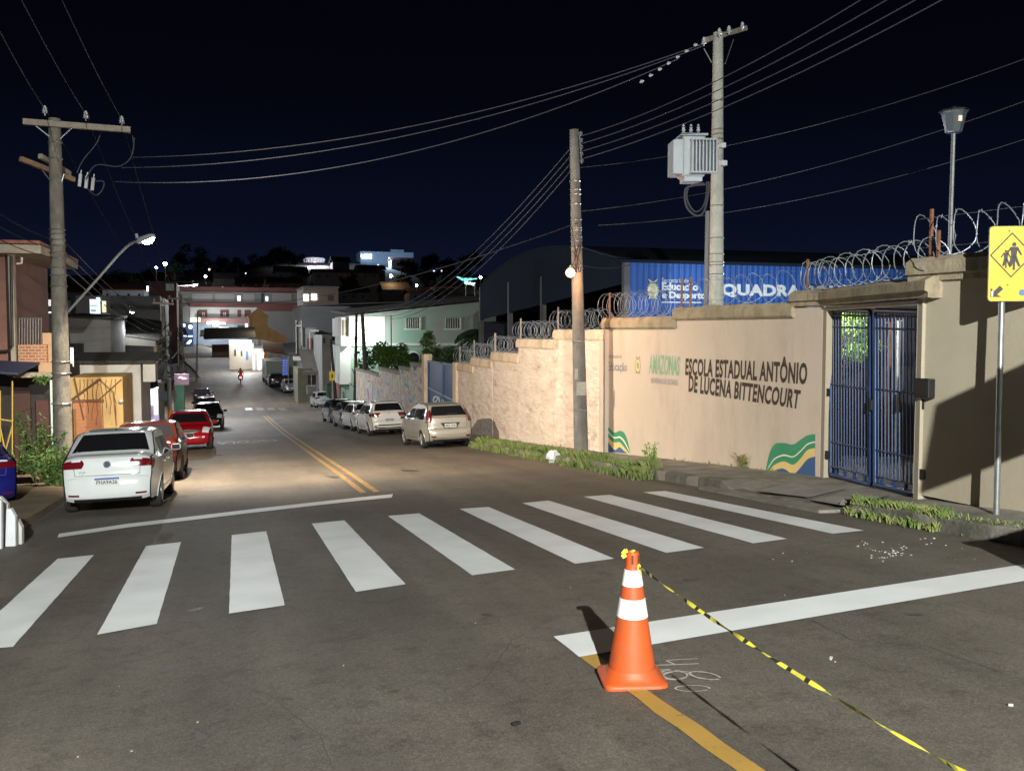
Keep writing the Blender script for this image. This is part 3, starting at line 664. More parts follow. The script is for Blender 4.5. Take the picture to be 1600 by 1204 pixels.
# ================================================================ CONE, TAPE, CHALK
M_ORG = mat('cone_orange', (.53, .082, .014), (.47, .072, .013), 5, .55, stain=(.22, .09, .05), sscale=9, samt=.7, sz=1)
M_REFL = mat('cone_white_band', (.82, .83, .84), rough=.4, stain=(.42, .41, .38), sscale=9, samt=.6, sz=1)
cp = hit(987, 1062); cz = gz(cp.x, cp.y)
cone = thing('traffic_cone', 'orange traffic cone with two white bands standing on the yellow line', 'traffic cone', (cp.x, cp.y, cz))
CR = lambda z: .137-(z-.05)*(.137-.036)/.64
m = MB(); rr = []
for zz, s_, rd in ((0, .178, .03), (.012, .183, .045), (.026, .181, .05), (.034, .172, .06), (.040, .158, .10), (.06, .145, .135), (.085, .134, .134)):
    ring = []
    for k in range(48):
        a = 2*math.pi*k/48+R(12); e_ = 2/(2+10*(1-min(1, rd/s_))); ca, sa = math.cos(a-R(12)), math.sin(a-R(12))
        pw = 2/ (2+ 7*max(0, (1-rd/s_))); x = math.copysign(abs(ca)**pw, ca)*s_; y = math.copysign(abs(sa)**pw, sa)*s_
        c, s2 = math.cos(R(-14)), math.sin(R(-14)); ring.append((x*c-y*s2, x*s2+y*c, zz))
    rr.append(ring+[ring[0]])
m.grid(rr); m.build('base', M_ORG, cone, smooth=50, local=True)
m = MB(); m.lathe([(CR(.07), .07), (CR(.33), .33), (CR(.33)+.0005, .331), (CR(.50), .50), (CR(.655), .655), (.040, .665), (.0385, .69), (.039, .72), (.034, .737), (.024, .741), (.022, .72)], n=48); m.build('body', M_ORG, cone, smooth=35, local=True)
for z0, z1 in ((.372, .478), (.548, .640)):
    m = MB(); m.lathe([(CR(z0)+.0005, z0), (CR(z0)+.003, z0+.002), (CR(z1)+.003, z1-.002), (CR(z1)+.0005, z1)], n=48); m.build('reflective_band', M_REFL, cone, smooth=35, local=True)
m = MB()
for a in (R(-115), R(-60)): m.box((math.cos(a)*.0385, math.sin(a)*.0385, .70), (.006, .012, .05), rz=a)
m.build('slot', mat('slot_dark', (.12, .02, .008), rough=.8), cone, local=True)
M_TY = mat('tape_yellow', (.72, .64, .07), rough=.6, spec=.25); M_TB = mat('tape_black', (.035, .035, .02), rough=.7, spec=.1); M_TG = mat('tape_olive', (.30, .33, .10), rough=.6, spec=.2)
top = Vector((cp.x, cp.y, cz+.74)); k1 = at(998, 884, (top-EYE).dot(FV)-.02)
endp = at(1484, 1200, 2.75); far_ = endp+(endp-k1)*.55+Vector((0, 0, .12))
def ribbon(mb, pts, w, twist, mi=None):
    prev = None
    for i in range(len(pts)-1):
        a, b = pts[i], pts[i+1]; d = (b-a).normalized(); u = d.cross(UP).normalized(); v = u.cross(d)
        f0, f1 = twist(i), twist(i+1); k = mi(i) if mi else 0
        w0 = (u*math.cos(f0)+v*math.sin(f0))*w*(.7+.25*math.sin(i*.37)**2); w1 = (u*math.cos(f1)+v*math.sin(f1))*w*(.7+.25*math.sin((i+1)*.37)**2)
        mb.add([a-w0, a+w0, b+w1, b-w1], [(0, 1, 2, 3)], k)
pts = []
for i in range(121):
    t = i/120; p = k1.lerp(far_, t); p.z -= .16*4*t*(1-t)*.45; pts.append(p)
m = MB(); ribbon(m, pts, .0105, lambda i: .35+math.sin(i*.33)*.9+i*.05, lambda i: (0 if (i*.52+.3*math.sin(i*1.3)) % 2 < 1.35 else (1 if i < 55 else 2)))
loop = [top+Vector((.024*math.cos(a), .024*math.sin(a), -.006+.006*math.sin(2*a))) for a in [i*.5 for i in range(14)]]
ribbon(m, loop, .006, lambda i: 1.2+.4*math.sin(i), lambda i: 0 if i % 5 else 1)
ribbon(m, [top+Vector((-.03, 0, .005)), top+Vector((-.045, -.01, .012)), top+Vector((-.06, 0, -.012)), top+Vector((-.05, -.01, -.03))], .016, lambda i: 1+i*.5)
ribbon(m, [top+Vector((0, 0, .0)), top.lerp(k1, .5)+Vector((0, 0, .004)), k1], .012, lambda i: i)
ribbon(m, [k1, k1+Vector((-.004, -.01, -.025)), k1+Vector((-.012, -.012, -.055)), k1+Vector((-.028, -.015, -.088))], .022, lambda i: .9+i*.25)
m.ball(k1, .012, 5)
tag(m.build('barrier_tape', [M_TY, M_TB, M_TG]), 'yellow and black barrier tape tied to the top of the orange cone', 'tape')
M_CHALK = mat('chalk_white', (.42, .41, .38), rough=.95)
def zc(x, y): return hit(840+x/3.308, 840+y/3.308)
def chalk(pts, w=.007):
    m = MB(); q = [zc(*p) for p in pts]; P = [[], [], []]
    for i, p in enumerate(q):
        d = (q[min(i+1, len(q)-1)]-q[max(i-1, 0)]); d.z = 0; d.normalize(); n_ = Vector((-d.y, d.x, 0))*w*random.uniform(.5, 1.2)
        for k, s_ in enumerate((-1, 0, 1)):
            c = p+n_*s_; P[k].append((c.x, c.y, gz(c.x, c.y)+.007))
    m.grid(P); m.build('chalk_mark', M_CHALK, road)
ell = lambda cx, cy, a, b, t0=0, t1=6.6, rot=0: [(cx+a*math.cos(t)*math.cos(rot)-b*math.sin(t)*math.sin(rot), cy+a*math.cos(t)*math.sin(rot)+b*math.sin(t)*math.cos(rot)) for t in [t0+(t1-t0)*i/36 for i in range(37)]]
chalk([(665,640),(720,634),(780,632),(828,629)]); chalk([(590,664),(640,662),(700,660),(832,655)]); chalk([(665,640),(690,650),(720,662)])
chalk(ell(712, 715, 62, 20)); chalk(ell(865, 717, 80, 17, .4, 6.2, .16)); chalk([(610,700),(650,712),(720,690),(790,700)]); chalk([(600,690),(680,684)])
chalk(ell(800, 783, 88, 15, .5, 6.4)); chalk(ell(705, 712, 75, 26, 1, 4.5))
# litter: plastic bag, crumbs of rubble
def crumple(name, c, r, M, label, cat, sc=(1, .8, .7), seed=1):
    rnd = random.Random(seed); m = MB(); m.ball((0, 0, 0), r, 9); vs = []
    for v in m.v: k = 1+rnd.uniform(-.28, .22); vs.append(Vector((c[0]+v.x*sc[0]*k, c[1]+v.y*sc[1]*k, c[2]+r*sc[2]*.8+v.z*sc[2]*k)))
    m.v = vs; o = m.build(name, M, smooth=25); tag(o, label, cat); return o
b_ = hit(866, 722); crumple('plastic_bag', (b_.x, b_.y, gz(b_.x, b_.y)), .17, mat('bag_white', (.72, .74, .76), rough=.5), 'crumpled white plastic bag lying at the grassy kerb', 'bag', (1, .8, .85), 5)
m = MB()
rnd = random.Random(4)
for px, py, s, n_, mult in ((1390, 862, 26, 46, .6), (1345, 850, 12, 8, .6), (1452, 838, 12, 9, 1.0), (1475, 842, 40, 8, .6), (1500, 866, 60, 8, .5), (1300, 1030, 8, 3, .7), (1230, 880, 90, 8, .45), (1580, 1103, 4, 1, .9), (560, 1050, 280, 6, .35), (150, 1140, 160, 4, .35), (850, 905, 120, 5, .35)):
    for k in range(n_):
        h_ = hit(px+rnd.gauss(0, s*.6), min(1198, py+rnd.gauss(0, s*.28)+0)); r_ = rnd.uniform(.004, .012)*mult
        if h_.x > KR-.1 and h_.y > 6: continue
        m.box((h_.x, h_.y, gz(h_.x, h_.y)+r_*.6), (r_*2.4, r_*1.8, r_*1.2), rz=rnd.uniform(0, 3), rx=rnd.uniform(-.3, .3))
stuff(m.build('rubble_crumbs', mat('crumb_white', (.40, .38, .34), rough=.9)), 'pale crumbs of rubble scattered over the dark asphalt', 'litter')
lp = hit(806, 1132); m = MB(); m.box((lp.x, lp.y, gz(lp.x, lp.y)+.008), (.05, .03, .016), rz=.3, bev=.005); tag(m.build('stone', M_BLACKM), 'small dark stone alone on the asphalt left of the cone', 'stone')

# ================================================================ PEDESTRIAN SIGN
M_SY = mat('sign_yellow', (.72, .50, .02), (.66, .46, .02), 3, .45, stain=(.5, .36, .05), sscale=3, samt=.5); M_SB = mat('sign_black', (.02, .018, .015), rough=.5)
sb = hit(1557, 803, .15); fs = (sb-EYE).dot(FV)
sign = thing('crossing_sign', 'yellow pedestrian crossing sign with black arrow on a galvanised post at the right kerb', 'road sign', (sb.x, sb.y, gz(KR, sb.y)+.14))
tp = at(1567, 400, fs-.05)
m = MB(); m.tube([(sb.x, sb.y, gz(KR, sb.y)+.05), (tp.x, tp.y, tp.z)], .032, 12); m.build('post', M_STEEL, sign, smooth=True)
sc_ = at(1580, 412, fs-.12); su = (RV*.985+F0*-.17).normalized(); sn = Vector((su.y, -su.x, 0)); sw, sh = .225, .395
def spt(u, v, k=0): return sc_+su*u+UP*v+sn*(.002*k)
def rrect(w, h, r, n=6):
    o = []
    for cx, cy, a0 in ((w-r, h-r, 0), (-w+r, h-r, 90), (-w+r, -h+r, 180), (w-r, -h+r, 270)):
        for i in range(n+1): a = R(a0+90*i/n); o.append((cx+r*math.cos(a), cy+r*math.sin(a)))
    return o
m = MB(); pts = [spt(u, v, -1) for u, v in rrect(sw, sh, .04)]; m.slab(pts, -sn*.004); m.build('sign_back', M_STEEL, sign)
def spoly(pts, k, M, name='sign_face'):
    m = MB(); m.add([spt(u, v, k) for u, v in pts], [list(range(len(pts)))]); return m.build(name, M, sign)
spoly(rrect(sw, sh, .04), .5, M_SB); spoly(rrect(sw-.008, sh-.008, .034), 1, M_SY)
def dia(r, c=(0, .09), asp=1.12): return [(c[0]+r*math.cos(R(a)), c[1]+r*asp*math.sin(R(a))) for a in (0, 90, 180, 270)]
spoly(dia(.212), 1.6, M_SB, 'sign_diamond'); spoly(dia(.194), 2, M_SY, 'sign_diamond')
pic = MB()
def limb(p): pic.add([spt(u, v, 3) for u, v in p], [list(range(len(p)))])
circ = lambda cx, cy, r: [(cx+r*math.cos(i*.628), cy+r*math.sin(i*.628)) for i in range(10)]
for ox, oy, k in ((.022, .085, 1.0), (-.055, .055, .68)):
    f_ = lambda p: [(ox+a*k, oy+b*k) for a, b in p]
    limb(f_([(a, b+.115) for a, b in circ(0, 0, .022)])); limb(f_([(-.036, .09), (.036, .09), (.026, .0), (-.028, .0)]))
    limb(f_([(-.036, .09), (-.026, .07), (-.062, .012), (-.078, .02)])); limb(f_([(.036, .09), (.028, .06), (.066, .0), (.08, .008)]))
    limb(f_([(-.028, .0), (.002, .0), (-.012, -.10), (-.034, -.125), (-.052, -.105)])); limb(f_([(.0, .0), (.026, .0), (.066, -.11), (.046, -.118), (.012, -.05)])); limb(f_([(-.006, .0), (.014, .0), (.014, -.15), (-.010, -.15)]))
pic.build('pictogram', M_SB, sign)
arrow = [(-.195, -.345), (-.195, -.245), (-.163, -.285), (-.105, -.225), (-.07, -.262), (-.128, -.32), (-.085, -.345)]
spoly(arrow, 2, M_SB, 'arrow'); 
spoly([(-.185, -.34), (-.185, -.30), (-.192, -.30), (-.178, -.275), (-.162, -.30), (-.170, -.30), (-.170, -.34)], 3, mat('sticker_white', (.7, .7, .66), rough=.6), 'sticker')
spoly([(.115+.035*math.cos(i*.45), -.30+.035*math.sin(i*.45)) for i in range(14)], 2, mat('sticker_blue', (.08, .18, .3), rough=.5), 'sticker')
spoly(rrect(.02, .014, .004), 3.2, M_SY, 'sticker').location = spt(-.055, .155, 0)-spt(0, 0, 0)
bolt = MB()
for v in (.34, -.22): bolt.ball(spt(-.03, v, 4), .009, 5)
bolt.build('bolt', M_STEEL, sign)

# lantern on a mast behind the wall, unlit
lp = at(1490, 208, 15.5); lan = thing('lantern_post', 'unlit glass lantern on a thin mast above the wall right of the gate', 'street lamp', (lp.x, lp.y, -.4))
m = MB(); m.tube([(lp.x-.03, lp.y, -.4), (lp.x, lp.y, lp.z)], .035, 8); m.build('post', M_STEEL, lan)
m = MB(); m.lathe([(.11, 0), (.13, .02), (.195, .32), (.215, .335), (.215, .35), (.20, .36)], lp, 8); m.build('lantern', mat('lantern_glass', (.10, .12, .14), rough=.12, spec=.9, coat=.6), lan)
m = MB(); m.lathe([(.24, .0), (.235, .02), (.06, .06), (.02, .09)], lp+Vector((0, 0, .355)), 8); m.build('cap', M_BLACKM, lan)
m = MB(); m.box(lp+Vector((-.045, -.19, .20)), (.05, .03, .09)); m.build('orange_glow', glow('ember', (1, .42, .15), .45), lan)  # faint orange glowing block on the front of the unlit lantern

# ================================================================ POLES
def pole(name, label, cat, bpx, fw_b, tpx, fw_t, r0, r1, M, zbase=None, group=None):
    b = at(*bpx, fw_b); t = at(*tpx, fw_t)
    zb = gz(b.x, b.y) if zbase is None else zbase
    b = b+(b-t)*((b.z-zb)/max(.1, (t.z-b.z))) if b.z > zb else Vector((b.x, b.y, zb))
    o = thing(name, label, cat, (b.x, b.y, b.z), group=group)
    m = MB(); m.tube([b.lerp(t, k/8) for k in range(9)], [r0+(r1-r0)*k/8 for k in range(9)], 14); m.build('shaft', M, o, smooth=60)
    return o, b, t
def insul(mb, p, r=.06, h=.16, ax=None):
    M_ = Matrix.Identity(4)
    if ax: M_ = Vector((0, 0, 1)).rotation_difference(Vector(ax)).to_matrix().to_4x4()
    mb.lathe([(.012, 0), (.012, h*.2), (r, h*.28), (r*.5, h*.42), (r*.9, h*.5), (r*.45, h*.66), (r*.7, h*.74), (r*.3, h)], p, 10, 0, M_)
# left pole with two cross-arms
lpole, lb_, lt_ = pole('utility_pole', 'weathered concrete pole with two cross-arms behind the white sedan', 'utility pole', (97, 640), 19.1, (85, 186), 19.1, .19, .115, M_POLEW)
F_L = 19.1
def arm(parent, a, b, sec, M): 
    m = MB(); d = (b-a); L_ = d.length; c = (a+b)/2; rz = math.atan2(d.y, d.x); ry = -math.asin(d.z/L_); m.box(c, (L_, sec[0], sec[1]), rz=rz, ry=ry, bev=.008); return m.build('cross_arm', M, parent)
a1, a2 = planeY(36, 190, lt_.y-.15), planeY(204, 203, lt_.y-.15); M_ARM = mat('arm_wood', (.32, .28, .23), (.22, .19, .155), 7, .85, .4)
arm(lpole, a1, a2, (.10, .12), M_ARM); M_ARMB = mat('arm_brown', (.27, .17, .10), (.19, .12, .08), 7, .85, .4)
a3, a4 = at(32, 248, 18.6), at(116, 281, 19.8); arm(lpole, a3, a4, (.09, .10), M_ARMB); arm(lpole, a3+Vector((.33, .15, .1)), a4+Vector((-.12, .2, .16)), (.09, .10), M_ARM)
m = MB(); pc = at(88, 222, F_L)
for q in ((56, 197), (112, 200)): m.tube([pc, planeY(*q, lt_.y-.15)], .014, 5)
pc2 = at(92, 300, F_L)
for q in ((66, 266), (100, 272)): m.tube([pc2, at(*q, F_L)], .012, 5)
m.build('brace', M_STEEL, lpole)
INS_L = [planeY(70, 170, lt_.y-.15), planeY(134, 178, lt_.y-.15), planeY(190, 186, lt_.y-.15)]
for p in INS_L:
    m = MB(); insul(m, p-Vector((0, 0, .14)), .065, .2); m.build('insulator', M_PORC, lpole, smooth=40)
m = MB()
for k in range(3): 
    q = at(126+k*10, 281+k*3, 19.7); m.tube([q+Vector((0, 0, .12)), q-Vector((.03, 0, .14))], .035, 8); m.tube([q+Vector((0, 0, .12)), q+Vector((.02, 0, .2))], .012, 5)
m.build('fuse_switch', M_PORC, lpole)
for q in ([(120,270),(130,250),(152,222),(158,200)], [(134,280),(150,258),(185,260),(205,245),(210,215)], [(138,296),(150,305),(160,296),(162,284),(150,283)], [(206,240),(209,228),(207,212)]):
    m = MB(); m.tube([at(*p, F_L+.5) for p in cr_s(q, 6)], .012, 5); m.build('jumper_cable', M_ALU, lpole)
for r_ in (223, 248, 359, 366, 375, 384, 395, 403, 418, 430, 447, 565, 583, 630):
    m = MB(); t = (r_-186)/(640-186); p = lt_.lerp(at(97, 640, 19.1), t); m.lathe([(.125+.075*t, -.012), (.135+.075*t, 0), (.125+.075*t, .012)], p, 14); m.build('clamp', M_STEEL, lpole)
# its street lamp (lit)
GLOWW = glow('lamp_glow_white', (1, .93, .80), 60); GLOWC = glow('lamp_glow_cool', (.86, .93, 1), 40); GLOWO = glow('lamp_glow_warm', (1, .55, .22), 45)
M_LAMPB = mat('lamp_body', (.34, .36, .38), rough=.4, metal=.3)
def street_lamp(label, pa, pb, pc_, hl, glowm, group=None, r=.028, cell=True, hw=.1):
    """arm from pa over pb to the head at pc_"""
    o = thing('street_lamp', label, 'street lamp', pa, group=group)
    m = MB(); m.tube([Vector(p) for p in cr_s([tuple(pa), tuple(pa.lerp(pb, .5)), tuple(pb), tuple(pb.lerp(pc_, .5)+Vector((0, 0, .01)))], 4)], r, 8); m.build('arm', M_STEEL, o, smooth=True)
    d = (pc_-pb).normalized(); s_ = d.cross(UP).normalized(); u = s_.cross(d); st = pb.lerp(pc_, .42)
    h = MB(); P = []
    for k, (t, w_, tt, bb) in enumerate(((0, .035, .03, .03), (.12, .07, .055, .04), (.3, hw, .07, .05), (.7, hw, .06, .05), (.95, hw*.75, .04, .04), (1, hw*.3, .02, .03))):
        c = st+d*hl*t; P.append([c+s_*w_+u*-bb, c+s_*w_+u*tt*.5, c+s_*w_*.6+u*tt, c-s_*w_*.6+u*tt, c-s_*w_+u*tt*.5, c-s_*w_-u*bb, c+s_*w_-u*bb])
    h.grid(P); h.add(P[0][:6], [list(range(6))]); h.add(P[-1][:6], [list(range(5, -1, -1))]); h.build('lamp_head', M_LAMPB, o, smooth=40)
    g = MB(); c = st+d*hl*.62-u*(.058); g.ball(c, 1, 8, sc=(.0, 0, 0)) if False else None
    gr = []
    for i in range(7):
        a = math.pi*i/6-math.pi/2; row = []
        for j in range(9):
            b2 = math.pi*j/8; row.append(c+d*math.sin(a)*hl*.3+s_*math.cos(a)*math.cos(b2)*hw*.8-u*math.cos(a)*math.sin(b2)*.07)
        gr.append(row)
    g.grid(gr); gl_ = g.build('lamp_lens', glowm, o, smooth=True)
    if cell: m = MB(); q = st+u*.08+d*.02; m.tube([q, q+u*.09], .03, 8); m.build('photocell', M_LAMPB, o)
    return o, c-u*.16
YL = lt_.y
s_a, s_b, s_c = at(106, 487, 19.0), at(197, 386, 18.9), at(240, 368, 18.6)
_, L1 = street_lamp('lit street lamp on a long bent arm reaching from the weathered pole on the left', s_a, s_b, s_c, .46, GLOWW, hw=.065)
lamp(L1, P_LEFT, (1, .86, .68), .06, 'SPOT', (R(33), R(-44), 0), 176, .75)
# the lamp of the previous pole, behind the photographer
pb = Vector((-3.24, -11.0, gz(-3.24, -11)))
bp_ = thing('utility_pole', 'pole standing behind the photographer at the left kerb', 'utility pole', pb)
m = MB(); m.tube([pb, pb+Vector((0, 0, 9))], [.19, .12], 12); m.build('shaft', M_POLEC, bp_, smooth=True)
_, L2 = street_lamp('cool white street lamp behind the photographer', pb+Vector((.15, 0, 5.9)), pb+Vector((1.2, .1, 7.4)), pb+Vector((1.7, .15, 7.55)), .52, GLOWC)
lamp(L2, P_BACK, (.98, 1, .93), .10, 'SPOT', (R(30), R(-10), 0), 168, .75)

# leaning pole on the right pavement with a small warm lamp
rpole, rb_, rt_ = pole('utility_pole', 'leaning grey pole standing on the right pavement in front of the rough wall', 'utility pole', (908, 706), 20.9, (897, 203), 20.6, .165, .10, mat('pole_greyer', (.17, .165, .155), (.11, .105, .1), 3, .9, .4, 20, stain=(.30, .28, .25), sscale=2.5, samt=.6), zbase=gz(KR, 19.5)+.1)
for row in (281, 294, 301, 316, 340, 352, 356, 366, 372, 382, 414, 527, 633):
    m = MB(); t = (row-203)/(706-203); p = rt_.lerp(rb_, t); m.lathe([(.102+.065*t, -.014), (.114+.065*t, 0), (.102+.065*t, .014)], p, 12); m.build('clamp', M_STEEL, rpole)
m = MB()
for k in range(5): insul(m, at(907.5+k*.4, 213+k*10.5, 20.3), .05, .11)
m.tube([at(905, 207, 20.35), at(909, 256, 20.35)], .016, 5); m.build('insulator', M_STEEL, rpole)
m = MB(); t = (612-203)/503; p = rt_.lerp(rb_, t); q = at(908, 607, 20.68); m.box(q-FV*.02, (.21, .03, .30), rz=-YAW*.6); m.box(at(904, 584, 20.7), (.17, .02, .24), rz=-YAW*.6); m.build('notice', mat('paper_grey', (.42, .40, .35), (.3, .29, .26), 20, .9), rpole)
m = MB()
for k in range(6):
    a = random.uniform(-1, 1); m.tube([at(896+random.uniform(-3, 14), 375+random.uniform(-30, 30), 20.4), at(895+random.uniform(-6, 18), 390+random.uniform(-20, 40), 20.3), at(900+random.uniform(-2, 6), 425, 20.6)], .009, 4)
m.build('service_cable', M_CABLE, rpole)
wl = at(891, 426, 20.3); wo = thing('pole_lamp', 'small round warm glowing lamp on the left side of the leaning pole', 'lamp', wl)
m = MB(); m.tube([at(900, 414, 20.65), wl+Vector((0, 0, .14))], .018, 6); m.lathe([(.04, .12), (.07, .09), (.085, .05)], wl, 10); m.build('holder', M_LAMPB, wo)
m = MB(); m.ball(wl, .105, 10); m.build('globe', glow('globe_warm', (1, .52, .16), 1.7), wo, smooth=True)
lamp(wl+Vector((-.02, -.22, -.05)), 75, (1, .45, .18), .1)

# transformer pole behind the wall
tpole, tb_, tt_ = pole('utility_pole', 'tall pale concrete pole carrying the grey transformer behind the cream wall', 'utility pole', (1119, 480), 19.4, (1122, 52), 19.4, .185, .105, mat('pole_pale', (.42, .42, .38), (.33, .33, .29), 3, .85, .3, 20, stain=(.14, .14, .12), sscale=1.6, samt=.6), zbase=-1.1)
m = MB(); ta, tb2 = at(1104, 62, 19.2), at(1165, 44, 20.4); d = tb2-ta; m.box((ta+tb2)/2, (d.length, .09, .10), rz=math.atan2(d.y, d.x), ry=-math.asin(d.z/d.length)); m.build('cross_arm', M_ARM, tpole)
for px, row, fw in ((1124, 52, 19.2), (1139, 48, 19.6), (1160, 42, 20.2), (1100, 66, 19.1)):
    m = MB(); insul(m, at(px, row, fw)-Vector((0, 0, .08)), .06, .18); m.build('insulator', M_PORC, tpole, smooth=40)
m = MB(); m.tube([at(1112, 98, 19.3), at(1100, 76, 19.2)], .012, 4); m.tube([at(1133, 100, 19.3), at(1146, 62, 19.8)], .012, 4); m.build('brace', M_STEEL, tpole)
for px, row in ((1126, 227), (1128, 255)): m = MB(); m.box(at(px+2, row, 19.25), (.12, .12, .10)); m.build('bracket', M_PORC, tpole)
for row in (120, 224, 256, 272, 280, 283, 292, 330):
    m = MB(); p = tt_.lerp(tb_, (row-52)/(480-52)); m.lathe([(.11+.08*(row-52)/500, -.012), (.122+.08*(row-52)/500, 0), (.11+.08*(row-52)/500, .012)], p, 12); m.build('clamp', M_STEEL, tpole)
tc_ = at(1080, 247, 18.7); M_TR = mat('transformer_grey', (.44, .48, .52), (.38, .41, .45), 3, .45)
tr = thing('transformer', 'grey finned transformer hanging beside the top of the pale pole', 'transformer', tc_)
ang = math.atan2(at(1110, 247, 19.25).y-tc_.y, at(1110, 247, 19.25).x-tc_.x)
TM = Matrix.Translation(tc_) @ Matrix.Rotation(R(-14), 4, 'Z')
def tbx(mb, c, d_, bev=0): mb.box(TM @ Vector(c), d_, rz=R(-14), bev=bev)
m = MB(); tbx(m, (0, 0, 0), (.46, .5, .80), .03); tbx(m, (0, 0, -.44), (.36, .40, .1)); m.build('tank', M_TR, tr, smooth=30)
m = MB(); tbx(m, (0, 0, .42), (.54, .58, .05), .01); m.build('lid', M_TR, tr)
for sx, sy in ((0, -1), (-1, 0)):
    m = MB()
    for k in range(8):
        o_ = -.24+k*.0686+(.16 if sy else 0)
        if sy: tbx(m, (o_, -.345, -.02), (.016, .19, .66))
        else: tbx(m, (sx*.325, o_, -.02), (.19, .016, .66))
    if sy:
        tbx(m, (.16, -.33, .30), (.52, .15, .03)); tbx(m, (.16, -.33, -.34), (.52, .15, .03)); tbx(m, (.16, -.262, -.02), (.5, .02, .64))
    else: tbx(m, (sx*.31, 0, .30), (.15, .52, .03)); tbx(m, (sx*.31, 0, -.34), (.15, .52, .03))
    m.build('cooling_fins', M_TR, tr)
for k in (-1, 0, 1):
    m = MB(); insul(m, TM @ Vector((k*.15, .05, .44)), .05, .24); m.build('bushing', M_PORC, tr, smooth=40)
m = MB(); m.tube([at(*p, 18.6) for p in cr_s([(1102,288),(1075,292),(1070,305),(1074,325),(1088,337),(1100,330),(1107,300),(1107,284)], 6)], .022, 6); m.tube([at(*p, 18.66) for p in cr_s([(1100,286),(1079,290),(1073,305),(1078,322),(1088,331),(1099,322),(1104,300),(1104,284)], 6)], .016, 6); m.build('cable_loop', M_ALU, tr)
m = MB(); m.tube([at(1106, 330, 19.2), at(1103, 480, 19.2)], .05, 8); m.build('conduit', mat('conduit_dark', (.10, .11, .13), rough=.6), tpole)

# ================================================================ OVERHEAD CABLES
def cable(pts, sag, label, r=.011, M=None, group=None, n=28):
    """pts: two (px,row,depth) or Vector ends"""
    P = [p if isinstance(p, Vector) else at(*p) for p in pts]; path = []
    for i in range(n+1):
        t = i/n; p = P[0].lerp(P[1], t); p.z -= sag*4*t*(1-t); path.append(p)
    m = MB(); m.tube(path, r*.78, 5); o = m.build('overhead_cable', M or M_CABLE); return tag(o, label, 'cable', group)
G1 = 'high voltage wires crossing from the transformer pole to the left pole'
for k, (a, b, s_) in enumerate((((1112, 64, 19.3), (205, 246, 22), .55), ((1098, 72, 19.1), (190, 262, 22), .6), ((1060, 92, 19.0), (180, 284, 21.4), .75))):
    cable((a, b), s_, ('uppermost', 'middle', 'lowest and most slack')[k]+' of three wires crossing the street from the transformer pole', .013, M_ALU, G1)
m = MB()
for k in range(7): p = at(1000+k*14, 128-k*9.5, 18.6+k*.1); insul(m, p, .035, .09, (1, 0, .3))
tag(m.build('strain_insulator', M_PORC), 'string of small insulators on the wires just left of the transformer pole', 'insulator')
RT = [at(907, 213+k*12, 20.4) for k in range(4)]
for k, (px, row) in enumerate(((1290, 0), (1335, 0), (1385, 0), (1430, 0))):
    e_ = at(px+150, row-60, 12.5); cable((RT[k], e_), .25, ('highest', 'second', 'third', 'lowest')[k]+' of four wires rising from the leaning pole to the upper right edge', .012, M_ALU, 'wires from the leaning pole up to the right')
    e2 = at(590+k*6, 486+k*4, 48); cable((RT[k], e2), .9, ('highest', 'second', 'third', 'lowest')[k]+' of four wires dropping from the leaning pole down the hill', .013, M_ALU, 'wires from the leaning pole down the hill')
cable((at(903, 348, 20.5), at(250, 470, 40)), .8, 'lone service wire from the leaning pole across to the left side', .010)
cable((at(905, 384, 20.5), planeY(990, 402, YG-.2)), .1, 'upper short service wire from the leaning pole to the blue hall', .010)
cable((at(905, 414, 20.5), planeY(985, 413, YG-.2)), .1, 'lower short service wire from the leaning pole to the blue hall', .010)
for k, (a, b) in enumerate((((1590, 88), (905, 262)), ((1600, 150), (908, 330)), ((1600, 212), (935, 352)))):
    cable((at(a[0]+60, a[1]-14, 17), at(*b, 21.5)), .35, ('highest', 'middle', 'lowest')[k]+' of three faint cables crossing the sky over the gate', .009, mat('cable_dark', (.022, .022, .026), rough=.6))
for k, (px, row) in enumerate(((-10, 30), (28, -10), (98, -14))):
    p = INS_L[k]; cable((p, at(px-75, row-150, 8.5)), .1, ('left', 'middle', 'right')[k]+' of three wires rising from the top cross-arm of the left pole', .009, M_ALU, 'wires over the left pole towards the viewer')
    q = at(250+k*14, 462+k*3, 52); cable((p, q), .5, ('left', 'middle', 'right')[k]+' of three wires running downhill from the top cross-arm of the left pole', .012, M_CABLE, 'wires over the left pole down the hill')
for k in range(4):
    cable((at(96, 372+k*16, F_L), at(252+k*3, 500+k*9, 50)), .35, ('highest', 'second', 'third', 'lowest')[k]+' cable of the bundle running downhill below the lamp arm', .014, M_ALU, 'telephone bundle down the left side')
for k in range(3):
    cable((at(84, 374+k*14, F_L), at(-60, 292+k*24, 13)), .1, ('highest', 'second', 'lowest')[k]+' of the cables from the left pole out of the left edge', .010, M_CABLE, 'cables out of the left edge')

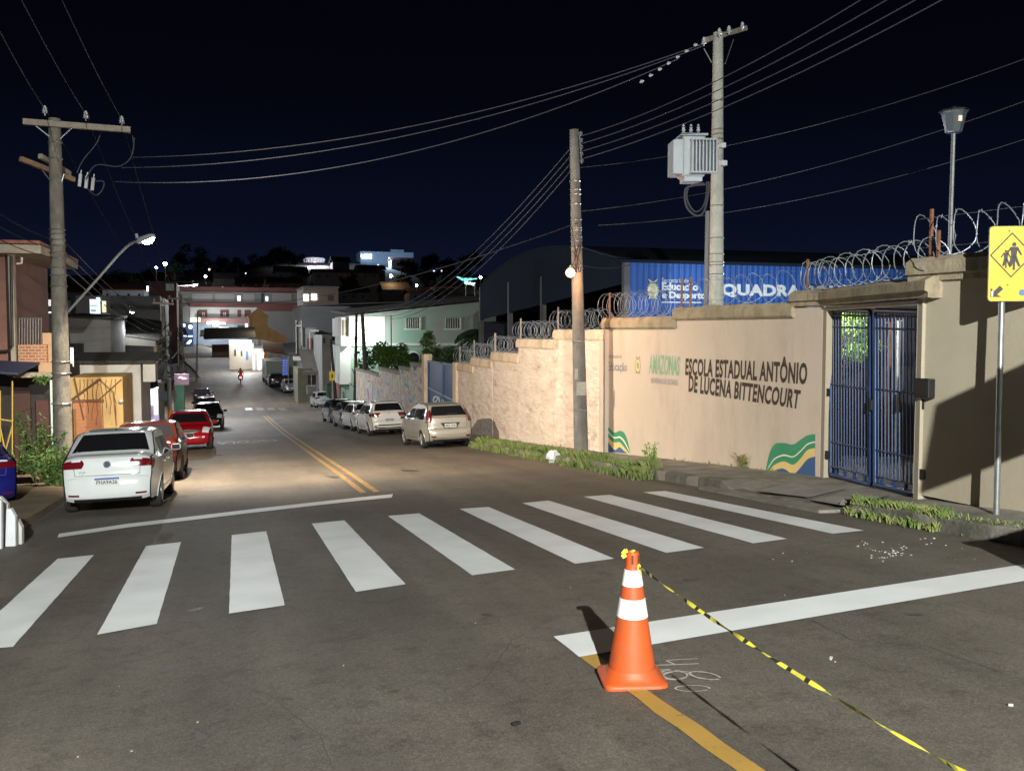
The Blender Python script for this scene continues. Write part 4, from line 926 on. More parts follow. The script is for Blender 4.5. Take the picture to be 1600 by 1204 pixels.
# ================================================================ CARS
KIND = {
 'sedan': dict(L=4.23, W=1.66, H=1.46, belt=.93, prof=[(-2.03,.24),(-2.10,.33),(-2.115,.50),(-2.09,.63),(-2.045,.70),(-2.03,.86),(-2.0,.97),(-1.93,1.02),(-1.72,1.045),(-1.58,1.06),(-1.02,1.37),(-.78,1.43),(-.1,1.465),(.40,1.43),(.58,1.39),(1.12,1.02),(1.25,.965),(1.7,.86),(1.96,.74),(2.06,.62),(2.11,.48),(2.08,.32),(2.0,.24)], rw=(9,10), ws=(14,15), wh=(-1.26,1.21), side=(-1.42,.98)),
 'hatch': dict(L=3.92, W=1.68, H=1.50, belt=.94, prof=[(-1.84,.24),(-1.92,.34),(-1.94,.50),(-1.91,.62),(-1.865,.68),(-1.86,.84),(-1.84,.98),(-1.80,1.04),(-1.47,1.37),(-1.36,1.425),(-.95,1.48),(-.3,1.49),(.28,1.44),(.48,1.38),(1.12,1.02),(1.24,.96),(1.55,.86),(1.80,.74),(1.90,.62),(1.95,.48),(1.92,.32),(1.86,.24)], rw=(7,8), ws=(13,14), wh=(-1.22,1.27), side=(-1.50,1.0)),
 'suv': dict(L=4.3, W=1.78, H=1.66, belt=1.05, prof=[(-1.98,.28),(-2.06,.38),(-2.10,.55),(-2.07,.68),(-2.03,.76),(-2.02,.95),(-2.0,1.10),(-1.96,1.17),(-1.76,1.54),(-1.66,1.61),(-1.1,1.66),(-.3,1.66),(.35,1.60),(.55,1.54),(1.14,1.14),(1.28,1.08),(1.7,1.0),(1.96,.86),(2.06,.72),(2.11,.55),(2.08,.38),(2.0,.28)], rw=(7,8), ws=(13,14), wh=(-1.3,1.3), side=(-1.68,1.0)),
}
M_GLASS = mat('car_glass', (.012, .012, .014), rough=.06, spec=.7)
M_TAIL = mat('tail_lamp_red', (.13, .006, .012), rough=.12, spec=.8, coat=.6)
M_CHROME = mat('chrome', (.62, .63, .65), rough=.18, metal=.9)
M_HEAD = mat('headlamp_clear', (.66, .68, .70), rough=.1, spec=.9, coat=.5)
M_TRIM = mat('car_trim_black', (.018, .018, .02), rough=.55)
M_PLATE = mat('plate_white', (.55, .56, .55), rough=.5); M_PLBLUE = mat('plate_blue', (.02, .06, .30), rough=.5); M_INK2 = mat('plate_ink', (.05, .05, .06), rough=.6)
M_SEAM = mat('panel_gap', (.10, .10, .10), rough=.8)
def cpaint(name, c, metal=0, rough=.17): return mat(name, c, tuple(v*.93 for v in c), 1.2, rough, metal=metal, coat=.5)
def ground_basis(x, y, head):
    f = Vector((-math.sin(head), math.cos(head), 0)); g = lambda q: gz(q.x, q.y); o = Vector((x, y, 0))
    f.z = (g(o+f)-g(o-f))/2; f.normalize(); s_ = Vector((f.y, -f.x, 0)).normalized(); s_.z = (g(o+s_)-g(o-s_))/2; s_.normalize(); u = s_.cross(f).normalized(); s_ = f.cross(u)
    return Matrix(((s_.x, f.x, u.x), (s_.y, f.y, u.y), (s_.z, f.z, u.z)))
CS_ = .87
def car(label, x, y, head, kind, pm, res=1.0, back='', plate=None, group=None, rim=None, name='parked_car', scale=1.0, cat='car', tint=None, steel=False, handles=True, lampspec=None):
    scale *= CS_; K = KIND[kind]; prf = K['prof']; Wd = K['W']/2; H = K['H']; belt = K['belt']; ym = max(abs(p[0]) for p in prf)
    root = thing(name, label, cat, (x, y, gz(x, y)), group=group)
    root.rotation_euler = ground_basis(x, y, head).to_euler(); root.scale = (scale,)*3
    def X(yy, z):
        pl = 1-.15*abs(yy/ym)**4.5; tz = 1-.05*max(0, (.62-z)/.4)**2
        if z > belt: tz = 1-.03*min(1, (z-belt)/.1)-(.20 if kind == 'sedan' else .25)*max(0, (z-belt)/(H-belt))
        bulge = 0
        for wy in K['wh']: bulge = max(bulge, .022*math.exp(-((yy-wy)/.38)**2)*math.exp(-((z-.5)/.3)**2))
        return Wd*pl*tz+bulge
    sub = 5 if res >= 1 else 3
    dense = []; idx = []
    for i in range(len(prf)-1):
        p0, p1, p2, p3 = prf[max(0, i-1)], prf[i], prf[i+1], prf[min(len(prf)-1, i+2)]
        idx.append(len(dense))
        for k in range(sub):
            t = k/sub; dense.append(tuple(.5*((2*b_)+(-a_+c_)*t+(2*a_-5*b_+4*c_-d_)*t*t+(-a_+3*b_-3*c_+d_)*t**3) for a_, b_, c_, d_ in zip(p0, p1, p2, p3)))
    idx.append(len(dense)); dense.append(prf[-1])
    nrm = []
    for i in range(len(dense)):
        a, b = dense[max(0, i-1)], dense[min(len(dense)-1, i+1)]; t = Vector((b[0]-a[0], b[1]-a[1])).normalized(); nrm.append((-t.y, t.x))
    def S(si, t, off=0):       # surface point: si float index in dense, t in -1..1
        i = min(len(dense)-2, int(si)); f_ = si-i
        py = dense[i][0]*(1-f_)+dense[i+1][0]*f_; pz = dense[i][1]*(1-f_)+dense[i+1][1]*f_
        ny = nrm[i][0]*(1-f_)+nrm[i+1][0]*f_; nz = nrm[i][1]*(1-f_)+nrm[i+1][1]*f_
        at_ = abs(t); inn = .05*max(0, (at_-.72)/.28)**2.2
        crown = .045*(1-at_*at_)*(1 if abs(nz) < .6 else .3)
        w = X(py, pz)-.045*max(0, (at_-.9)/.1)*0
        return Vector((t*w*(1-.012*max(0, (at_-.72)/.28)**2), py+ny*(off+crown-inn), pz+nz*(off+crown*.6-inn)))
    nt_ = 14 if res >= 1 else 8
    ts = [math.sin(math.pi/2*(-1+2*j/nt_)) for j in range(nt_+1)]
    m = MB(); m.grid([[S(i, t) for t in ts] for i in range(len(dense))])
    # sides
    edge = [S(i, 1) for i in range(len(dense))]
    top = max(e_.z for e_ in edge); zs = sorted(set([.24+(top-.24)*k/(30 if res >= 1 else 14) for k in range((30 if res >= 1 else 14)+1)]+[round(e_.z, 4) for e_ in edge if e_.z > belt-.02]))
    pkk = max(range(len(edge)), key=lambda i: edge[i].z)
    def ylim(z):
        yr = yf = None
        for i in range(pkk):
            if edge[i].z <= z <= edge[i+1].z: t = (z-edge[i].z)/max(1e-6, edge[i+1].z-edge[i].z); yr = edge[i].y*(1-t)+edge[i+1].y*t; break
        for i in range(len(edge)-1, pkk, -1):
            if edge[i].z <= z <= edge[i-1].z: t = (z-edge[i].z)/max(1e-6, edge[i-1].z-edge[i].z); yf = edge[i].y*(1-t)+edge[i-1].y*t; break
        if yr is None: yr = edge[0].y if z < edge[1].z else edge[pkk].y
        if yf is None: yf = edge[-1].y if z < edge[-2].z else edge[pkk].y
        return yr, yf
    NC = 110 if res >= 1 else 50
    rows = []
    for z in zs:
        yr, yf = ylim(z); rows.append([(yr+(yf-yr)*j/NC, z) for j in range(NC+1)])
    WR = .335 if kind != 'suv' else .375; wz = .30 if kind != 'suv' else .345
    def cutf(i, j):
        cy = (rows[i][j][0]+rows[i+1][j+1][0])/2; cz_ = (rows[i][j][1]+rows[i+1][j+1][1])/2
        return any((cy-w)**2+(cz_-wz)**2 < WR**2 for w in K['wh'])
    for sx in (1, -1):
        P = [[(sx*X(a, b), a, b) for a, b in r] for r in rows]
        if sx < 0: m.grid(P, skip=cutf)
        else: m.grid([r for r in P], skip=cutf)
    m.add([(sx*X(e_.y, e_.z)*.98, e_.y, .25) for e_ in (edge[0], edge[-1]) for sx in (-1, 1)], [(0, 1, 3, 2)])
    body = m.build('body', pm, root, smooth=38, local=True)
    for wy in K['wh']:
        for sx in (1, -1):
            mm = MB(); arc = [(sx*(X(wy+WR*math.cos(a), wz+WR*math.sin(a))-.012), wy+WR*math.cos(a), wz+WR*math.sin(a)) for a in [R(-12+204*k/24) for k in range(25)]]
            mm.tube(arc, .024, 6); mm.build('wheel_arch', pm, body, smooth=True, local=True)
    ib = MB(); ib.box((0, -.1 if kind != 'sedan' else 0, .44), (K['W']*.80, ym*1.75, .34)); ib.box((0, 0, .27), (K['W']*.62, ym*1.8, .12)); ib.build('underbody', M_TRIM, root, local=True)
    def patch(name, s0, s1, t0, t1, M, off=.006, n=(6, 8), shape=None, par=None):
        g = MB(); P = []
        for i in range(n[0]+1):
            u = i/n[0]; a, b = (t0, t1) if not callable(shape) else shape(u); P.append([S(s0+(s1-s0)*u, a+(b-a)*j/n[1], off) for j in range(n[1]+1)])
        g.grid(P); return g.build(name, M, par or root, smooth=True, local=True)
    def sidep(name, poly, M, off=.006, sx=1, par=None, n=10):
        """poly: (y_left(z), y_right(z)) bands: list of (z, y0, y1)"""
        g = MB(); P = []
        for (z0, a0, b0), (z1, a1, b1) in zip(poly, poly[1:]):
            for k in range(3 if (z1, a1, b1) != poly[-1] else 4):
                t = k/3; z = z0+(z1-z0)*t; a = a0+(a1-a0)*t; b = b0+(b1-b0)*t
                P.append([(sx*(X(a+(b-a)*j/n, z)+off), a+(b-a)*j/n, z) for j in range(n+1)])
        g.grid(P if sx > 0 else P[::-1]); return g.build(name, M, par or root, smooth=True, local=True)
    r0, r1 = K['rw']; w0, w1 = K['ws']; sc2 = sub
    gm = tint or M_GLASS
    patch('rear_window', idx[r0]+sub*.1, idx[r1]+sub*(.0), -.86, .86, gm, .007, shape=lambda u: (-(.90-.10*u), .90-.10*u))
    patch('windscreen', idx[w0]+sub*.1, idx[w1]-sub*.05, -.88, .88, gm, .007, shape=lambda u: (-(.84+.06*u), .84+.06*u))
    zt_ = H-.12; y0, y1 = K['side']
    for sx in (1, -1):
        slr = (prf[r1][0]-prf[r0][0])/(prf[r1][1]-prf[r0][1]); 
        def yrz(z): return max(ylim(z)[0]+.16, y0+(z-belt)*.55)
        def yfz(z): return ylim(z)[1]-.10
        mid = -.16 if kind != 'sedan' else -.10
        zz = [belt+.015, belt+.12, belt+.24, zt_-.07]
        sidep('side_window', [(z, yrz(z), mid-.035) for z in zz], gm, .006, sx)
        sidep('side_window', [(z, mid+.035, min(yfz(z), y1)) for z in zz], gm, .006, sx)
        if res >= 1:
            g = MB()
            for yl, z0_, z1_ in ((mid, .34, belt), (1.0 if kind == 'sedan' else .98, .36, belt-.06), (-.98 if kind == 'sedan' else -.95, .60, belt)):
                g.grid([[(sx*(X(yl+dy, z0_+(z1_-z0_)*k/8)+.0045), yl+dy, z0_+(z1_-z0_)*k/8) for k in range(9)] for dy in (-.006, .006)])
            g.grid([[(sx*(X(-.9+1.85*k/14, .34+dz)+.0045), -.9+1.85*k/14, .34+dz) for k in range(15)] for dz in (0, .012)])
            g.build('door_seam', M_SEAM, body, local=True)
        if handles:
            for hy in (-.72 if kind != 'hatch' else -.62, .12):
                g = MB(); g.box((sx*(X(hy, .82)+.018), hy, .82), (.03, .17, .028), bev=.01); g.build('door_handle', pm, root, local=True)
        g = MB(); g.box((sx*(X(.86, belt)+.10), .84, belt+.07), (.19, .09, .13), rz=sx*.15, bev=.03); mr = g.build('wing_mirror', pm if 'blackmirror' not in back else M_TRIM, root, smooth=30, local=True)
        g = MB(); g.box((sx*(X(.86, belt)+.10), .792, belt+.07), (.15, .01, .09), rz=sx*.15); g.build('mirror_glass', M_GLASS, mr, local=True)
    # wheels
    for wy in K['wh']:
        for sx in (1, -1):
            wx = sx*(K['W']/2-.115); wr = WR-.035; g = MB()
            RM = Matrix.Rotation(R(90)*sx, 4, 'Y')
            g.lathe([(wr*.62, -.10), (wr*.93, -.10), (wr, -.07), (wr, .07), (wr*.93, .10), (wr*.64, .10)], (wx, wy, wr), 28, 0, RM); wh = g.build('wheel', M_RUBBER, root, smooth=40, local=True)
            g = MB(); g.lathe([(wr*.66, .085), (wr*.66, .104), (wr*.60, .104), (wr*.56, .06), (.02, .05)], (wx, wy, wr), 24, 0, RM)
            ns = 5 if not steel else 9
            for k in range(ns):
                a = 2*math.pi*k/ns+.3; c_ = Vector((wx+sx*.085, wy+math.cos(a)*wr*.33, wr+math.sin(a)*wr*.33)); g.tube([Vector((wx+sx*.095, wy+math.cos(a)*.03, wr+math.sin(a)*.03)), Vector((wx+sx*.088, wy+math.cos(a)*wr*.60, wr+math.sin(a)*wr*.60))], [.035, .022], 6)
            g.lathe([(.045, .085), (.045, .112), (.02, .118)], (wx, wy, wr), 12, 0, RM)
            g.build('rim', rim or M_STEEL, wh, smooth=35, local=True)
    I = lambda k: idx[k]
    # rear face
    ls = lampspec or {}
    if kind == 'sedan':
        for sx in (1, -1):
            patch('tail_lamp', I(4)+sub*.75, I(6)-sub*.15, 0, 0, M_TAIL, .010, (6, 8), shape=lambda u, sx=sx: (sx*(.575-.06*math.sin(u*3.0)), sx*1.0))
            patch('lamp_glint', I(5)+sub*.62, I(5)+sub*.92, 0, 0, M_HEAD, .014, (3, 6), shape=lambda u, sx=sx: (sx*(.60), sx*.80))
            sidep('tail_lamp', [(.765, -2.03, -1.98), (.80, -2.04, -1.90), (.90, -2.02, -1.84), (.945, -1.99, -1.88)], M_TAIL, .008, sx, n=4)
            patch('reflector', I(1)+sub*.10, I(1)+sub*.30, sx*.66, sx*.93, M_TAIL, .008, (2, 5))
        patch('trunk_seam', I(4)-sub*.25, I(4)-sub*.13, -.72, .72, M_SEAM, .006, (1, 14)); 
        for sx in (1, -1):
            patch('trunk_seam', I(4)-sub*.2, I(6), 0, 0, M_SEAM, .006, (8, 1), shape=lambda u, sx=sx: (sx*(.72+.05*u), sx*(.732+.05*u)))
        patch('bumper_recess', I(2)+sub*.35, I(3)+sub*.25, -.42, .42, mat('bumper_shade', (.60, .62, .63), rough=.45), .004, (3, 10), shape=lambda u: (-.40+.10*u, .40-.10*u))
        patch('valance', I(0)+sub*.1, I(0)+sub*.75, -.80, .80, M_TRIM, .006, (2, 8))
    else:
        z_hi = 'highlamp' in back
        for sx in (1, -1):
            if z_hi:   # tall pillar lamps beside the rear window
                patch('tail_lamp', I(5)+sub*.2, I(r1)-sub*.35, 0, 0, M_TAIL, .012, (8, 4), shape=lambda u, sx=sx: (sx*(.83+.05*u), sx*(.995)))
                sidep('tail_lamp', [(.86, ylim(.86)[0]+.005, ylim(.86)[0]+.12), (1.0, ylim(1.0)[0]+.005, ylim(1.0)[0]+.12), (1.3, ylim(1.3)[0]+.0, ylim(1.3)[0]+.07)], M_TAIL, .008, sx, n=4)
            else:
                patch('tail_lamp', I(5)-sub*.1, I(6)+sub*.1, 0, 0, M_TAIL, .010, (5, 8), shape=lambda u, sx=sx: (sx*(.60-.10*u), sx*1.0))
                sidep('tail_lamp', [(belt-.12, ylim(belt-.12)[0]+.005, ylim(belt-.12)[0]+.10), (belt-.04, ylim(belt-.04)[0]+.005, ylim(belt-.04)[0]+.28), (belt+.03, ylim(belt+.03)[0]+.0, ylim(belt+.03)[0]+.24)], M_TAIL, .008, sx, n=4)
            patch('reflector', I(1)+sub*.2, I(1)+sub*.5, sx*.72, sx*.95, M_TAIL, .008, (2, 5))
        patch('hatch_seam', I(3)+sub*.7, I(3)+sub*.85, -.74, .74, M_SEAM, .006, (1, 12))
        for sx in (1, -1): patch('hatch_seam', I(3)+sub*.8, I(7), 0, 0, M_SEAM, .006, (8, 1), shape=lambda u, sx=sx: (sx*(.75+.04*u), sx*(.762+.04*u)))
        patch('valance', I(0)+sub*.1, I(1)+sub*(.1 if 'darkbumper' not in back else .9), -.86, .86, M_TRIM, .006, (2, 8))
        patch('wiper', I(r0)+sub*.2, I(r0)+sub*.3, -.1, .45, M_TRIM, .02, (1, 3))
        if 'spoiler' in back: patch('spoiler', I(r1)+sub*.1, I(r1)+sub*1.0, -.80, .80, pm, .035, (3, 8))
    def badge(kp, zz, M=M_CHROME, r=.05):
        g = MB(); o_ = S(kp, 0, .012); n_ = Vector((0, -1, .15)).normalized(); 
        ring = [o_+Vector((math.cos(a)*r, 0, math.sin(a)*r)) for a in [2*math.pi*i/20 for i in range(20)]]
        g.tube(ring, r*.13, 5, closed=True); return g, o_
    if 'vw' in back:
        g, o_ = badge(I(5)+sub*.1, 0, r=.058)
        for pts in ([(-.032, .045), (-.012, -.0), (0, .022)], [(.032, .045), (.012, 0), (0, .022)], [(-.052, .022), (-.026, -.046), (0, -.005)], [(.052, .022), (.026, -.046), (0, -.005)]):
            g.tube([o_+Vector((a, -.004, b)) for a, b in pts], .0065, 4)
        g.build('emblem', M_CHROME, root, local=True)
        d_ = MB(); d_.lathe([(.053, -.004), (.053, 0)], S(I(5)+sub*.1, 0, .008), 18, 0, Matrix.Rotation(R(90), 4, 'X')); d_.build('emblem_disc', mat('emblem_navy', (.02, .04, .12), rough=.3), root, local=True)
        q = [S(I(4)+sub*s_, t_, .008) for s_, t_ in ((.30, -.64), (.30, -.49), (.44, -.64), (.44, -.49))]
        text_on('trunk_lettering', 'VOYAGE', *q, M_CHROME, root, bold=.02, local=True)
        q = [S(I(4)+sub*s_, t_, .008) for s_, t_ in ((.06, -.62), (.06, -.53), (.18, -.62), (.18, -.53))]
        text_on('trunk_lettering', '1.6', *q, M_CHROME, root, bold=.02, local=True)
    elif res >= 1 and 'front' not in back:
        g, o_ = badge(I(6)-sub*.2 if kind != 'sedan' else I(5), 0, r=.045); g.build('emblem', M_CHROME, root, local=True)
    # number plate
    if plate:
        ip = I(plate.get('i', 2))+sub*plate.get('f', .8); pz = MB(); c_ = S(ip, plate.get('t', 0), .016); tl_ = R(plate.get('tilt', -6))
        pm_ = Matrix.Translation(c_) @ Matrix.Rotation(tl_, 4, 'X')
        hw, hh = .20, .065
        pz.slab([pm_ @ Vector(v) for v in ((-hw, 0, -hh), (hw, 0, -hh), (hw, 0, hh), (-hw, 0, hh))], (0, -.006, 0)); pl = pz.build('number_plate', M_PLATE, root, local=True)
        if plate.get('blue', 1): 
            g = MB(); g.add([pm_ @ Vector(v) for v in ((-hw, -.009, .032), (hw, -.009, .032), (hw, -.009, hh), (-hw, -.009, hh))], [(0, 1, 2, 3)]); g.build('plate_band', M_PLBLUE, pl, local=True)
        tp_ = .024 if plate.get('blue', 1) else .045
        q = [pm_ @ Vector(v) for v in ((-hw*.85, -.010, -hh*.72), (hw*.85, -.010, -hh*.72), (-hw*.85, -.010, tp_), (hw*.85, -.010, tp_))]
        text_on('plate_lettering', plate['txt'], *q, M_INK2, pl, bold=.025, local=True)
        if kind == 'hatch' and plate.get('recess'):
            g = MB(); g.slab([pm_ @ Vector(v) for v in ((-.20, .012, -.085), (.20, .012, -.085), (.33, .012, .10), (-.33, .012, .10))], (0, -.010, 0)); g.build('plate_recess', M_TRIM, root, local=True)
    # front end
    n_ = len(prf)
    for sx in (1, -1):
        patch('headlamp', I(n_-6)+sub*.1, I(n_-5)+sub*.75, 0, 0, M_HEAD, .010, (4, 6), shape=lambda u, sx=sx: (sx*(.66+.0*u), sx*.985))
        patch('fog_lamp', I(n_-3)-sub*.3, I(n_-3)+sub*.05, 0, 0, M_HEAD, .010, (2, 3), shape=lambda u, sx=sx: (sx*.68, sx*.80))
    if 'ovalgrille' in back:
        g = MB(); ring = []; face = []
        for k in range(28):
            a = 2*math.pi*k/28; ring.append(S(I(n_-5)+sub*(.35+.45*math.sin(a)), .56*math.cos(a), .016))
        g.tube(ring, .016, 5, closed=True); g.build('grille_surround', M_CHROME, root, smooth=True, local=True)
        g = MB(); P = [[S(I(n_-5)+sub*(.35+.43*v), .55*math.sqrt(max(0, 1-v*v))*u, .010) for u in (-1, -.6, -.2, .2, .6, 1)] for v in (-.98, -.7, -.35, 0, .35, .7, .98)]; g.grid(P); g.build('grille', mat('grille_bronze', (.10, .08, .065), rough=.5), root, local=True)
    else:
        patch('grille', I(n_-5)-sub*.1, I(n_-5)+sub*.5, -.5, .5, M_TRIM, .010, (3, 6)); patch('air_intake', I(n_-4)+sub*.5, I(n_-3)+sub*.3, -.55, .55, M_TRIM, .008, (3, 6))
    if 'frontplate' in back:
        c_ = S(I(n_-4)+sub*.55, 0, .02); g = MB(); g.box(c_, (.40, .012, .13)); pl = g.build('number_plate', M_PLATE, root, local=True)
        g = MB(); g.box(c_+Vector((0, .008, .045)), (.40, .004, .035)); g.build('plate_band', mat('plate_violet', (.25, .18, .40), rough=.5), pl, local=True)
    if 'antenna' in back: g = MB(); g.tube([S(I(11), 0, 0), S(I(11), 0, .03)], [.02, .008], 6); g.build('antenna', M_TRIM, root, local=True)
    if 'rack' in back:
        g = MB()
        for sx in (1, -1): g.tube([(sx*.58, -1.3, H-.03), (sx*.6, -1.2, H+.03), (sx*.6, .1, H+.03), (sx*.58, .25, H-.04)], .018, 6)
        g.build('roof_rail', M_TRIM, root, local=True)
    return root
PW = cpaint('paint_white', (.66, .69, .71)); PW2 = cpaint('paint_offwhite', (.70, .69, .66))
def place(px, py, dx=0): p = hit(px, py); return p.x+dx, p.y
# left side, cars seen from behind: rear axle contact point + offsets. heading 0 looks down the hill
x_, y_ = place(252, 790); x_ -= .66
car('white sedan with tinted rear window parked at the left kerb, nearest the viewer', x_, y_+1.10, R(-1.5), 'sedan', PW, back='vw antenna', plate=dict(txt='PHA9A26', i=2, f=.55, tilt=-4), steel=True)
x_, y_ = place(286, 747); x_ -= .68
car('copper red sedan half hidden behind the white sedan, black door mirror', x_-.02, y_+1.1, R(0), 'sedan', cpaint('paint_copper', (.055, .013, .009), .3), back='blackmirror', rim=M_RUBBER)
x_, y_ = place(330, 702); x_ -= .74
car('bright red car facing uphill with an oval chrome grille', x_+.03, y_+1.6, R(180), 'hatch', cpaint('paint_red', (.30, .006, .014)), back='front ovalgrille frontplate', rim=M_RUBBER, scale=1.04)
x_, y_ = place(325, 672)
car('black car facing uphill with silver roof edge, next below the bright red car', x_, y_+1.8, R(180), 'hatch', cpaint('paint_black', (.016, .018, .02)), .6, back='front', rim=M_RUBBER, scale=1.08)
x_, y_ = place(321, 652)
car('black sedan second below the bright red car', x_, y_+1.9, R(0), 'sedan', cpaint('paint_black', (.016, .018, .02)), .6, back='', rim=M_RUBBER, scale=1.1)
x_, y_ = place(316, 633)
car('black sedan lowest of the dark row by the green kiosk, licence plate lit', x_, y_+1.9, R(0), 'sedan', cpaint('paint_black2', (.012, .012, .016)), .6, back='', plate=dict(txt='JXU 4471', i=2, f=.6, blue=0), rim=M_RUBBER, scale=1.12)
x_, y_ = place(300, 612)
car('maroon car half hidden behind the pink sign', x_-1.6, y_+1, R(0), 'hatch', cpaint('paint_maroon', (.14, .02, .05)), .6, rim=M_RUBBER)
# blue car cut by the left edge
x_, y_ = place(14, 766)
bl = at(35, 770, 15.3)
car('dark blue car cut off by the left edge of the view', bl.x-1.38, bl.y+1.28, R(25), 'sedan', cpaint('paint_blue', (.012, .014, .16)), plate=dict(txt='NOK 3B17', i=3, f=.3), scale=1.0)
# right side
x_, y_ = place(659, 700); x_ += .66
car('silver beige hatchback with tall red tail lamps, nearest on the right side', x_, y_+1.05, R(3), 'hatch', cpaint('paint_champagne', (.40, .38, .335), .35, .35), back='highlamp', plate=dict(txt='NOZ 5344', i=4, f=.4, tilt=-2, blue=0, recess=1), steel=True, scale=1.03)
x_, y_ = place(576, 680.5); x_ += .68
car('cream white hatchback with wide black rear window, second on the right', x_, y_+1.1, R(2), 'hatch', PW2, back='spoiler darkbumper', plate=dict(txt='QZB 7D28', i=3, f=.1), scale=1.05)
x_, y_ = place(550, 673); x_ += .62
car('white hatchback with tall red lamps, third on the right', x_, y_+1.1, R(3), 'hatch', PW, back='highlamp darkbumper', plate=dict(txt='PHG 2J61', i=3, f=.1))
x_, y_ = place(530, 669); x_ += .76
car('dark green sedan fourth in the right hand row', x_, y_+1.3, R(3), 'sedan', cpaint('paint_green', (.035, .055, .045), .3), .6, plate=dict(txt='JWY 9032', i=2, f=.6, blue=0))
x_, y_ = place(513, 661); x_ += .72
car('grey blue sedan fifth in the right hand row with one red lamp glinting', x_, y_+1.3, R(4), 'sedan', cpaint('paint_steelblue', (.07, .09, .13), .4), .6)
x_, y_ = place(489, 637); x_ += .78
car('small bright white hatchback with black rear window beyond the old crossing', x_, y_+1.2, R(3), 'hatch', PW, back='spoiler', plate=dict(txt='PHQ 6C05', i=3, f=.1), res=.6)
x_, y_ = place(478, 627)
car('dark grey hatchback behind the small white one', x_, y_+1.8, R(6), 'hatch', cpaint('paint_grey', (.10, .105, .11), .3), .6, scale=1.08)
x_, y_ = place(455, 614)
car('silver sedan facing uphill with black windscreen near the blue sign', x_, y_+1.9, R(184), 'sedan', cpaint('paint_silver', (.40, .42, .44), .4), .6, back='front frontplate', scale=1.1)
x_, y_ = place(432, 605)
car('dark utility car with bright plate behind the box truck', x_, y_+1.8, R(2), 'suv', cpaint('paint_black', (.016, .018, .02)), .6, plate=dict(txt='OAF 1187', i=2, f=.8, blue=0), scale=1.1)
# box truck
ty = 112.5+2.4; tx = planeY(429, 600, 112.5).x
tk = thing('box_truck', 'white box truck with ribbed grey rear door parked on the right down the hill', 'truck', (tx, ty, gz(tx, ty))); tk.rotation_euler = ground_basis(tx, ty, R(2)).to_euler()
m = MB(); m.box((0, 0, 1.75), (2.15, 4.6, 2.3), bev=.03); m.build('cargo_box', mat('truck_white', (.62, .66, .70), rough=.5), tk, local=True)
m = MB(); m.box((0, -2.32, 1.75), (1.95, .03, 2.1)); 
for k in range(8): m.box((-.85+k*.243, -2.345, 1.75), (.05, .02, 2.05))
m.build('rear_door', mat('truck_door', (.20, .22, .18), rough=.6), tk, local=True)
m = MB(); m.box((0, 3.3, 1.15), (2.0, 1.7, 1.7), bev=.2); m.build('cab', mat('truck_white', (.6, .6, .6)), tk, local=True, smooth=30)
m = MB(); m.box((0, 0, .5), (1.0, 6.4, .2)); m.box((0, -2.35, .55), (2.0, .12, .14)); m.build('chassis', M_TRIM, tk, local=True)
for wy in (-1.5, 3.2):
    for sx in (-1, 1): m = MB(); m.lathe([(.2, -.14), (.42, -.14), (.42, .14), (.2, .14)], (sx*.9, wy, .42), 20, 0, Matrix.Rotation(R(90), 4, 'Y')); m.build('wheel', M_RUBBER, tk, local=True, smooth=40)

# motorcycle and rider
mx_, my_ = hit(376, 598).x, hit(376, 598).y
mo = thing('motorcycle', 'small red motorcycle going down the middle of the road with its tail light on', 'motorcycle', (mx_, my_, gz(mx_, my_)))
M_MR = cpaint('paint_moto', (.5, .01, .015))
for wy in (-.62, .62):
    m = MB(); m.lathe([(.20, -.05), (.29, -.045), (.30, 0), (.29, .045), (.20, .05)], (0, wy, .30), 20, 0, Matrix.Rotation(R(90), 4, 'Y')); w_ = m.build('wheel', M_RUBBER, mo, local=True, smooth=True)
    m = MB()
    for k in range(6): a = k*math.pi/3; m.tube([(0, wy, .3), (0, wy+.2*math.cos(a), .3+.2*math.sin(a))], .012, 4)
    m.build('rim', M_STEEL, w_, local=True)
m = MB(); m.box((0, .12, .72), (.24, .46, .22), bev=.07); m.box((0, -.55, .72), (.20, .42, .12), bev=.04); m.box((0, -.55, .55), (.16, .3, .16), bev=.03); m.build('fairing', M_MR, mo, local=True, smooth=40)
m = MB(); m.box((0, -.30, .80), (.24, .66, .08), bev=.03); m.build('seat', M_TRIM, mo, local=True)
m = MB(); m.box((0, .05, .42), (.22, .4, .3), bev=.04); m.tube([(0, .62, .3), (0, .42, .95)], .03, 6); m.tube([(-.34, .30, 1.02), (0, .42, .98), (.34, .30, 1.02)], .014, 6); m.tube([(0, -.62, .3), (0, -.1, .45)], .03, 6); m.build('frame', M_TRIM, mo, local=True)
m = MB(); m.box((0, -.79, .74), (.16, .05, .09), bev=.02); m.build('tail_light', glow('moto_tail', (1, .03, .04), 22), mo, local=True)
m = MB(); m.box((0, -.80, .58), (.17, .01, .14)); m.build('number_plate', M_PLATE, mo, local=True)
lamp(Vector((mx_, my_-1.1, gz(mx_, my_)+.8)), 5, (1, .08, .08), .05)
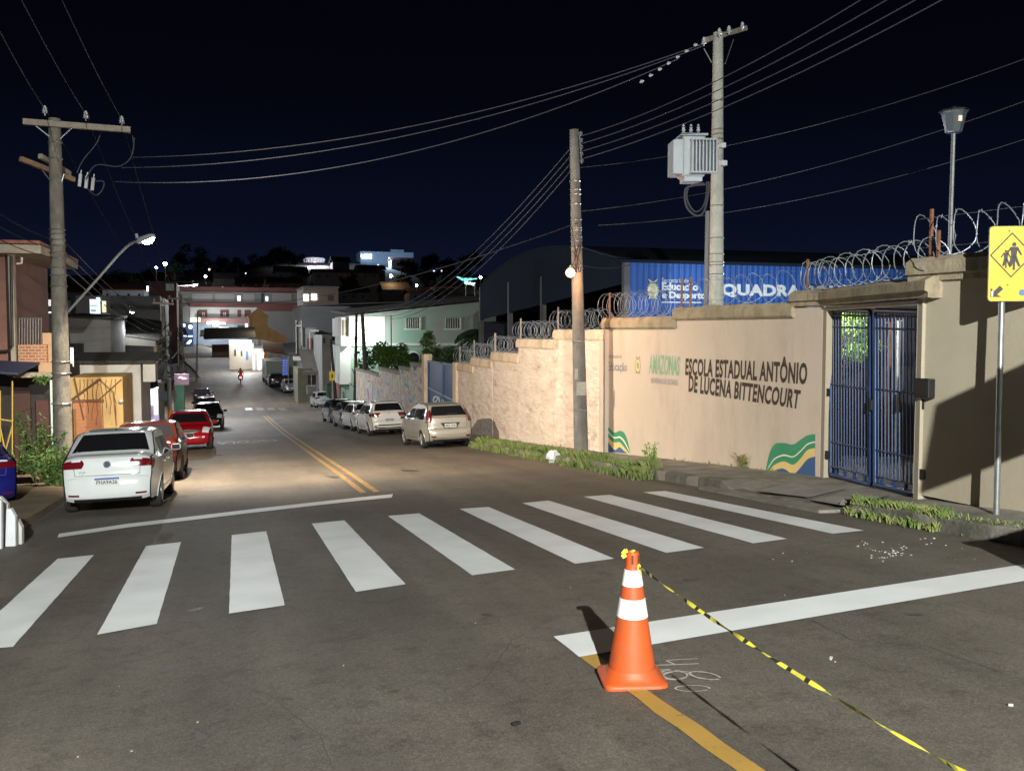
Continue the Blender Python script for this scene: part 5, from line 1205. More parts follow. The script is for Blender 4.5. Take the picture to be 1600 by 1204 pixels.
def skin_person(name, label, loc, joints, edges, radii, M, parts=(), rz=0):
    me = bpy.data.meshes.new(name); me.from_pydata(joints, edges, []); o = bpy.data.objects.new(name, me); COL.objects.link(o)
    o.modifiers.new('skin', 'SKIN'); sv = me.skin_vertices[0].data
    for i, r_ in enumerate(radii): sv[i].radius = (r_, r_)
    sv[0].use_root = True
    ss = o.modifiers.new('sub', 'SUBSURF'); ss.levels = 2; ss.render_levels = 2
    dg = bpy.context.evaluated_depsgraph_get(); m2 = bpy.data.meshes.new_from_object(o.evaluated_get(dg)); m2.materials.clear(); m2.materials.append(M)
    m2.polygons.foreach_set('use_smooth', [True]*len(m2.polygons)); bpy.data.objects.remove(o)
    o2 = bpy.data.objects.new(name, m2); COL.objects.link(o2); o2.location = loc; o2.rotation_euler = (0, 0, rz); tag(o2, label, 'person'); return o2
J = [(0, -.28, .92), (0, -.26, 1.15), (0, -.20, 1.38), (0, -.17, 1.50), (0, -.13, 1.62), (-.19, -.18, 1.38), (-.30, .02, 1.16), (-.31, .27, 1.06), (.19, -.18, 1.38), (.30, .02, 1.16), (.31, .27, 1.06), (-.13, -.25, .88), (-.24, .12, .80), (-.20, -.05, .38), (-.20, .10, .32), (.13, -.25, .88), (.24, .12, .80), (.20, -.05, .38), (.20, .10, .32)]
E_ = [(0, 1), (1, 2), (2, 3), (3, 4), (2, 5), (5, 6), (6, 7), (2, 8), (8, 9), (9, 10), (0, 11), (11, 12), (12, 13), (13, 14), (0, 15), (15, 16), (16, 17), (17, 18)]
RAD = [.15, .15, .16, .06, .10, .075, .05, .035, .075, .05, .035, .10, .075, .05, .04, .10, .075, .05, .04]
pr = skin_person('person', 'rider in a red shirt and dark helmet on the small motorcycle', (mx_, my_, gz(mx_, my_)+.02), J, E_, RAD, mat('shirt_red', (.42, .03, .03), rough=.85))
m = MB(); m.ball((0, -.12, 1.66), .145, 10, sc=(.95, 1.1, 1)); m.build('helmet', M_TRIM, pr, smooth=True, local=True)
m = MB(); m.tube([(-.13, -.25, .88), (-.24, .12, .80)], [.115, .09], 8); m.tube([(-.24, .12, .80), (-.20, -.05, .36)], [.085, .06], 8); m.tube([(.13, -.25, .88), (.24, .12, .80)], [.115, .09], 8); m.tube([(.24, .12, .80), (.20, -.05, .36)], [.085, .06], 8); m.build('trousers', mat('cloth_dark', (.03, .03, .04), rough=.9), pr, smooth=True, local=True)

# ================================================================ BUILDINGS
GRPH = 'dim houses on the far hillside'
def ybox(mb, pl, pr, rt, rb, Y, depth, ground=False, mi=0, inset=0):
    a, b = planeY(pl, rt, Y), planeY(pr, rb, Y); t2 = planeY(pr, rt, Y)
    z1 = (a.z+t2.z)/2; z0 = b.z
    if ground: z0 = min(z0, gz(0, Y)-.6)
    x0, x1 = a.x, b.x
    mb.box(((x0+x1)/2, Y+depth/2+inset, (z0+z1)/2), (abs(x1-x0), depth, z1-z0), mi=mi); return x0, x1, z0, z1
def part(parent, name, M, *boxes, **k):
    m = MB()
    for b in boxes: ybox(m, *b, **k)
    return m.build(name, M, parent)
def house(name, label, Y, px, row, M, cat='building', depth=6, rt=None, rb=None, group=None, walls=(), windows=(), roof=None, extra=()):
    c = planeY(px, row, Y); o = thing(name, label, cat, (c.x, Y+depth/2, gz(0, Y)), group=group)
    for wi, w in enumerate(walls): part(o, 'wall', w[4] if len(w) > 4 else M, (w[0], w[1], w[2], w[3], Y+(w[5] if len(w) > 5 else 0)-.03*wi, depth), ground=(len(w) < 7))
    for w in windows:
        wm = w[4] if len(w) > 4 else M_WIN; f = part(o, 'window', wm, (w[0], w[1], w[2], w[3], Y-.07-.03*len(walls), .05))
        if len(w) > 5 and w[5]:
            x0, x1, z0, z1 = [planeY(w[0], w[2], Y).x, planeY(w[1], w[3], Y).x, planeY(w[1], w[3], Y).z, planeY(w[0], w[2], Y).z]; m = MB(); t = .05
            for bx, bz, sx, sz in (((x0+x1)/2, z0, x1-x0+t, t), ((x0+x1)/2, z1, x1-x0+t, t), (x0, (z0+z1)/2, t, z1-z0-t), (x1, (z0+z1)/2, t, z1-z0-t), ((x0+x1)/2, (z0+z1)/2, t*.6, z1-z0-t)): m.box((bx, Y-.12, bz), (sx, .05, sz))
            m.build('frame', w[5], f)
    for r in (roof or ()):   # sloping sheet: photo points front-left, front-right, rise, depth, material
        a, b = planeY(r[0], r[1], Y), planeY(r[2], r[3], Y); d = Vector((0, r[5], r[4])); off = Vector((0, -.25, 0))
        m = MB(); m.slab([a+off, b+off, b+d, a+d], (0, 0, .09)); m.build('roof', r[6], o)
    for e_ in extra: part(o, e_[0], e_[1], e_[2])
    return o
M_WIN = mat('window_dark', (.012, .014, .018), rough=.15, spec=.7)
M_ROOFD = mat('roof_dark', (.05, .047, .045), (.03, .03, .03), 1.2, .85, .6, wave=('X', 2.5)); M_ROOFR = mat('roof_red', (.20, .06, .045), (.13, .045, .035), 1.5, .85, .5, wave=('X', 2.5))
M_PLAS = mat('plaster_grey', (.26, .26, .25), (.20, .20, .195), 1, .9, .3, 20, stain=(.10, .10, .095), sscale=.9, samt=.6)
M_PLASW = mat('plaster_white', (.62, .61, .58), (.5, .5, .48), 1, .9, .2, 20, stain=(.25, .24, .22), sscale=.9, samt=.5)
M_BRICK = mat('brick_orange', (.42, .17, .08), (.33, .13, .065), rough=.9, brick=(3.2, (.42, .36, .28)))
M_YSH = mat('shed_yellow', (.62, .42, .18), (.50, .33, .14), 1.2, .9, .3, 20, stain=(.28, .17, .08), sscale=1.6, samt=.6)
M_ORD = mat('door_orange', (.50, .22, .11), (.40, .17, .09), 1.5, .8, .2, wave=('Z', 3), stain=(.2, .1, .06), sscale=1.5, samt=.5)
M_REDW = mat('wall_dullred', (.24, .12, .095), (.18, .09, .075), .8, .9, stain=(.12, .07, .06), sscale=1, samt=.6)
M_DKW = mat('wall_dark', (.05, .045, .042), (.035, .03, .03), .8, .95)
M_SLAB = mat('slab_concrete', (.42, .37, .30), (.30, .27, .22), 2, .9, .3, 20, stain=(.15, .12, .1), sscale=2, samt=.6)
# 1 red brick house at the left edge
Y = 27.0
bh = thing('brick_house', 'two storey dull red house at the left edge with brick balcony and blue awning', 'house', (planeY(0, 600, Y).x, Y+3, gz(0, Y)))
part(bh, 'wall', M_REDW, (-90, 13, 396, 572, Y, 6)); part(bh, 'wall', M_DKW, (-90, 86, 575, 735, Y+.9, 5), ground=True)
part(bh, 'column', M_SLAB, (12, 25, 396, 570, Y-.12, .3)); part(bh, 'roof', mat('tile_rim', (.35, .14, .09), (.22, .09, .06), 5, .9), (-90, 62, 374, 381, Y-.7, 6.5)); part(bh, 'eave', M_SLAB, (-90, 64, 381, 396, Y-.6, 6.2))
dp = MB(); dp.tube([planeY(17, 400, Y-.2), planeY(19, 540, Y-.2), planeY(14, 548, Y-.2), planeY(-10, 549, Y-.2)], .035, 8); dp.build('downpipe', M_BLACKM, bh)
g_ = MB(); g_.tube([planeY(26, 412, Y-.3), planeY(34, 411, Y-.3), planeY(34, 402, Y-.3)], .03, 6); g_.build('gutter_spout', M_PLASW, bh)
bal = part(bh, 'balcony', M_BRICK, (28, 74, 538, 566, Y-.05, .15)); part(bh, 'wall', mat('plaster_tan', (.5, .33, .2), (.42, .27, .17), 2, .9), (66, 88, 520, 566, Y+.15, .2))
rl = MB()
for k in range(9): px = 30+k*4.3; rl.tube([planeY(px, 497, Y), planeY(px, 539, Y)], .012, 4)
rl.tube([planeY(30, 497, Y), planeY(65, 497, Y)], .016, 4); rl.build('railing', M_STEEL, bal)
part(bh, 'parapet', mat('plaster_tan', (.5, .33, .2)), (60, 88, 566, 584, Y-.1, .5)); part(bh, 'ledge', M_SLAB, (20, 88, 582, 589, Y-.3, 1))
aw = MB(); a_, b_ = planeY(-60, 560, Y-.2), planeY(62, 566, Y-.2); aw.slab([a_, b_, b_+Vector((-.3, -1.1, -.22)), a_+Vector((0, -1.1, -.22))], (0, 0, -.05)); aw.build('awning', mat('awning_blue', (.03, .04, .09), rough=.7), bh)
for px0, px1, r0, r1, mm_, in ((20, 50, 610, 720, mat('door_brown', (.07, .035, .03), rough=.8)), (56, 78, 625, 715, mat('door_maroon', (.09, .035, .035), rough=.8))): part(bh, 'door', mm_, (px0, px1, r0, r1, Y+.8, .08))
gp_ = MB(); p = planeY(85, 590, 24.2); q = planeY(85.5, 705, 24.2); gp_.box(((p.x+q.x)/2, 24.2, (p.z+q.z)/2-.3), (.14, .14, p.z-q.z+.5)); tag(gp_.build('post', mat('post_palegreen', (.42, .52, .48), (.32, .42, .38), 4, .8)), 'pale green painted post just left of the weathered pole', 'post')
ys_ = thing('metal_stand', 'yellow metal trestle frame in the dark doorway left of the bushes', 'stand', planeY(10, 722, 24))
m = MB()
for a, b in (((0, 610), (0, 720)), ((19, 595), (19, 722)), ((0, 655), (19, 658)), ((0, 668), (9, 710)), ((19, 665), (6, 712)), ((-1, 711), (19, 712))): m.tube([planeY(*a, 23.6), planeY(*b, 23.6)], .018, 4)
m.build('frame', mat('stand_yellow', (.45, .33, .08), rough=.6), ys_)
# 2 yellow shed with orange door
Y = 29.5; sh_ = house('yellow_shed', 'ochre yellow shed with an orange door and vine tendrils behind the white sedan', Y, 150, 650, M_YSH, depth=3, walls=((108, 194, 589, 700),))
d_ = part(sh_, 'door', M_ORD, (116, 160, 628, 712, Y-.05, .05)); part(sh_, 'door_frame', mat('frame_brown', (.2, .09, .05), rough=.8), (113, 116, 626, 712, Y-.09, .08), (160, 162, 626, 712, Y-.09, .08), (113, 162, 624, 627.5, Y-.10, .08))
v_ = MB()
for k in range(9):
    x = 124+k*7; pts = [(x+random.uniform(-2, 2), 592+j*9) for j in range(5+k % 5)]; v_.tube([planeY(*p, Y-.06) for p in pts], .008, 4)
v_.tube([planeY(116, 590, Y-.1), planeY(131, 655, Y-.1)], .02, 5); v_.tube([planeY(112, 624, Y-.1), planeY(157, 591, Y-.1)], .03, 5); v_.tube([planeY(150, 628, Y-.1), planeY(190, 592, Y-.1)], .012, 5); v_.tube([planeY(155, 592, Y-.1), planeY(177, 612, Y-.1), planeY(182, 664, Y-.1)], .012, 5); v_.build('vine', mat('vine_brown', (.16, .09, .05), rough=.9), sh_)
lm = MB(); lm.ball(planeY(189, 626, Y-.12), .07, 8); lm.build('meter', M_PLASW, sh_)
# 3 long low roof with white fascia
Y = 33.0; lo_ = house('low_house', 'low house with long dark roof and pale fascia above the yellow shed', Y, 170, 590, M_PLASW, depth=4, walls=((108, 221, 568, 640),), roof=((104, 568, 243, 567, .22, 3.0, M_ROOFD),))
part(lo_, 'water_tank', M_PLASW, (223, 243, 569, 596, Y-.1, 1.2))
# 4 grey house and its neighbours going down
house('grey_house', 'pale grey rendered house with a dark window behind the weathered pole', 44, 140, 530, M_PLAS, depth=6, walls=((100, 175, 495, 566),), windows=((110, 131, 537, 562, M_WIN, M_DKW),), roof=((98, 495, 178, 500, .2, 6, M_ROOFD),))
tl = thing('tube_lamp', 'vertical white lit tube lamp on the wall beside the weathered pole', 'lamp', planeY(110, 558, 31.5)); m = MB(); m.box(planeY(112.5, 558, 31.6), (.10, .05, .62)); m.build('housing', M_LAMPB, tl); m = MB(); m.box(planeY(112.5, 558, 31.54), (.06, .04, .56)); m.build('tube', glow('tube_warm', (1, .88, .65), 3), tl)
hw_ = house('white_roof_house', 'house with curved dark roof, white eave and long dark window left of the tangled pole', 50, 210, 550, mat('plaster_beige', (.46, .38, .27), (.38, .31, .22), 1, .9), depth=7, walls=((174, 246, 538, 600),), windows=((176, 240, 540, 552),), roof=((172, 524, 249, 534, 1.0, 6, M_ROOFD),))
m = MB(); a_, b_, c_, d_ = planeY(172, 523, 49.7), planeY(243, 533, 49.7), planeY(243, 541, 49.7), planeY(174, 538, 49.7); m.slab([a_, b_, c_, d_], (0, -.1, 0)); m.build('eave', M_PLASW, hw_)
part(hw_, 'wall', M_PLASW, (180, 205, 562, 590, 49.8, .2))
house('dark_block', 'tall dark grey rendered block behind the curved roof house', 62, 210, 500, mat('plaster_dim', (.11, .115, .125), (.085, .09, .10), .5, .9), depth=9, walls=((176, 248, 470, 560), (172, 250, 462, 475)), windows=((212, 214, 520, 530),))
# shop with white lit front
Y = 39.0; sp_ = house('white_shop', 'small shop with a brightly lit white front and violet plinth past the yellow shed', Y, 225, 640, M_PLASW, depth=4, walls=((195, 248, 604, 668),), roof=((190, 604, 252, 596, .5, 4, M_ROOFD),))
part(sp_, 'plinth', mat('plinth_violet', (.20, .16, .26), rough=.8), (227, 249, 648, 668, Y-.08, .08)); part(sp_, 'door', mat('door_plum', (.12, .07, .12), rough=.8), (235, 240, 633, 650, Y-.1, .05)); part(sp_, 'fence', mat('fence_olive', (.16, .15, .08), (.11, .1, .06), 3, .9), (197, 227, 641, 668, Y-.5, .1))
l_ = planeY(236, 607, Y-.9); sl = thing('shop_lamp', 'lamp under the eave of the lit white shop', 'lamp', l_); m = MB(); m.box(l_+Vector((0, 0, .05)), (.5, .1, .05)); m.build('tube', glow('tube_cool', (.9, .95, 1), 8), sl); lamp(l_-Vector((0, .15, .15)), 130, (.92, .96, 1), .1)
ob = thing('shop_awning', 'dark low awning over the pavement beside the lit white shop', 'awning', planeY(210, 600, 37.5)); m = MB(); a_, b_ = planeY(193, 602, 38.9), planeY(246, 588, 38.9); m.slab([a_, b_, b_+Vector((.1, -1.3, -.35)), a_+Vector((0, -1.3, -.35))], (0, 0, .05)); m.build('sheet', M_ROOFD, ob)
# kiosk, signs, posts by the pavement
kp = planeY(280, 640, 66); kk = thing('green_kiosk', 'narrow dark green kiosk below the pink sign', 'kiosk', (kp.x, 66, gz(-4, 66)))
part(kk, 'body', mat('kiosk_green', (.018, .085, .045), (.015, .07, .04), 2, .6), (271, 288, 598, 642, 66, 1.1)); part(kk, 'hatch', M_BLACKM, (270, 276, 611, 620, 65.9, .06)); part(kk, 'roof', M_DKW, (268, 291, 594, 598, 65.7, 1.6))
pk_ = thing('pink_sign', 'pale pink rectangular sign board over the green kiosk', 'sign', planeY(284, 593, 60)); part(pk_, 'panel', mat('sign_pink', (.55, .36, .52), (.5, .33, .48), 2, .5), (272, 295, 584, 601, 60, .12)); 
m = MB(); m.tube([planeY(279, 591, 59.92), planeY(283, 589, 59.92), planeY(285, 592, 59.92), planeY(291, 592, 59.92)], .03, 4); m.build('script_mark', M_WPT, pk_); m = MB(); m.tube([planeY(273, 600, 60.06), planeY(273, 640, 60.06)], .05, 6); m.build('post', M_STEEL, pk_)
bs = thing('blue_sign', 'small dark blue sign beside the bright shop wall', 'sign', planeY(253, 618, 41)); part(bs, 'panel', mat('sign_navy', (.03, .07, .14), rough=.5), (247, 261, 611, 625, 41, .1)); m = MB(); m.tube([planeY(250, 611, 41.05), planeY(250, 596, 41.05)], .02, 5); m.build('bracket', M_STEEL, bs)
mp_ = thing('metal_mast', 'pale steel mast with orange painted foot beside the bright shop wall', 'post', (planeY(265, 660, 44).x, 44, gz(-3, 44))); m = MB(); m.tube([planeY(264, 590, 44), planeY(266, 668, 44)], .09, 8); m.build('shaft', M_STEEL, mp_); m = MB(); m.tube([planeY(266, 640, 43.9), planeY(266.5, 676, 43.9)], .11, 8); m.build('painted_foot', mat('foot_orange', (.7, .18, .05), rough=.6), mp_)
yb_ = house('ochre_fence', 'short ochre board fence between the bright shop and steel mast', 43, 252, 640, mat('board_ochre', (.38, .28, .14), (.28, .2, .1), 3, .9), cat='fence', depth=.1, walls=((250, 257, 625, 672),)); 
part(yb_, 'panel', mat('poster_mix', (.3, .3, .3), (.6, .58, .55), 8, .9), (257, 262, 622, 655, 42.9, .05))
# wire cluttered poles further down the left side
def farpole(label, px_t, row_t, px_b, Y, r=.15, arms=(), lamp_=None, M=M_POLEW, mess=0, hgt=None):
    t = planeY(px_t, row_t, Y); b = planeY(px_b, 600, Y); b = Vector((b.x, Y, gz(b.x, Y)+.1)); o = thing('utility_pole', label, 'utility pole', b)
    m = MB(); m.tube([b, t], [r, r*.65], 10); m.build('shaft', M, o, smooth=True)
    for a in arms: 
        m = MB(); p, q = planeY(a[0], a[1], Y-.15), planeY(a[2], a[3], Y-.15); d = q-p; m.box((p+q)/2, (d.length, .09, .11), rz=0, ry=-math.atan2(d.z, d.x)); m.build('cross_arm', M_ARM, o)
        for k in range(3):
            m = MB(); insul(m, p.lerp(q, .08+.42*k)+Vector((0, 0, .06)), .06, .18); m.build('insulator', M_PORC, o, smooth=True)
    if mess:
        m = MB(); rn = random.Random(int(px_t))
        for k in range(mess):
            f_ = rn.uniform(.25, .8); c = b.lerp(t, f_); m.tube([c+Vector((rn.uniform(-.5, .5), rn.uniform(-.3, .1), rn.uniform(-.5, .5))) for j in range(4)], .022, 4)
            if k % 2: m.box(c+Vector((rn.uniform(-.35, .35), -.2, 0)), (.18, .12, rn.uniform(.15, .35)))
        m.build('cable_clutter', M_RUBBER, o)
    return o, t, b
_, pA, _ = farpole('dark pole with a cross-arm and tangled cables left of the green kiosk', 255, 478, 258, 52, arms=((238, 473, 272, 475),), mess=22)
_, pB, _ = farpole('darker pole with cable tangle right of the first tangled one, lamp arm low on it', 282, 460, 284, 68, arms=((262, 466, 298, 468),), mess=16, r=.19)
farpole('thin plain pole in front of the yellow shop sign', 309, 485, 307, 118, r=.12)
_, L4 = street_lamp('lamp on a straight pale arm low on the tangled left pole', planeY(268, 560, 60), planeY(285, 541, 60), planeY(293, 534, 60), .5, GLOWC, r=.04)
lamp(L4-Vector((0, 0, .1)), 1500, (.95, .97, 1), .12, 'SPOT', (0, R(-25), 0), 165, .3)
_, L5 = street_lamp('bright white lit street lamp over the junction at the bottom of the hill', planeY(278, 446, 84), planeY(290, 446, 84), planeY(297, 445, 84), .9, GLOWC, r=.05, hw=.16)
lamp(L5-Vector((0, 0, .2)), 5500, (.93, .95, 1), .15)
o6, L6 = street_lamp('glaring white street lamp on a short bracket above the curved roof house', planeY(196, 474, 50), planeY(199, 480, 50), planeY(206, 485, 49.5), .55, GLOWC, r=.04, hw=.13)
lamp(L6-Vector((0, 0, .1)), 220, (.95, .97, 1), .15, 'SPOT', (R(-15), R(-40), 0), 160, .3)
P = [[(x, y, gz(x, y)+.16) for x in [KR+bend(y)+k*2.2 for k in range(9)]] for y in range(114, 186, 4)]
struct(MB().grid(P).build('far_pavement', mat('pale_far_pavement', (.30, .285, .25), (.24, .23, .2), .5, .9), at0=True))
m = MB(); m.grid([[(KR+bend(y)-.02, y, gz(KR, y)-.1), (KR+bend(y)-.02, y, gz(KR, y)+.17)] for y in range(114, 186, 4)]); struct(m.build('far_kerb', M_KERB, at0=True))
# 5 end of street: two storey galleria across the junction
GW = glow('lit_window', (.75, .85, 1), 1.3); GWB = glow('lit_window_bright', (.85, .93, 1), 4); GWW = glow('lit_window_warm', (1, .8, .5), 2)
M_FB = mat('far_brown', (.16, .06, .055), (.12, .05, .045), .3, .9); M_FG = mat('far_grey', (.20, .20, .19), (.16, .16, .155), .3, .9); M_FW = mat('far_white', (.52, .53, .50), (.42, .43, .40), .4, .9)
g1 = house('long_building', 'long two storey building with red roof bands closing the end of the street', 188, 350, 480, M_FG, depth=12, walls=((272, 470, 456, 473, M_FG), (272, 402, 480, 497, M_FW), (272, 400, 496, 522, mat('far_shop', (.30, .34, .38), (.2, .24, .3), .6, .8))),
  windows=((310, 324, 484, 495, M_FB), (344, 358, 484, 495, M_FB), (371, 377, 484, 495, M_FB), (382, 392, 484, 495, M_FB), (371, 376, 462, 470, GW), (415, 419, 463, 470, GW), (300, 332, 458, 471, mat('far_screen', (.26, .25, .23))), (336, 366, 458, 471, mat('far_screen', (.26, .25, .23))), (380, 398, 458, 471, mat('far_screen', (.26, .25, .23))), (408, 412, 458, 472, M_DKW), (425, 456, 458, 471, mat('far_screen', (.26, .25, .23))), (371, 383, 508, 516, M_DKW), (383, 387, 505, 516, GW)))
part(g1, 'roof', M_FB, (272, 472, 448.5, 456, 187.2, 13)); part(g1, 'roof_band', M_FB, (296, 402, 473.5, 480, 187, 1.5), (402, 470, 474, 486, 187, 1.5)); part(g1, 'awning', mat('far_awning', (.24, .12, .10), (.18, .09, .08), .5), (310, 392, 497, 505, 186, 2))
part(g1, 'shop_sign', glow('sign_yellow_far', (.9, .72, .02), .75), (296, 313, 496, 503, 185.6, .3)); part(g1, 'shop_sign', glow('sign_yellow_far', (.9, .72, .02), .75), (342, 358, 511, 518, 185.6, .3)); part(g1, 'shop_light', glow('shop_white', (.9, .92, 1), 7), (323, 332, 502.5, 506, 185.4, .2), (332, 341, 501.5, 509, 185.4, .2), (341, 352, 504, 506, 185.4, .2))
m = MB()
for px, s_ in ((318, -1), (351, 1)):
    for dx in (-1.2, 1.2): m.box(planeY(px+dx, 491, 187.7), (.16, .1, .8))
m.build('shutter_mark', M_FW, g1)
lamp(planeY(336, 512, 182), 1300, (.9, .95, 1), .3); lamp(planeY(380, 488, 174), 1100, (.95, .95, 1), .3)
house('corner_building', 'brown corner building with bright windows above the dark poles', 150, 250, 455, mat('far_maroon_dark', (.06, .022, .02), (.045, .018, .016), .3, .9), depth=10, walls=((232, 276, 441, 468),), windows=((229, 232, 447, 455, GWB), (236, 241, 468, 474, GW), (246, 252, 468, 474, GW), (259, 272, 443, 454, mat('panel_teal', (.30, .38, .36))), (278, 284, 456, 464, mat('panel_teal', (.30, .38, .36)))), roof=((224, 441, 300, 441, .6, 8, M_ROOFD),))
house('billboard_house', 'house with an oval poster and small grey windows right of the dark poles', 185, 292, 490, M_FG, depth=2, walls=((278, 297, 480, 498),), windows=((281, 285, 482, 494, M_FW), (297, 304, 485, 496, M_FW)))
house('blue_front_shop', 'shop front lit in blue beyond the dark poles', 182, 290, 515, mat('far_blue', (.08, .16, .35), (.05, .1, .25), .8, .7), depth=3, walls=((283, 302, 505, 528),), windows=((286, 289, 506, 510, GWB), (295, 300, 508, 513, GWB), (286, 301, 524, 526, GW)))
house('green_front_house', 'low olive fronted house between the tangled poles', 175, 268, 495, mat('far_olive', (.10, .12, .06), (.06, .07, .04), .6), depth=6, walls=((256, 279, 492, 505),), windows=((258, 265, 489, 494, M_FW),))
house('grey_kiosk', 'pale grey kiosk with a little window between the tangled poles', 165, 268, 525, M_PLASW, depth=4, walls=((260, 276, 512, 541),), windows=((263, 271, 515, 520, M_WIN),), roof=((258, 512, 279, 514, .5, 4, M_ROOFD),))
# ochre water tower house
Y = 150.0; ot = thing('ochre_tower', 'ochre gabled water tower house with a long sloping wall to its right', 'building', planeY(403, 530, Y)); M_OCH = mat('ochre_wall', (.33, .21, .10), (.25, .155, .08), .6, .9, stain=(.14, .09, .05), sscale=.5, samt=.6)
m = MB(); m.slab([planeY(389, 492, Y), planeY(389, 530, Y), planeY(418, 530, Y), planeY(418, 492, Y), planeY(402, 482, Y)][::-1], (0, 3, 0)); m.build('wall', M_OCH, ot)
m = MB(); m.slab([planeY(418, 510, Y+.2), planeY(418, 535, Y+.2), planeY(447, 535, Y+.2), planeY(447, 526, Y+.2)][::-1], (0, 2, 0)); m.build('sloping_wall', M_OCH, ot)
for a, b in (((387, 493), (403, 481)), ((420, 493), (403, 481))): m = MB(); a, b = planeY(*a, Y-.3), planeY(*b, Y-.3); m.slab([a, b, b+Vector((0, 3.6, 0)), a+Vector((0, 3.6, 0))], (0, 0, -.15)); m.build('roof', mat('ochre_roof', (.3, .2, .12)), ot)
part(ot, 'door', mat('ochre_dark', (.18, .1, .05)), (391, 394, 497, 518, Y-.1, .1))
lamp(planeY(405, 505, 138), 900, (1, .85, .6), .3)
# right side shops at the bottom of the hill
house('brown_wall_shop', 'low brown walled shop with dark shutters at the far corner', 158, 350, 545, mat('far_brownwall', (.24, .17, .12), (.18, .13, .09), .5), depth=6, walls=((331, 358, 538, 556), (358, 372, 535, 558)), windows=((332, 357, 539, 550, mat('shutter_maroon', (.09, .03, .03))),), roof=((312, 526, 372, 522, 1, 6, mat('roof_black', (.018, .017, .016), rough=.95, spec=.1)),))
ls_ = house('lit_shop', 'shop with a glaring white light box sign at the bend of the street', 136, 385, 550, mat('far_tan', (.40, .34, .26), (.34, .28, .2), .5), depth=6, walls=((358, 397, 536, 566),), windows=((384, 388, 548, 562, mat('door_blue', (.05, .12, .30))), (376, 379, 546, 556, M_DKW), (366, 369, 546, 556, M_DKW)), roof=((318, 530, 400, 528, 1.5, 6, mat('roof_black', (.018, .017, .016))),))
part(ls_, 'light_box', glow('lightbox', (.88, .94, 1), 9), (370, 393, 532, 546.5, 134.6, .5)); part(ls_, 'light_box', glow('lightbox_dim', (.6, .85, 1), 2.5), (358, 370, 531, 539, 134.8, .4))
lamp(planeY(382, 552, 130), 1200, (.9, .95, 1), .3)
def xface(mb, a, b, z0=None, X=9.0, th=.2):
    """wall along the street side: photo columns a..b=(px,row_top,row_bottom)"""
    p, q = planeX(a[0], a[1], X), planeX(b[0], b[1], X); lo = lambda r, y: (z0 if z0 is not None else gz(8, y)-.2)
    mb.slab([Vector((X, p.y, lo(0, p.y))), Vector((X, q.y, lo(0, q.y))), Vector((X, q.y, q.z)), Vector((X, p.y, p.z))], (th, 0, 0))
Y = 134.0; wr_ = house('white_row', 'row of small white shop fronts left of the box truck', Y, 405, 570, M_FW, depth=5, walls=((394, 412, 545, 590),), windows=((398, 401, 552, 580, mat('far_tan', (.4, .34, .26))), (404, 408, 550, 578, GW), (405, 408, 576, 581, M_DKW)))
Y = 124.0; rr_ = house('red_roof_shop', 'shop with a dark red tin roof and row of small signs above the box truck', Y, 430, 560, M_FW, depth=8, walls=((413, 470, 552, 600),), roof=((412, 549, 462, 556, 1.3, 9, M_ROOFR),))
part(rr_, 'sign_board', mat('board_orange', (.75, .34, .06), rough=.5), (412, 418, 549, 564, Y-.4, .2)); part(rr_, 'sign_board', mat('board_pale', (.5, .48, .44), (.25, .2, .2), 3, .6), (419, 440, 554, 564, Y-.4, .1))
part(rr_, 'upper_wall', M_PLASW, (450, 472, 540, 556, Y-.2, 2)); part(rr_, 'pipe', mat('pipe_red', (.4, .09, .06)), (412, 440, 547, 549, Y-.6, .2))
bb = thing('blue_banner', 'tall bright blue banner with rows of white marks beside the box truck', 'banner', planeY(445, 585, 96)); part(bb, 'cloth', mat('banner_blue', (.03, .10, .50), rough=.6), (441, 450, 560, 586, 96, .05))
m = MB()
for j in range(6):
    for i in range(2): m.box(planeY(443.4+i*4, 563+j*4, 95.96), (.10, .01, .07))
m.build('marks', M_WPT, bb); m = MB(); m.tube([planeY(450.5, 556, 96), planeY(450.5, 600, 96)], .04, 6); m.build('pole', M_STEEL, bb)
# cluttered houses on the right before the mint house
Y = 92.0; ch = house('cluttered_house', 'narrow grey house with white posts and dark porch right of the blue banner', Y, 475, 540, M_PLAS, depth=6, walls=((470, 495, 512, 600),), windows=((480, 488, 528, 545, M_FB), (462, 470, 502, 550, mat('pane_olive', (.16, .17, .12)))), roof=((446, 552, 500, 545, .8, 5, M_ROOFD),))
part(ch, 'post', M_PLASW, (462, 463.5, 500, 552, Y-.3, .15), (470, 471.5, 500, 540, Y-.3, .15), (483, 485, 516, 545, Y-.6, .2)); part(ch, 'beam', M_PLASW, (483, 498, 515, 518, Y-.6, .2), (462, 470, 508, 510, Y-.3, .15)); part(ch, 'ac_unit', M_PLASW, (497, 503, 523, 533, Y-1, .8)); part(ch, 'awning', M_PLASW, (459, 472, 557, 563, Y-2.0, 1.2))
Y = 84.0; ch2 = house('porch_house', 'low house with a dark wide roof and open dark porch behind the small white hatchback', Y, 500, 590, mat('porch_wall', (.30, .27, .22), (.24, .21, .17), .8), depth=6, walls=((486, 528, 596, 625), (465, 486, 575, 620, mat('wall_olive', (.22, .22, .16), (.17, .17, .12), .8))), windows=((481, 493, 586, 600, M_DKW), (500, 514, 584, 602, M_DKW)), roof=((474, 582, 532, 580, 1.9, 5, mat('roof_brown', (.11, .10, .085), (.08, .07, .06), 1, .9)),))
part(ch2, 'fascia', mat('fascia_brown', (.22, .19, .15)), (474, 529, 580, 585, Y-.4, .2)); part(ch2, 'post', M_PLASW, (494, 497, 584, 620, Y-.2, .25), (486, 487, 584, 610, Y-.2, .2)); part(ch2, 'rubble', M_PLAS, (480, 494, 603, 616, Y-1.2, .8))
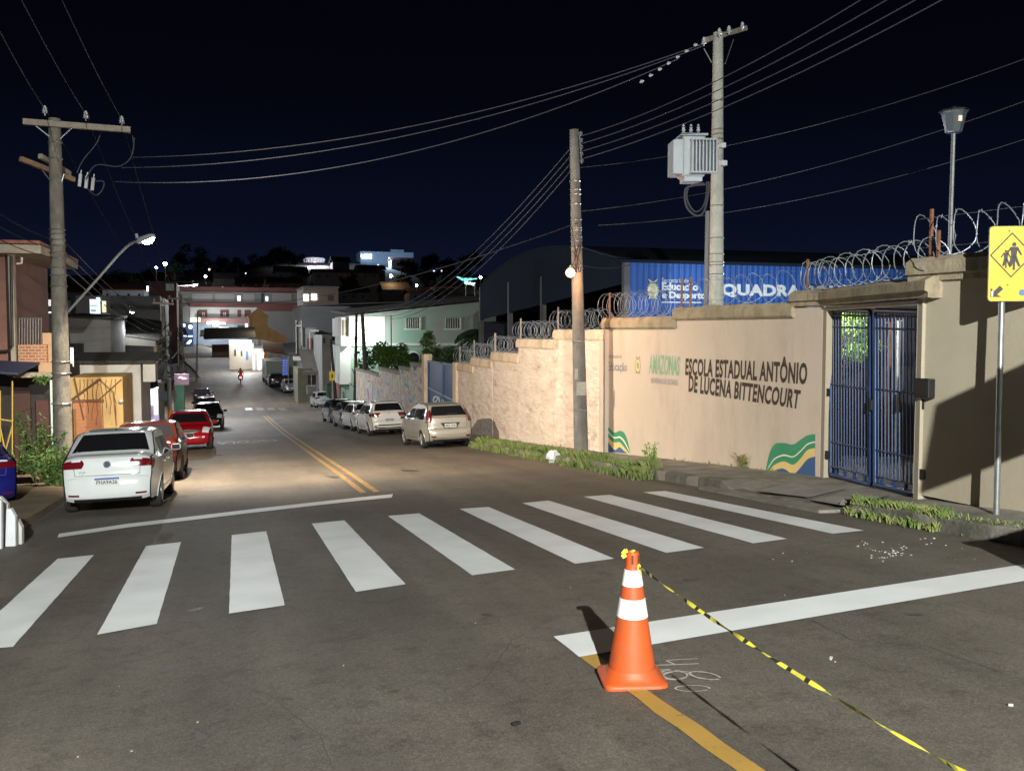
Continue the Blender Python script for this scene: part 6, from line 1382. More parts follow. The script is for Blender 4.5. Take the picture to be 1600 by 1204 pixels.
ch3 = house('concrete_upper', 'bare concrete upper wall with a stained end above the porch house', 80, 510, 550, M_PLAS, depth=8, walls=((503, 519, 523, 580), (519, 545, 532, 600)), windows=((505, 508, 528, 536, M_DKW),)); part(ch3, 'lintel', M_PLASW, (519, 532, 540, 543, 79.8, .2)); part(ch3, 'shadow_porch', M_DKW, (527, 537, 572, 580, 78.8, 1.0))
house('brick_front_house', 'narrow brick fronted house at the foot of the mint building', 74, 540, 590, mat('brick_dim', (.30, .16, .10), (.24, .12, .08), 2, .9), depth=5, walls=((530, 549, 545, 620),), windows=((533, 538, 585, 615, mat('green_sheet', (.08, .16, .04))), (542, 545, 556, 580, M_PLASW)))
# tan building with lit windows and the big grey roof
Y = 112.0; tb = house('tan_building', 'tan flat roofed building with two glaring white windows left of the mint house', Y, 500, 465, mat('tan_wall', (.24, .19, .14), (.19, .15, .11), .5), depth=10, walls=((474, 529, 449, 500),), windows=((474, 482, 460, 470, GWB), (486.5, 495, 459.5, 468.5, GWB), (512, 521, 461, 470, mat('pane_dim', (.08, .07, .06))), (475, 480, 475, 492, mat('pane_pale', (.4, .38, .3)))))
part(tb, 'cornice', M_FG, (473, 530, 447, 450, Y-.3, 10.5))
house('grey_warehouse', 'wide dark grey warehouse roof stretching behind the mint house', 96, 560, 490, mat('warehouse_grey', (.13, .13, .135), (.10, .10, .105), .4, .9), depth=14, walls=((472, 548, 478, 540),), windows=((543, 551, 480, 487, M_DKW), (568, 574, 480, 486, M_DKW)), roof=((472, 478, 700, 470, .25, 15, mat('warehouse_roof', (.11, .105, .10), (.085, .08, .08), .5, .9)),))
# mint house
Y = 69.0; M_MINT = mat('mint_paint', (.27, .47, .36), (.24, .42, .32), .6, .9, .1, 20, stain=(.34, .33, .33), sscale=.28, samt=.9, slo=.40); M_MINTW = mat('mint_white', (.70, .74, .70), (.6, .64, .6), .5, .9)
mh = thing('mint_house', 'large two storey mint green house with arches, lit white at its street corner', 'house', (14, Y+5, gz(8, Y)))
pts = [planeY(545, 600, Y), planeY(775, 600, Y), planeY(775, 469, Y), planeY(745, 472, Y), planeY(545, 493, Y)]
for p in pts[:2]: p.z = -5
m = MB(); m.slab(pts, (0, 9, 0)); m.build('wall', M_MINT, mh)
m = MB(); a_, b_ = planeY(540, 491.5, Y-.4), planeY(776, 466, Y-.4); m.slab([a_, b_, b_+Vector((0, 10, .4)), a_+Vector((0, 10, .4))], (0, 0, .12)); m.build('roof', M_ROOFD, mh)
part(mh, 'render_patch', M_MINTW, (545.5, 602, 494, 534, Y-.03, .03)); part(mh, 'string_course', M_MINTW, (545, 745, 536, 539.5, Y-.15, .15))
for a, b in ((634, 655), (696, 718)):
    w = part(mh, 'window', mat('mint_window', (.10, .10, .095), rough=.4), (a, b, 497, 514, Y-.05, .05)); m = MB(); x0, x1 = planeY(a, 497, Y).x, planeY(b, 514, Y).x; z1, z0 = planeY(a, 497, Y).z, planeY(b, 514, Y).z
    for k in range(7): m.box((x0+(x1-x0)*k/6, Y-.09, (z0+z1)/2), (.03, .03, z1-z0))
    m.box(((x0+x1)/2, Y-.10, z0), (x1-x0+.2, .08, .10)); m.box((x1+.06, Y-.10, (z0+z1)/2), (.08, .06, z1-z0+.1)); m.build('grille', M_MINTW, w)
def arch_(cx, hw, rt, rb, M, name, off, parent=mh):
    pts = [planeY(cx-hw, rb, Y-off), planeY(cx+hw, rb, Y-off)]+[planeY(cx+hw*math.cos(a), rt+hw-hw*math.sin(a), Y-off) for a in [math.pi*k/12 for k in range(13)]]
    m = MB(); m.slab(pts, (0, .03, 0)); return m.build(name, M, parent)
for cx in (646, 709): s_ = arch_(cx, 10.5, 548, 596, M_MINTW, 'arch_surround', .06); arch_(cx, 8.5, 550.5, 596, M_WIN, 'arch_opening', .10, s_)
part(mh, 'balcony', M_MINTW, (533, 546, 526, 540, Y-.9, .9)); part(mh, 'street_wall', M_PLASW, (533, 545, 496, 526, Y+.4, 6)); part(mh, 'street_wall', M_MINTW, (531, 548, 540, 600, Y-.5, 6))
for a, b in ((535, 538.5), (540, 543)): part(mh, 'window', mat('pane_brown', (.15, .12, .08)), (a, b, 500, 524, Y+.33, .05))
lp3 = planeY(566, 519, Y-1.5); o3 = thing('wall_lamp', 'small white lamp on the pole by the glaring corner of the mint house', 'lamp', lp3); m = MB(); m.box(lp3+Vector((0, 0, .12)), (.30, .2, .08)); m.build('housing', M_LAMPB, o3); m = MB(); m.box(lp3+Vector((0, 0, .06)), (.24, .15, .04)); m.build('lens', GLOWC, o3)
lamp(lp3-Vector((0, .1, .1)), 480, (.97, 1, .94), .12)
farpole('slanted dark pole at the foot of the mint house, left of a pair', 557, 490, 554, 62, r=.13, M=M_DKW, mess=4)
farpole('slanted dark pole at the foot of the mint house, right of a pair', 566, 490, 574, 58, r=.17, M=mat('pole_dark', (.07, .065, .055), rough=.9), mess=3)
farpole('short dark pole left of the yellow sign', 517, 530, 525, 72, r=.14, M=M_DKW)
farpole('thin mast in front of the mint house wall', 611, 492, 612, 62, r=.05, M=M_DKW)
# second crossing sign down the hill
s2 = thing('crossing_sign', 'small distant yellow crossing sign above the white hatchback', 'road sign', planeY(519, 620, 70)); part(s2, 'sign_face', M_SY, (514.5, 523.5, 580, 594.5, 70, .03)); m = MB(); m.tube([planeY(519, 592, 70.05), planeY(519.5, 632, 70.05)], .035, 6); m.build('post', M_STEEL, s2)
m = MB(); p = planeY(519, 587, 69.97); m.ball(p+Vector((0, 0, .12)), .035, 5); m.box(p, (.10, .01, .17)); m.box(p+Vector((.03, 0, -.1)), (.04, .01, .12), ry=.3); m.box(p+Vector((-.03, 0, -.1)), (.04, .01, .12), ry=-.3); m.build('pictogram', M_SB, s2)
gb = thing('green_bin', 'dark green bin standing behind the far yellow sign post', 'bin', planeY(514, 620, 73)); part(gb, 'body', mat('kiosk_green', (.04, .17, .10)), (511, 518, 601, 620, 73, .8)); part(gb, 'lid', M_DKW, (510.5, 518.5, 599, 601, 72.9, .9))
# graffiti wall and blue sheet gate
def graffiti():
    m = bpy.data.materials.new('graffiti'); m.use_nodes = True; n = m.node_tree; N = n.nodes; Lk = n.links.new; b = N['Principled BSDF']; b.inputs['Roughness'].default_value = .85
    co = N.new('ShaderNodeTexCoord'); mp = N.new('ShaderNodeMapping'); Lk(co.outputs['Object'], mp.inputs[0]); mp.inputs['Scale'].default_value = (1, .42, .55)
    t = N.new('ShaderNodeTexNoise'); t.inputs['Scale'].default_value = .8; t.inputs['Detail'].default_value = 7; t.inputs['Roughness'].default_value = .62; t.inputs['Distortion'].default_value = 1.8; Lk(mp.outputs[0], t.inputs[0])
    r = N.new('ShaderNodeValToRGB'); Lk(t.outputs[0], r.inputs[0]); r.color_ramp.interpolation = 'CONSTANT'; cr = r.color_ramp
    cols = [(.0, (.10, .12, .22)), (.36, (.70, .66, .52)), (.42, (.14, .30, .58)), (.455, (.74, .68, .36)), (.50, (.66, .34, .36)), (.54, (.36, .60, .54)), (.57, (.72, .62, .56)), (.61, (.44, .16, .28)), (.66, (.22, .44, .70))]
    cr.elements[0].position = 0; cr.elements[0].color = (*cols[0][1], 1); cr.elements[1].position = cols[1][0]; cr.elements[1].color = (*cols[1][1], 1)
    for p, c in cols[2:]: e = cr.elements.new(p); e.color = (*c, 1)
    Lk(r.outputs[0], b.inputs['Base Color']); return m
M_GRAF = graffiti(); XG = 8.1
gw = thing('graffiti_wall', 'pastel graffiti covered wall stepping down the hill left of the blue sheet gate', 'wall', (XG, 48, gz(8, 48)))
for a, b, r0, M_ in ((642, 661, 571, M_GRAF), (624, 642, 577, M_GRAF), (592, 624, 580, M_GRAF), (556, 592, 582, M_GRAF)):
    m = MB(); z = planeX((a+b)/2, r0, XG).z; p, q = planeX(a, r0, XG), planeX(b, r0, XG); nn = 6
    m.slab([Vector((XG, p.y, gz(8, p.y)-.1)), Vector((XG, q.y, gz(8, q.y)-.1)), Vector((XG, q.y, z)), Vector((XG, p.y, z))], (.2, 0, 0)); m.build('wall_panel', M_, gw)
    m = MB(); m.box((XG+.1, (p.y+q.y)/2, z+.04), (.3, p.y-q.y-.02, .16)); m.build('coping', mat('coping_dirty', (.32, .30, .22), (.2, .18, .13), 2, .9), gw)
bg_ = thing('sheet_gate', 'tall blue sheet metal gate between the graffiti wall and the limewashed wall', 'gate', (XG, 36, gz(8, 36)))
M_BG = mat('sheet_blue', (.035, .085, .22), (.03, .075, .19), .6, .45, .25, wave=('Y', 3)); 
for a, b in ((669.5, 690.5), (692.5, 713)):
    p, q = planeX(a, 561, XG-.02), planeX(b, 561, XG-.02); z = planeX(691, 565.5, XG).z; m = MB(); m.slab([Vector((XG-.02, p.y, gz(8, p.y)+.02)), Vector((XG-.02, q.y, gz(8, q.y)+.02)), Vector((XG-.02, q.y, z)), Vector((XG-.02, p.y, z))], (.06, 0, 0)); lf = m.build('gate_leaf', M_BG, bg_)
    m = MB(); m.box((XG-.05, p.y-.06, (z+gz(8, p.y))/2), (.04, .08, z-gz(8, p.y)-.1)); m.box((XG-.05, (p.y+q.y)/2, z-.05), (.045, p.y-q.y, .08)); m.build('frame', mat('sheet_blue_dark', (.02, .05, .14), rough=.45), lf)
for a in (665, 714.5): m = MB(); p = planeX(a, 560, XG); zz = planeX(a, 553 if a < 700 else 566, XG).z; m.box((XG+.05, p.y, (zz+gz(8, p.y))/2), (.35, .5, zz-gz(8, p.y))); m.build('gate_pillar', M_COPE2, bg_)
q = [planeX(*p, XG-.045) for p in ((690, 632), (711, 637), (690, 622), (711, 628))]; text_on('gate_lettering', 'Não estacione', *q, M_WL, bg_, bold=.02)
q = [planeX(*p, XG-.045) for p in ((676, 632), (688, 634), (676, 616), (688, 620))]; text_on('gate_symbol', 'Ø', *q, M_WL, bg_, bold=.03)
m = MB(); p = [planeX(*c, XG-.05) for c in ((669, 604), (712, 626), (712, 629), (669, 607))]; m.add(p, [(0, 1, 2, 3)]); m.build('stripe', mat('stripe_pale', (.3, .38, .5)), bg_)
# bulky dark cover on the pavement behind the row

# ================================================================ FAR HILLSIDE
def gnd_px(px, Y): return planeY(px, 500, Y)
FH = [ # px0, px1, rowtop, rowbottom, Y, colour
 (490, 592, 425, 437, 300, (.10, .11, .13)), (560, 602, 420, 438, 320, (.09, .09, .09)), (520, 546, 408, 418, 380, (.08, .085, .095)),
 (674, 742, 447, 456, 260, (.20, .22, .24)), (690, 748, 459, 475, 240, (.10, .07, .07)), (600, 640, 452, 466, 250, (.07, .065, .07)), (640, 676, 456, 470, 240, (.08, .08, .08)), (530, 575, 456, 470, 230, (.12, .12, .12)),
 (430, 480, 424, 440, 330, (.07, .07, .08)), (395, 430, 436, 448, 300, (.06, .06, .07)), (330, 372, 433, 446, 300, (.05, .05, .06)), (296, 330, 437, 449, 270, (.07, .07, .08)),
 (100, 150, 456, 480, 180, (.06, .06, .065)), (60, 104, 448, 470, 200, (.04, .04, .045)), (25, 62, 452, 478, 190, (.04, .035, .04)), (160, 226, 452, 470, 170, (.07, .07, .08)), (370, 410, 441, 450, 260, (.06, .04, .045)),
 (745, 800, 440, 470, 280, (.04, .045, .06)), (612, 650, 405, 420, 400, (.04, .045, .06)), (690, 735, 428, 445, 330, (.04, .04, .05)), (-30, 26, 470, 500, 150, (.04, .035, .035)), (186, 228, 442, 452, 230, (.05, .05, .06)), (420, 470, 441, 450, 270, (.06, .05, .05))]
HL = ['long pale shed roof directly below the white reservoir', 'house just right of the long pale shed on the hill', 'narrow house on the crest right of the white reservoir', 'long light grey shed left of the turquoise canopy', 'maroon walled house under the light grey shed', 'dim house halfway between tan building and light grey shed', 'dim house left of the light grey shed', 'grey house rising just right of the tan building', 'low dark house left of the long pale shed', 'low dark house beneath the skyline trees', 'small house above the left end of the long building', 'house nearest above the bright junction lamp', 'dark gable house left of the lit room', 'dark house with wide roof behind the left cables', 'dark house lowest at the far left behind the red house', 'grey house over the dark rendered block', 'house with reddish wall above the middle of the long building', 'large dim house between the hall roof and turquoise canopy', 'house under the right end of the bluish skyline building', 'house on the crest above the turquoise canopy', 'house partly hidden by the red brick house', 'small high house right of the leftmost skyline trees', 'wide low house above the right end of the long building']
for i, (a, b, r0, r1, Y, c) in enumerate(FH):
    o = thing('hillside_house', HL[i], 'house', planeY((a+b)/2, r1, Y), group=GRPH)
    M_ = mat('hill_wall_%d' % (i % 6), tuple(max(v, .05)*1.6 for v in c), tuple(max(v, .05)*1.25 for v in c), .3, .95)
    m = MB(); x0, x1, z0, z1 = ybox(m, a, b, r0+1.5, r1, Y, 9); m.v = [Vector((v.x, v.y, v.z if v.z > z0+.1 else z0-14)) for v in m.v]; m.build('wall', M_, o)
    m = MB(); rise = 1.3+(i % 3)*.5; m.slab([Vector((x0-.5, Y-.6, z1)), Vector((x1+.5, Y-.6, z1)), Vector((x1+.5, Y+4.5, z1+rise)), Vector((x0-.5, Y+4.5, z1+rise))], (0, 0, .15)); m.slab([Vector((x0-.5, Y+9.6, z1)), Vector((x0-.5, Y+4.5, z1+rise)), Vector((x1+.5, Y+4.5, z1+rise)), Vector((x1+.5, Y+9.6, z1))], (0, 0, .15)); m.build('roof', M_ROOFD if i % 3 else M_ROOFR, o)
    nw = max(1, int((b-a)/14))
    for k in range(nw):
        px = a+(b-a)*(k+.5)/nw; part(o, 'window', M_WIN, (px-1.6, px+1.6, r0+(r1-r0)*.38, r0+(r1-r0)*.68, Y-.06, .05))
# landmark buildings
wt = thing('water_reservoir', 'round white floodlit water reservoir on the skyline', 'water tank', planeY(492, 418, 420)); c = planeY(492, 418, 420); rad = (planeY(508, 418, 420).x-planeY(476, 418, 420).x)/2
m = MB(); h_ = planeY(492, 402, 420).z-c.z; m.lathe([(rad*.72, -h_*.1), (rad*.78, 0), (rad, h_*.85), (rad, h_), (rad*.2, h_*1.05)], c+Vector((0, rad, 0)), 24); m.build('tank', mat('tank_white', (.55, .55, .58), (.4, .4, .44), .3, .8), wt)
m = MB()
for k in range(9): a = math.pi+math.pi*(k+.5)/9; m.tube([c+Vector((rad*1.0*math.cos(a)*.8, rad+rad*.8*math.sin(a), 0)), c+Vector((rad*1.03*math.cos(a), rad+rad*1.03*math.sin(a), h_*.95))], .35, 4)
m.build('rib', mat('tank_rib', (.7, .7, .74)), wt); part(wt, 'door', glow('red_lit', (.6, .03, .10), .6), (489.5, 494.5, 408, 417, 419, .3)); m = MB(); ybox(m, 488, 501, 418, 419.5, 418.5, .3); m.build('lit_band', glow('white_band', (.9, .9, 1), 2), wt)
lamp(planeY(484, 414, 395), 12000, (.95, .92, 1), .5); lamp(planeY(502, 414, 396), 9000, (.95, .92, 1), .5)
cl = thing('clinic_building', 'bluish long building on the skyline with a lit white letter sign', 'building', planeY(605, 412, 430)); M_CL = mat('clinic_blue', (.16, .22, .30), (.13, .18, .26), .1, .9)
for a, b, r0 in ((563, 646, 393.5), (611, 631, 390)): m = MB(); x0, x1, z0, z1 = ybox(m, a, b, r0, 412, 430+(0 if a < 600 else 1), 14); m.v = [Vector((v.x, v.y, v.z if v.z > z0+.1 else z0-12)) for v in m.v]; m.build('wall', M_CL, cl)
q = [planeY(*p, 429) for p in ((564, 404), (581, 404), (564, 397), (581, 397))]; text_on('lit_sign', 'UBE', *q, glow('sign_white_lit', (.75, .93, 1), 3.5), cl, bold=.06)
lamp(planeY(604, 402, 405), 14000, (.6, .8, 1), .5)
gs = thing('petrol_canopy', 'turquoise lit canopy sign with white letters low on the hill', 'canopy', planeY(728, 446, 225)); M_TQ = glow('turquoise_lit', (.16, .75, .72), 1.6)
m = MB(); m.slab([planeY(713.5, 432.5, 225), planeY(723.5, 438.5, 225), planeY(723.5, 435, 225), planeY(716, 432, 225)], (0, .4, 0)); m.slab([planeY(725, 434.5, 225), planeY(726, 443, 225), planeY(731, 444, 225), planeY(731, 438, 225), planeY(738, 437.5, 225), planeY(738, 434.5, 225)], (0, .4, 0)); m.slab([planeY(739.5, 435, 225), planeY(739.5, 436.5, 225), planeY(745.5, 436, 225), planeY(745.5, 434.5, 225)], (0, .4, 0)); m.build('canopy_edge', M_TQ, gs)
q = [planeY(*p, 224.8) for p in ((726, 446.5), (743, 446.5), (726, 440), (743, 440))]; text_on('lit_sign', 'Way', *q, glow('sign_white_soft', (.7, .85, .95), 1.5), gs, bold=.05)
m = MB(); m.tube([planeY(728, 446, 225.3), planeY(728, 462, 225.3)], .2, 6); m.tube([planeY(742, 446, 225.3), planeY(742, 462, 225.3)], .2, 6); m.build('post', M_STEEL, gs)
sh2 = house('lit_room_house', 'dark house with an open lit room of cyan and yellow shelves behind the lamp arm', 100, 155, 478, M_DKW, depth=8, walls=((118, 205, 462, 496),), windows=((140, 157, 467.5, 490, glow('room_cyan', (.45, .72, .85), .9)), (159, 166, 470, 488, glow('room_yellow', (.75, .55, .15), .6)), (151, 156, 465, 472, GWB), (160, 162, 472, 476, GWW)))
part(sh2, 'shelf', M_DKW, (142, 150, 484, 486, 99.85, .05), (141, 152, 477, 478, 99.85, .05), (157, 159, 467, 490, 99.85, .05)); part(sh2, 'slab_edge', M_PLAS, (118, 172, 490, 494, 99.5, .5))
house('sign_house', 'dark house with a small red and white lit panel left of the weathered pole', 95, 75, 480, M_DKW, depth=6, walls=((50, 96, 466, 500),), windows=((68, 80, 468, 478, glow('panel_pink', (.75, .62, .62), .5)), (71, 75, 470, 475, glow('panel_red', (.6, .05, .08), .7)), (68, 81, 487, 489, GW)))
bl2 = house('brick_pier', 'narrow orange brick chimney pier beside a glaring lamp', 78, 211, 475, M_BRICK, cat='chimney', depth=.8, walls=((208.5, 213.5, 468, 481, M_BRICK, 0, 1),))
# small lit lamps scattered on the hill
GLS = 'small distant lamps glowing on the hillside'
LL = ['brighter one of two cool lamps high on the left skyline', 'dimmer one of two cool lamps high on the left skyline', 'cool lamp under the leftmost skyline crowns', 'faint square glow over the long building', 'cool lamp left of the weathered pole, brighter of the pair', 'faint lamp next to the brighter one left of the weathered pole', 'faint warm glow over the cool lamp at the leftmost crowns', 'orange glowing lamp right of the long pale shed', 'cool lamp right of and below the orange one', 'faint warm glow at the foot of the bluish building', 'white lamp right of the turquoise canopy', 'left of two faint square glows above the light grey shed', 'right of two faint square glows above the light grey shed', 'faint warm glow below the white reservoir', 'tiny cool lamp beside the weathered pole', 'faint glow at the left end of the long building', 'faint warm glow at the far left edge']
for px, row, Y, r_, g in ((258, 412, 300, .55, GLOWC), (244, 418, 300, .30, GLOWC), (321, 432, 260, .30, GLOWC), (384, 427, 300, .22, GW), (41, 442, 200, .38, GLOWC), (59, 441, 210, .18, GLOWC), (327, 421, 300, .3, GWW), (611, 431, 260, .42, GLOWO), (651, 446, 220, .26, GLOWC), (591, 414, 360, .3, GWW), (751, 433, 240, .36, glow('lamp_glow_neutral', (1, .93, .8), 25)), (678, 423, 320, .3, GW), (690, 423, 320, .25, GW), (546, 423, 330, .3, GWW), (69, 455, 160, .12, GLOWC), (348, 449, 190, .16, GW), (9, 486, 140, .12, GWW)):
    p = planeY(px, row, Y); o = thing('hill_lamp', LL.pop(0), 'lamp', p, group=GLS); m = MB(); m.ball(p, r_, 7); m.build('globe', g, o, smooth=True); m = MB(); m.tube([p+Vector((0, r_*.6, r_*.5)), p+Vector((0, r_*.8, -7 if Y > 150 else -2.5))], .08, 5); m.build('post', M_DKW, o)
lamp(planeY(250, 412, 290), 2500, (.9, .95, 1), .4); lamp(planeY(611, 433, 252), 900, (1, .6, .3), .4)
lamp(planeY(350, 470, 160), 3600, (.95, .97, 1), .3)

# ================================================================ VEGETATION
def leafmat(name, c, c2):
    m = mat(name, c, c2, 3, .6); return m
M_LEAF = leafmat('leaf_green', (.05, .12, .025), (.10, .19, .04)); M_LEAFD = leafmat('leaf_dark', (.025, .05, .02), (.045, .08, .03)); M_LEAFB = leafmat('leaf_bright', (.16, .30, .05), (.26, .42, .08)); M_BARK = mat('bark', (.10, .075, .05), (.06, .045, .03), 6, .9, .5)
def leaf(m, p, L_, rn, w=.42, droop=.3):
    d = Vector((rn.gauss(0, 1), rn.gauss(0, 1), rn.gauss(-droop, .6))).normalized(); s_ = d.cross(Vector((rn.gauss(0, .4), rn.gauss(0, .4), 1))).normalized(); n = d.cross(s_)*L_*.12
    m.add([p, p+d*L_*.45+s_*L_*w*.5-n, p+d*L_, p+d*L_*.45-s_*L_*w*.5-n], [(0, 1, 2, 3)])
def tree(name, label, base, H, crown, n, L_, M, seed, cat='tree', group=None, clumps=12, trunk=.12, sc=(1, 1, .8), part_names=('trunk', 'crown')):
    rn = random.Random(seed); o = thing(name, label, cat, base, group=group); base = Vector(base); top = base+Vector((0, 0, H))
    tm = MB(); tm.tube([base, base.lerp(top, .4)+Vector((rn.uniform(-.1, .1)*H*.3, 0, 0)), top], [trunk, trunk*.75, trunk*.3], 8); cs = []
    for k in range(clumps):
        a = rn.uniform(0, 6.28); e_ = rn.uniform(-.7, 1); r_ = crown*rn.uniform(.35, .95); c = top+Vector((math.cos(a)*r_*sc[0]*math.sqrt(max(.05, 1-e_*e_*.8)), math.sin(a)*r_*sc[1]*math.sqrt(max(.05, 1-e_*e_*.8)), e_*r_*sc[2])); cs.append((c, crown*rn.uniform(.22, .42)))
        s0 = base.lerp(top, rn.uniform(.4, .95)); tm.tube([s0, s0.lerp(c, .5)+Vector((0, 0, crown*.06)), c], [trunk*.35, trunk*.22, trunk*.08], 5)
    tm.build(part_names[0], M_BARK, o, smooth=True); m = MB()
    for k in range(n):
        c, r_ = cs[rn.randrange(len(cs))]; v = Vector((rn.gauss(0, 1), rn.gauss(0, 1), rn.gauss(0, .8))); v = v.normalized()*r_*rn.uniform(.3, 1.1)**.6; leaf(m, c+v, L_*rn.uniform(.6, 1.3), rn)
    m.build(part_names[1], M, o); return o
# tree behind the gate
p = at(1306, 532, 17.2); tree('tree', 'green tree in the courtyard seen through the left leaf of the blue gate', (p.x+.1, p.y, -1.0), p.z+1.0+.05, .62, 2600, .09, M_LEAFB, 5, clumps=16, trunk=.05)
fl = at(1345, 560, 15.2)
# front tree of the mint house and bushes
p = planeY(606, 568, 60); tree('tree', 'young tree with layered drooping leaves in front of the mint house', (p.x, 60, gz(9, 60)), p.z-gz(9, 60)+.3, 1.75, 1500, .42, M_LEAF, 8, clumps=14, sc=(1.05, 1, .7))
for k, (px, row, Y, cr_, lab) in enumerate(((688, 560, 46, 1.0, 'dark bush above the left leaf of the blue sheet gate'), (698, 566, 44, .8, 'dark bush above the middle of the blue sheet gate'), (668, 545, 50, .7, 'slender green plant rising behind the pale gate pillar'), (727, 556, 42, .8, 'dark shrub behind the lowest step of the limewashed wall'))):
    p = planeY(px, row, Y); tree('bush', lab, (p.x, Y, gz(9, Y)), max(.5, p.z-gz(9, Y)), cr_, 700, .25, M_LEAFD if k != 2 else M_LEAF, 20+k, 'bush', clumps=9, trunk=.05, part_names=('stem', 'foliage'), sc=(1, 1, .7) if k != 2 else (.4, .4, 2.0))
p = planeY(768, 522, 55); o = thing('palm_tree', 'dark palm between the mint house and the sports hall', 'tree', (p.x, 55, gz(12, 55))); m = MB(); m.tube([(p.x, 55, gz(12, 55)), p], .12, 7); m.build('trunk', M_BARK, o); rn = random.Random(3); m = MB()
for k in range(15):
    a = k*.42; d = Vector((math.cos(a), math.sin(a)*.7, 0)); q = [p+d*t*2.3+Vector((0, 0, .9*t-1.5*t*t+(k % 3)*.25*t)) for t in [i/10 for i in range(11)]]
    for i in range(10):
        s_ = d.cross(UP)
        for sx in (-1, 1): m.add([q[i], q[i+1], q[i+1]+s_*sx*.45*(1-.05*i)+Vector((0, 0, -.25)), q[i]+s_*sx*.42+Vector((0, 0, -.3))], [(0, 1, 2, 3)])
m.build('fronds', M_LEAFD, o)
# skyline trees
TG = 'dark tree crowns on the skyline'
TL = ['round black crown above the brown corner building', 'small crown between the two leftmost skyline clumps', 'crown over the left part of the long building', 'crown over the centre of the long building', 'tall dark crown left of the white reservoir', 'broad dark crown touching the white reservoir from the left', 'crown beside the broad one, further left', 'low leafy crown left of the lit lamp head', 'low crown left of the first low leafy one', 'low crown close under the bent lamp arm', 'crown right of the bluish skyline building', 'crown far right on the skyline above the turquoise canopy', 'crown in front of the bluish skyline building', 'crown at the right end of the skyline beside the hall roof', 'small crown left of the round black one', 'crown just below the white reservoir', 'crown between warm lamp and light grey shed', 'crown right below the warm distant lamp', 'crown behind the grey warehouse roof', 'crown right of the twin distant lamps', 'crown left of the weathered pole', 'crown right of the weathered pole']
for k, (px, row, w, Y) in enumerate(((300, 404, 20, 340), (318, 412, 12, 330), (352, 414, 14, 340), (372, 412, 12, 340), (430, 404, 18, 350), (452, 402, 17, 350), (404, 409, 13, 340), (185, 443, 22, 190), (160, 448, 16, 180), (212, 447, 14, 185), (670, 412, 18, 360), (700, 416, 16, 350), (640, 420, 15, 330), (735, 408, 18, 360), (272, 422, 14, 310), (470, 428, 12, 310), (660, 436, 12, 260), (630, 436, 13, 260), (545, 441, 14, 240), (232, 430, 12, 280), (30, 446, 16, 200), (100, 446, 16, 200))):
    p = planeY(px, row, Y); rr_ = w/1450*Y*.9; tree('tree', TL[k], (p.x, Y, p.z-rr_*1.3-6), rr_*1.3+6, rr_*1.25, 900, rr_*.34, mat('leaf_black', (.012, .02, .012), (.02, .03, .018), 3, .9, spec=.1), 60+k, group=TG, clumps=11, trunk=rr_*.07)
# weeds and grass along the right kerb
rn = random.Random(9); m = MB()
def blade(m, x, y, z, h, rn, w=.010):
    a = rn.uniform(0, 6.28); d = Vector((math.cos(a), math.sin(a), 0)); s_ = Vector((-d.y, d.x, 0))*w; b = Vector((x, y, z)); l = d*h*rn.uniform(.2, .7)
    m.add([b-s_, b+s_, b+l*.4+Vector((0, 0, h*.65))+s_*.7, b+l+Vector((0, 0, h*.95)), b+l*.4+Vector((0, 0, h*.65))-s_*.7], [(0, 1, 2, 3, 4)])
def grass(x0, y0, x1, y1, n, h, wid, clump=1):
    for k in range(n):
        t = rn.random(); dens = .5+.5*math.sin(t*27+x0)+.35*math.sin(t*61)
        if rn.random() > dens*clump+.35: continue
        y = y0+(y1-y0)*t; x = x0+(x1-x0)*t+rn.gauss(0, wid); blade(m, x, y, gz(min(x, 12), y)+(.0 if x < kerbx(y) else .13), h*rn.uniform(.5, 1.3)*(.6+.4*dens), rn)
grass(6.98, 26, 7.02, 14.6, 3600, .18, .14); grass(7.2, 25, 7.3, 17, 1100, .15, .12); grass(7.2, 9.4, 7.2, 7.9, 1900, .10, .06); grass(7.25, 7.9, 7.6, 6.0, 350, .06, .08, .4)
grass(8.2, 22, 8.05, 33, 900, .08, .05, .3); grass(8.5, 17, 8.65, 13.2, 260, .07, .04, .2)
stuff(m.build('kerb_grass', mat('grass_blade', (.10, .17, .035), (.27, .29, .10), 3.5, .85), at0=True), 'green grass growing along the right kerb', 'grass')
def weed(label, x, y, z, H, n, seed, M=M_LEAFB, L_=.05, spread=.25, stems=9, cat='plant'):
    rn = random.Random(seed); o = thing('weed', label, cat, (x, y, z)); st = MB(); lf = MB()
    for k in range(stems):
        a = rn.uniform(0, 6.28); r_ = spread*rn.uniform(.2, 1); t = Vector((x+math.cos(a)*r_, y+math.sin(a)*r_, z+H*rn.uniform(.5, 1))); b = Vector((x+math.cos(a)*r_*.3, y+math.sin(a)*r_*.3, z)); md = b.lerp(t, .5)+Vector((0, 0, H*.08)); st.tube([b, md, t], [.008, .006, .003], 4)
        for j in range(n//stems): f_ = rn.uniform(.15, 1); leaf(lf, (b.lerp(md, f_*2) if f_ < .5 else md.lerp(t, f_*2-1))+Vector((rn.gauss(0, .015), rn.gauss(0, .015), 0)), L_*rn.uniform(.6, 1.5), rn, droop=-.1)
    st.build('stem', mat('stem_green', (.14, .18, .06), rough=.8), o); lf.build('foliage', M, o); return o
h_ = hit(1016, 742); weed('tall leafy weed at the end of the grass strip on the right kerb', h_.x+.02, h_.y, gz(h_.x, h_.y), .62, 420, 1, spread=.22); h_ = hit(985, 742); weed('bushy weed left of the tallest weed on the right kerb', h_.x+.02, h_.y, gz(h_.x, h_.y), .36, 380, 2, spread=.26)
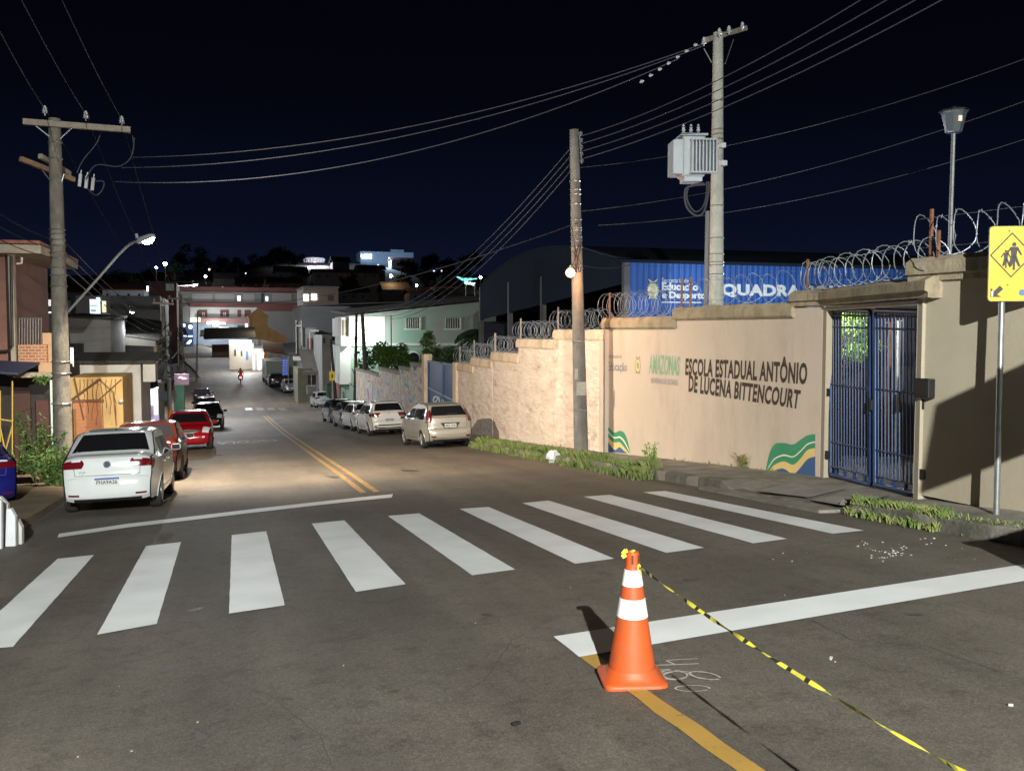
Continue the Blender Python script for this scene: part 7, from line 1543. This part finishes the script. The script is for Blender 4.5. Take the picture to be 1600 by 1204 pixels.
h_ = hit(1066, 715, .15); weed('dry tuft at the foot of the lettered wall', h_.x-.1, h_.y, h_.z, .16, 240, 3, spread=.16, L_=.05, M=mat('leaf_dry', (.30, .27, .09), (.2, .2, .07), 4, .8)); h_ = hit(1165, 729, .15); weed('dry grass tuft at the wall foot near the green mural', h_.x-.06, h_.y, h_.z, .22, 160, 4, spread=.2, L_=.06, M=mat('leaf_dry', (.3, .27, .09)))
# bushes by the left pole
p = at(98, 745, 18.2); weed('leafy green bush at the foot of the weathered pole beside the white sedan', p.x-.1, p.y, gz(-4, p.y)+.1, .85, 1500, 7, mat('leaf_mid', (.09, .17, .04), (.16, .25, .07), 3, .65), .10, .55, 26, 'bush')
p = at(62, 740, 19.0); weed('taller sparse shrub with twisted stems between blue car and weathered pole', p.x, p.y, gz(-5, p.y)+.1, 1.75, 900, 8, M_LEAF, .10, .62, 20, 'bush')
p = at(45, 742, 20.5); weed('low dark shrub in front of the dark doorway', p.x, p.y, gz(-5, p.y)+.1, .8, 500, 12, M_LEAF, .10, .6, 14, 'bush')
p = at(96, 597, 22.5); weed('small trailing plant on the ledge left of the weathered pole', p.x-.45, p.y+.2, p.z-.05, .22, 160, 13, M_LEAF, .09, .3, 8)
# painted kerb stones and white planter boards at the left
p = hit(70, 745, .15); m = MB(); m.box((p.x, p.y, gz(p.x, p.y)+.2), (.26, .22, .30), rz=.2, bev=.04); tag(m.build('kerb_stone', mat('stone_yellow', (.45, .33, .06), (.25, .2, .08), 6, .9)), 'yellow painted kerb stone by the leafy bush', 'stone')
WB = [((-40, 770), (2, 858)), ((-12, 776), (12, 852)), ((8, 795), (24, 853)), ((20, 812), (34, 850))]; wb = thing('white_planter', 'jagged white painted boards at the bottom left edge', 'planter', hit(10, 850))
for k, ((x0, r0), (x1, r1)) in enumerate(WB):
    b = hit((x0+x1)/2, r1, .0); fw = (b-EYE).dot(FV); a1_, a2_, a3_, a4_ = at(x0, r1, fw), at(x1, r1-2, fw), at(x1, r0+12, fw), at(x0+2, r0, fw); m = MB(); m.slab([a1_-Vector((0, 0, .05)), a2_-Vector((0, 0, .05)), a3_, a3_.lerp(a4_, .5)+Vector((0, 0, .05)), a4_], Vector((.01, .05+k*.01, 0))); m.build('board', M_PLASW if k % 2 else mat('board_white', (.68, .70, .74), (.58, .6, .64), 4, .8), wb)

# courtyard floodlights (low, behind the wall) and shadow casters added just outside the frame on the right
def flood(label, p, tilt, power, rz=0):
    o = thing('floodlight', label, 'lamp', p); m = MB(); m.tube([Vector((p.x, p.y, gz(8, p.y)+.1)), p], .03, 6); m.build('post', M_STEEL, o)
    m = MB(); m.box(p, (.3, .12, .2), rz=rz, rx=tilt, bev=.02); m.build('housing', M_BLACKM, o); lamp(p+Vector((0, .0, .18)), power, (.92, .96, 1), .12)
flood('low floodlight in the courtyard lighting the tree behind the gate', Vector((10.3, 14.2, 1.5)), .4, 100)
flood('low floodlight added to brighten the blue side of the sports hall', Vector((15.5, 23.0, .9)), .4, 900)  # extra lamp added to lift the hall facade and its letters
_, LB, _ = None, L2, None
def shade_quad(pix, A, B, Y):
    out = []
    for px, row in pix:
        w_ = planeL(px, row, A, B); t = (Y-L2.y)/(w_.y-L2.y); out.append(L2+(w_-L2)*t)
    return out
q = shade_quad(((1436, 772), (1660, 688), (1660, 540), (1462, 632)), A4, A5, 4.2)
bn = thing('added_shade_cloth', 'cloth sheet added out of view to shade the wall right of the gate', 'banner', (q[0].x, 4.2, gz(7, 4.2)))  # unseen cloth, shaped to throw the shadow band on the wall
m = MB(); m.slab(q, (0, .01, 0)); m.build('cloth', mat('canvas_olive', (.11, .12, .08), (.08, .09, .06), 3, .95, .3), bn)
m = MB(); m.tube([Vector((q[1].x, 4.2, gz(8, 4.2))), q[2]], .04, 8); m.build('post', M_STEEL, bn)
wc = thing('added_shadow_box', 'dark box container added out of view to cast the shadow at the right kerb', 'container', (6.15, 4.0, gz(6.1, 4.0)))  # unseen box added to throw the dark patch on kerb and road
m = MB(); m.box((6.15, 4.0, gz(6.1, 4)+.62), (1.2, .75, .92), bev=.04); m.build('body', mat('shadow_box_green', (.02, .06, .035), (.015, .045, .03), 4, .6), wc); m = MB(); m.box((6.15, 4.0, gz(6.1, 4)+1.11), (1.25, .8, .06)); m.build('lid', M_TRIM, wc)
for sx in (-.5, .5): m = MB(); m.lathe([(.08, -.03), (.08, .03)], (6.15+sx, 3.75, gz(6.1, 4)+.09), 12, 0, Matrix.Rotation(R(90), 4, 'Y')); m.build('wheel', M_RUBBER, wc)
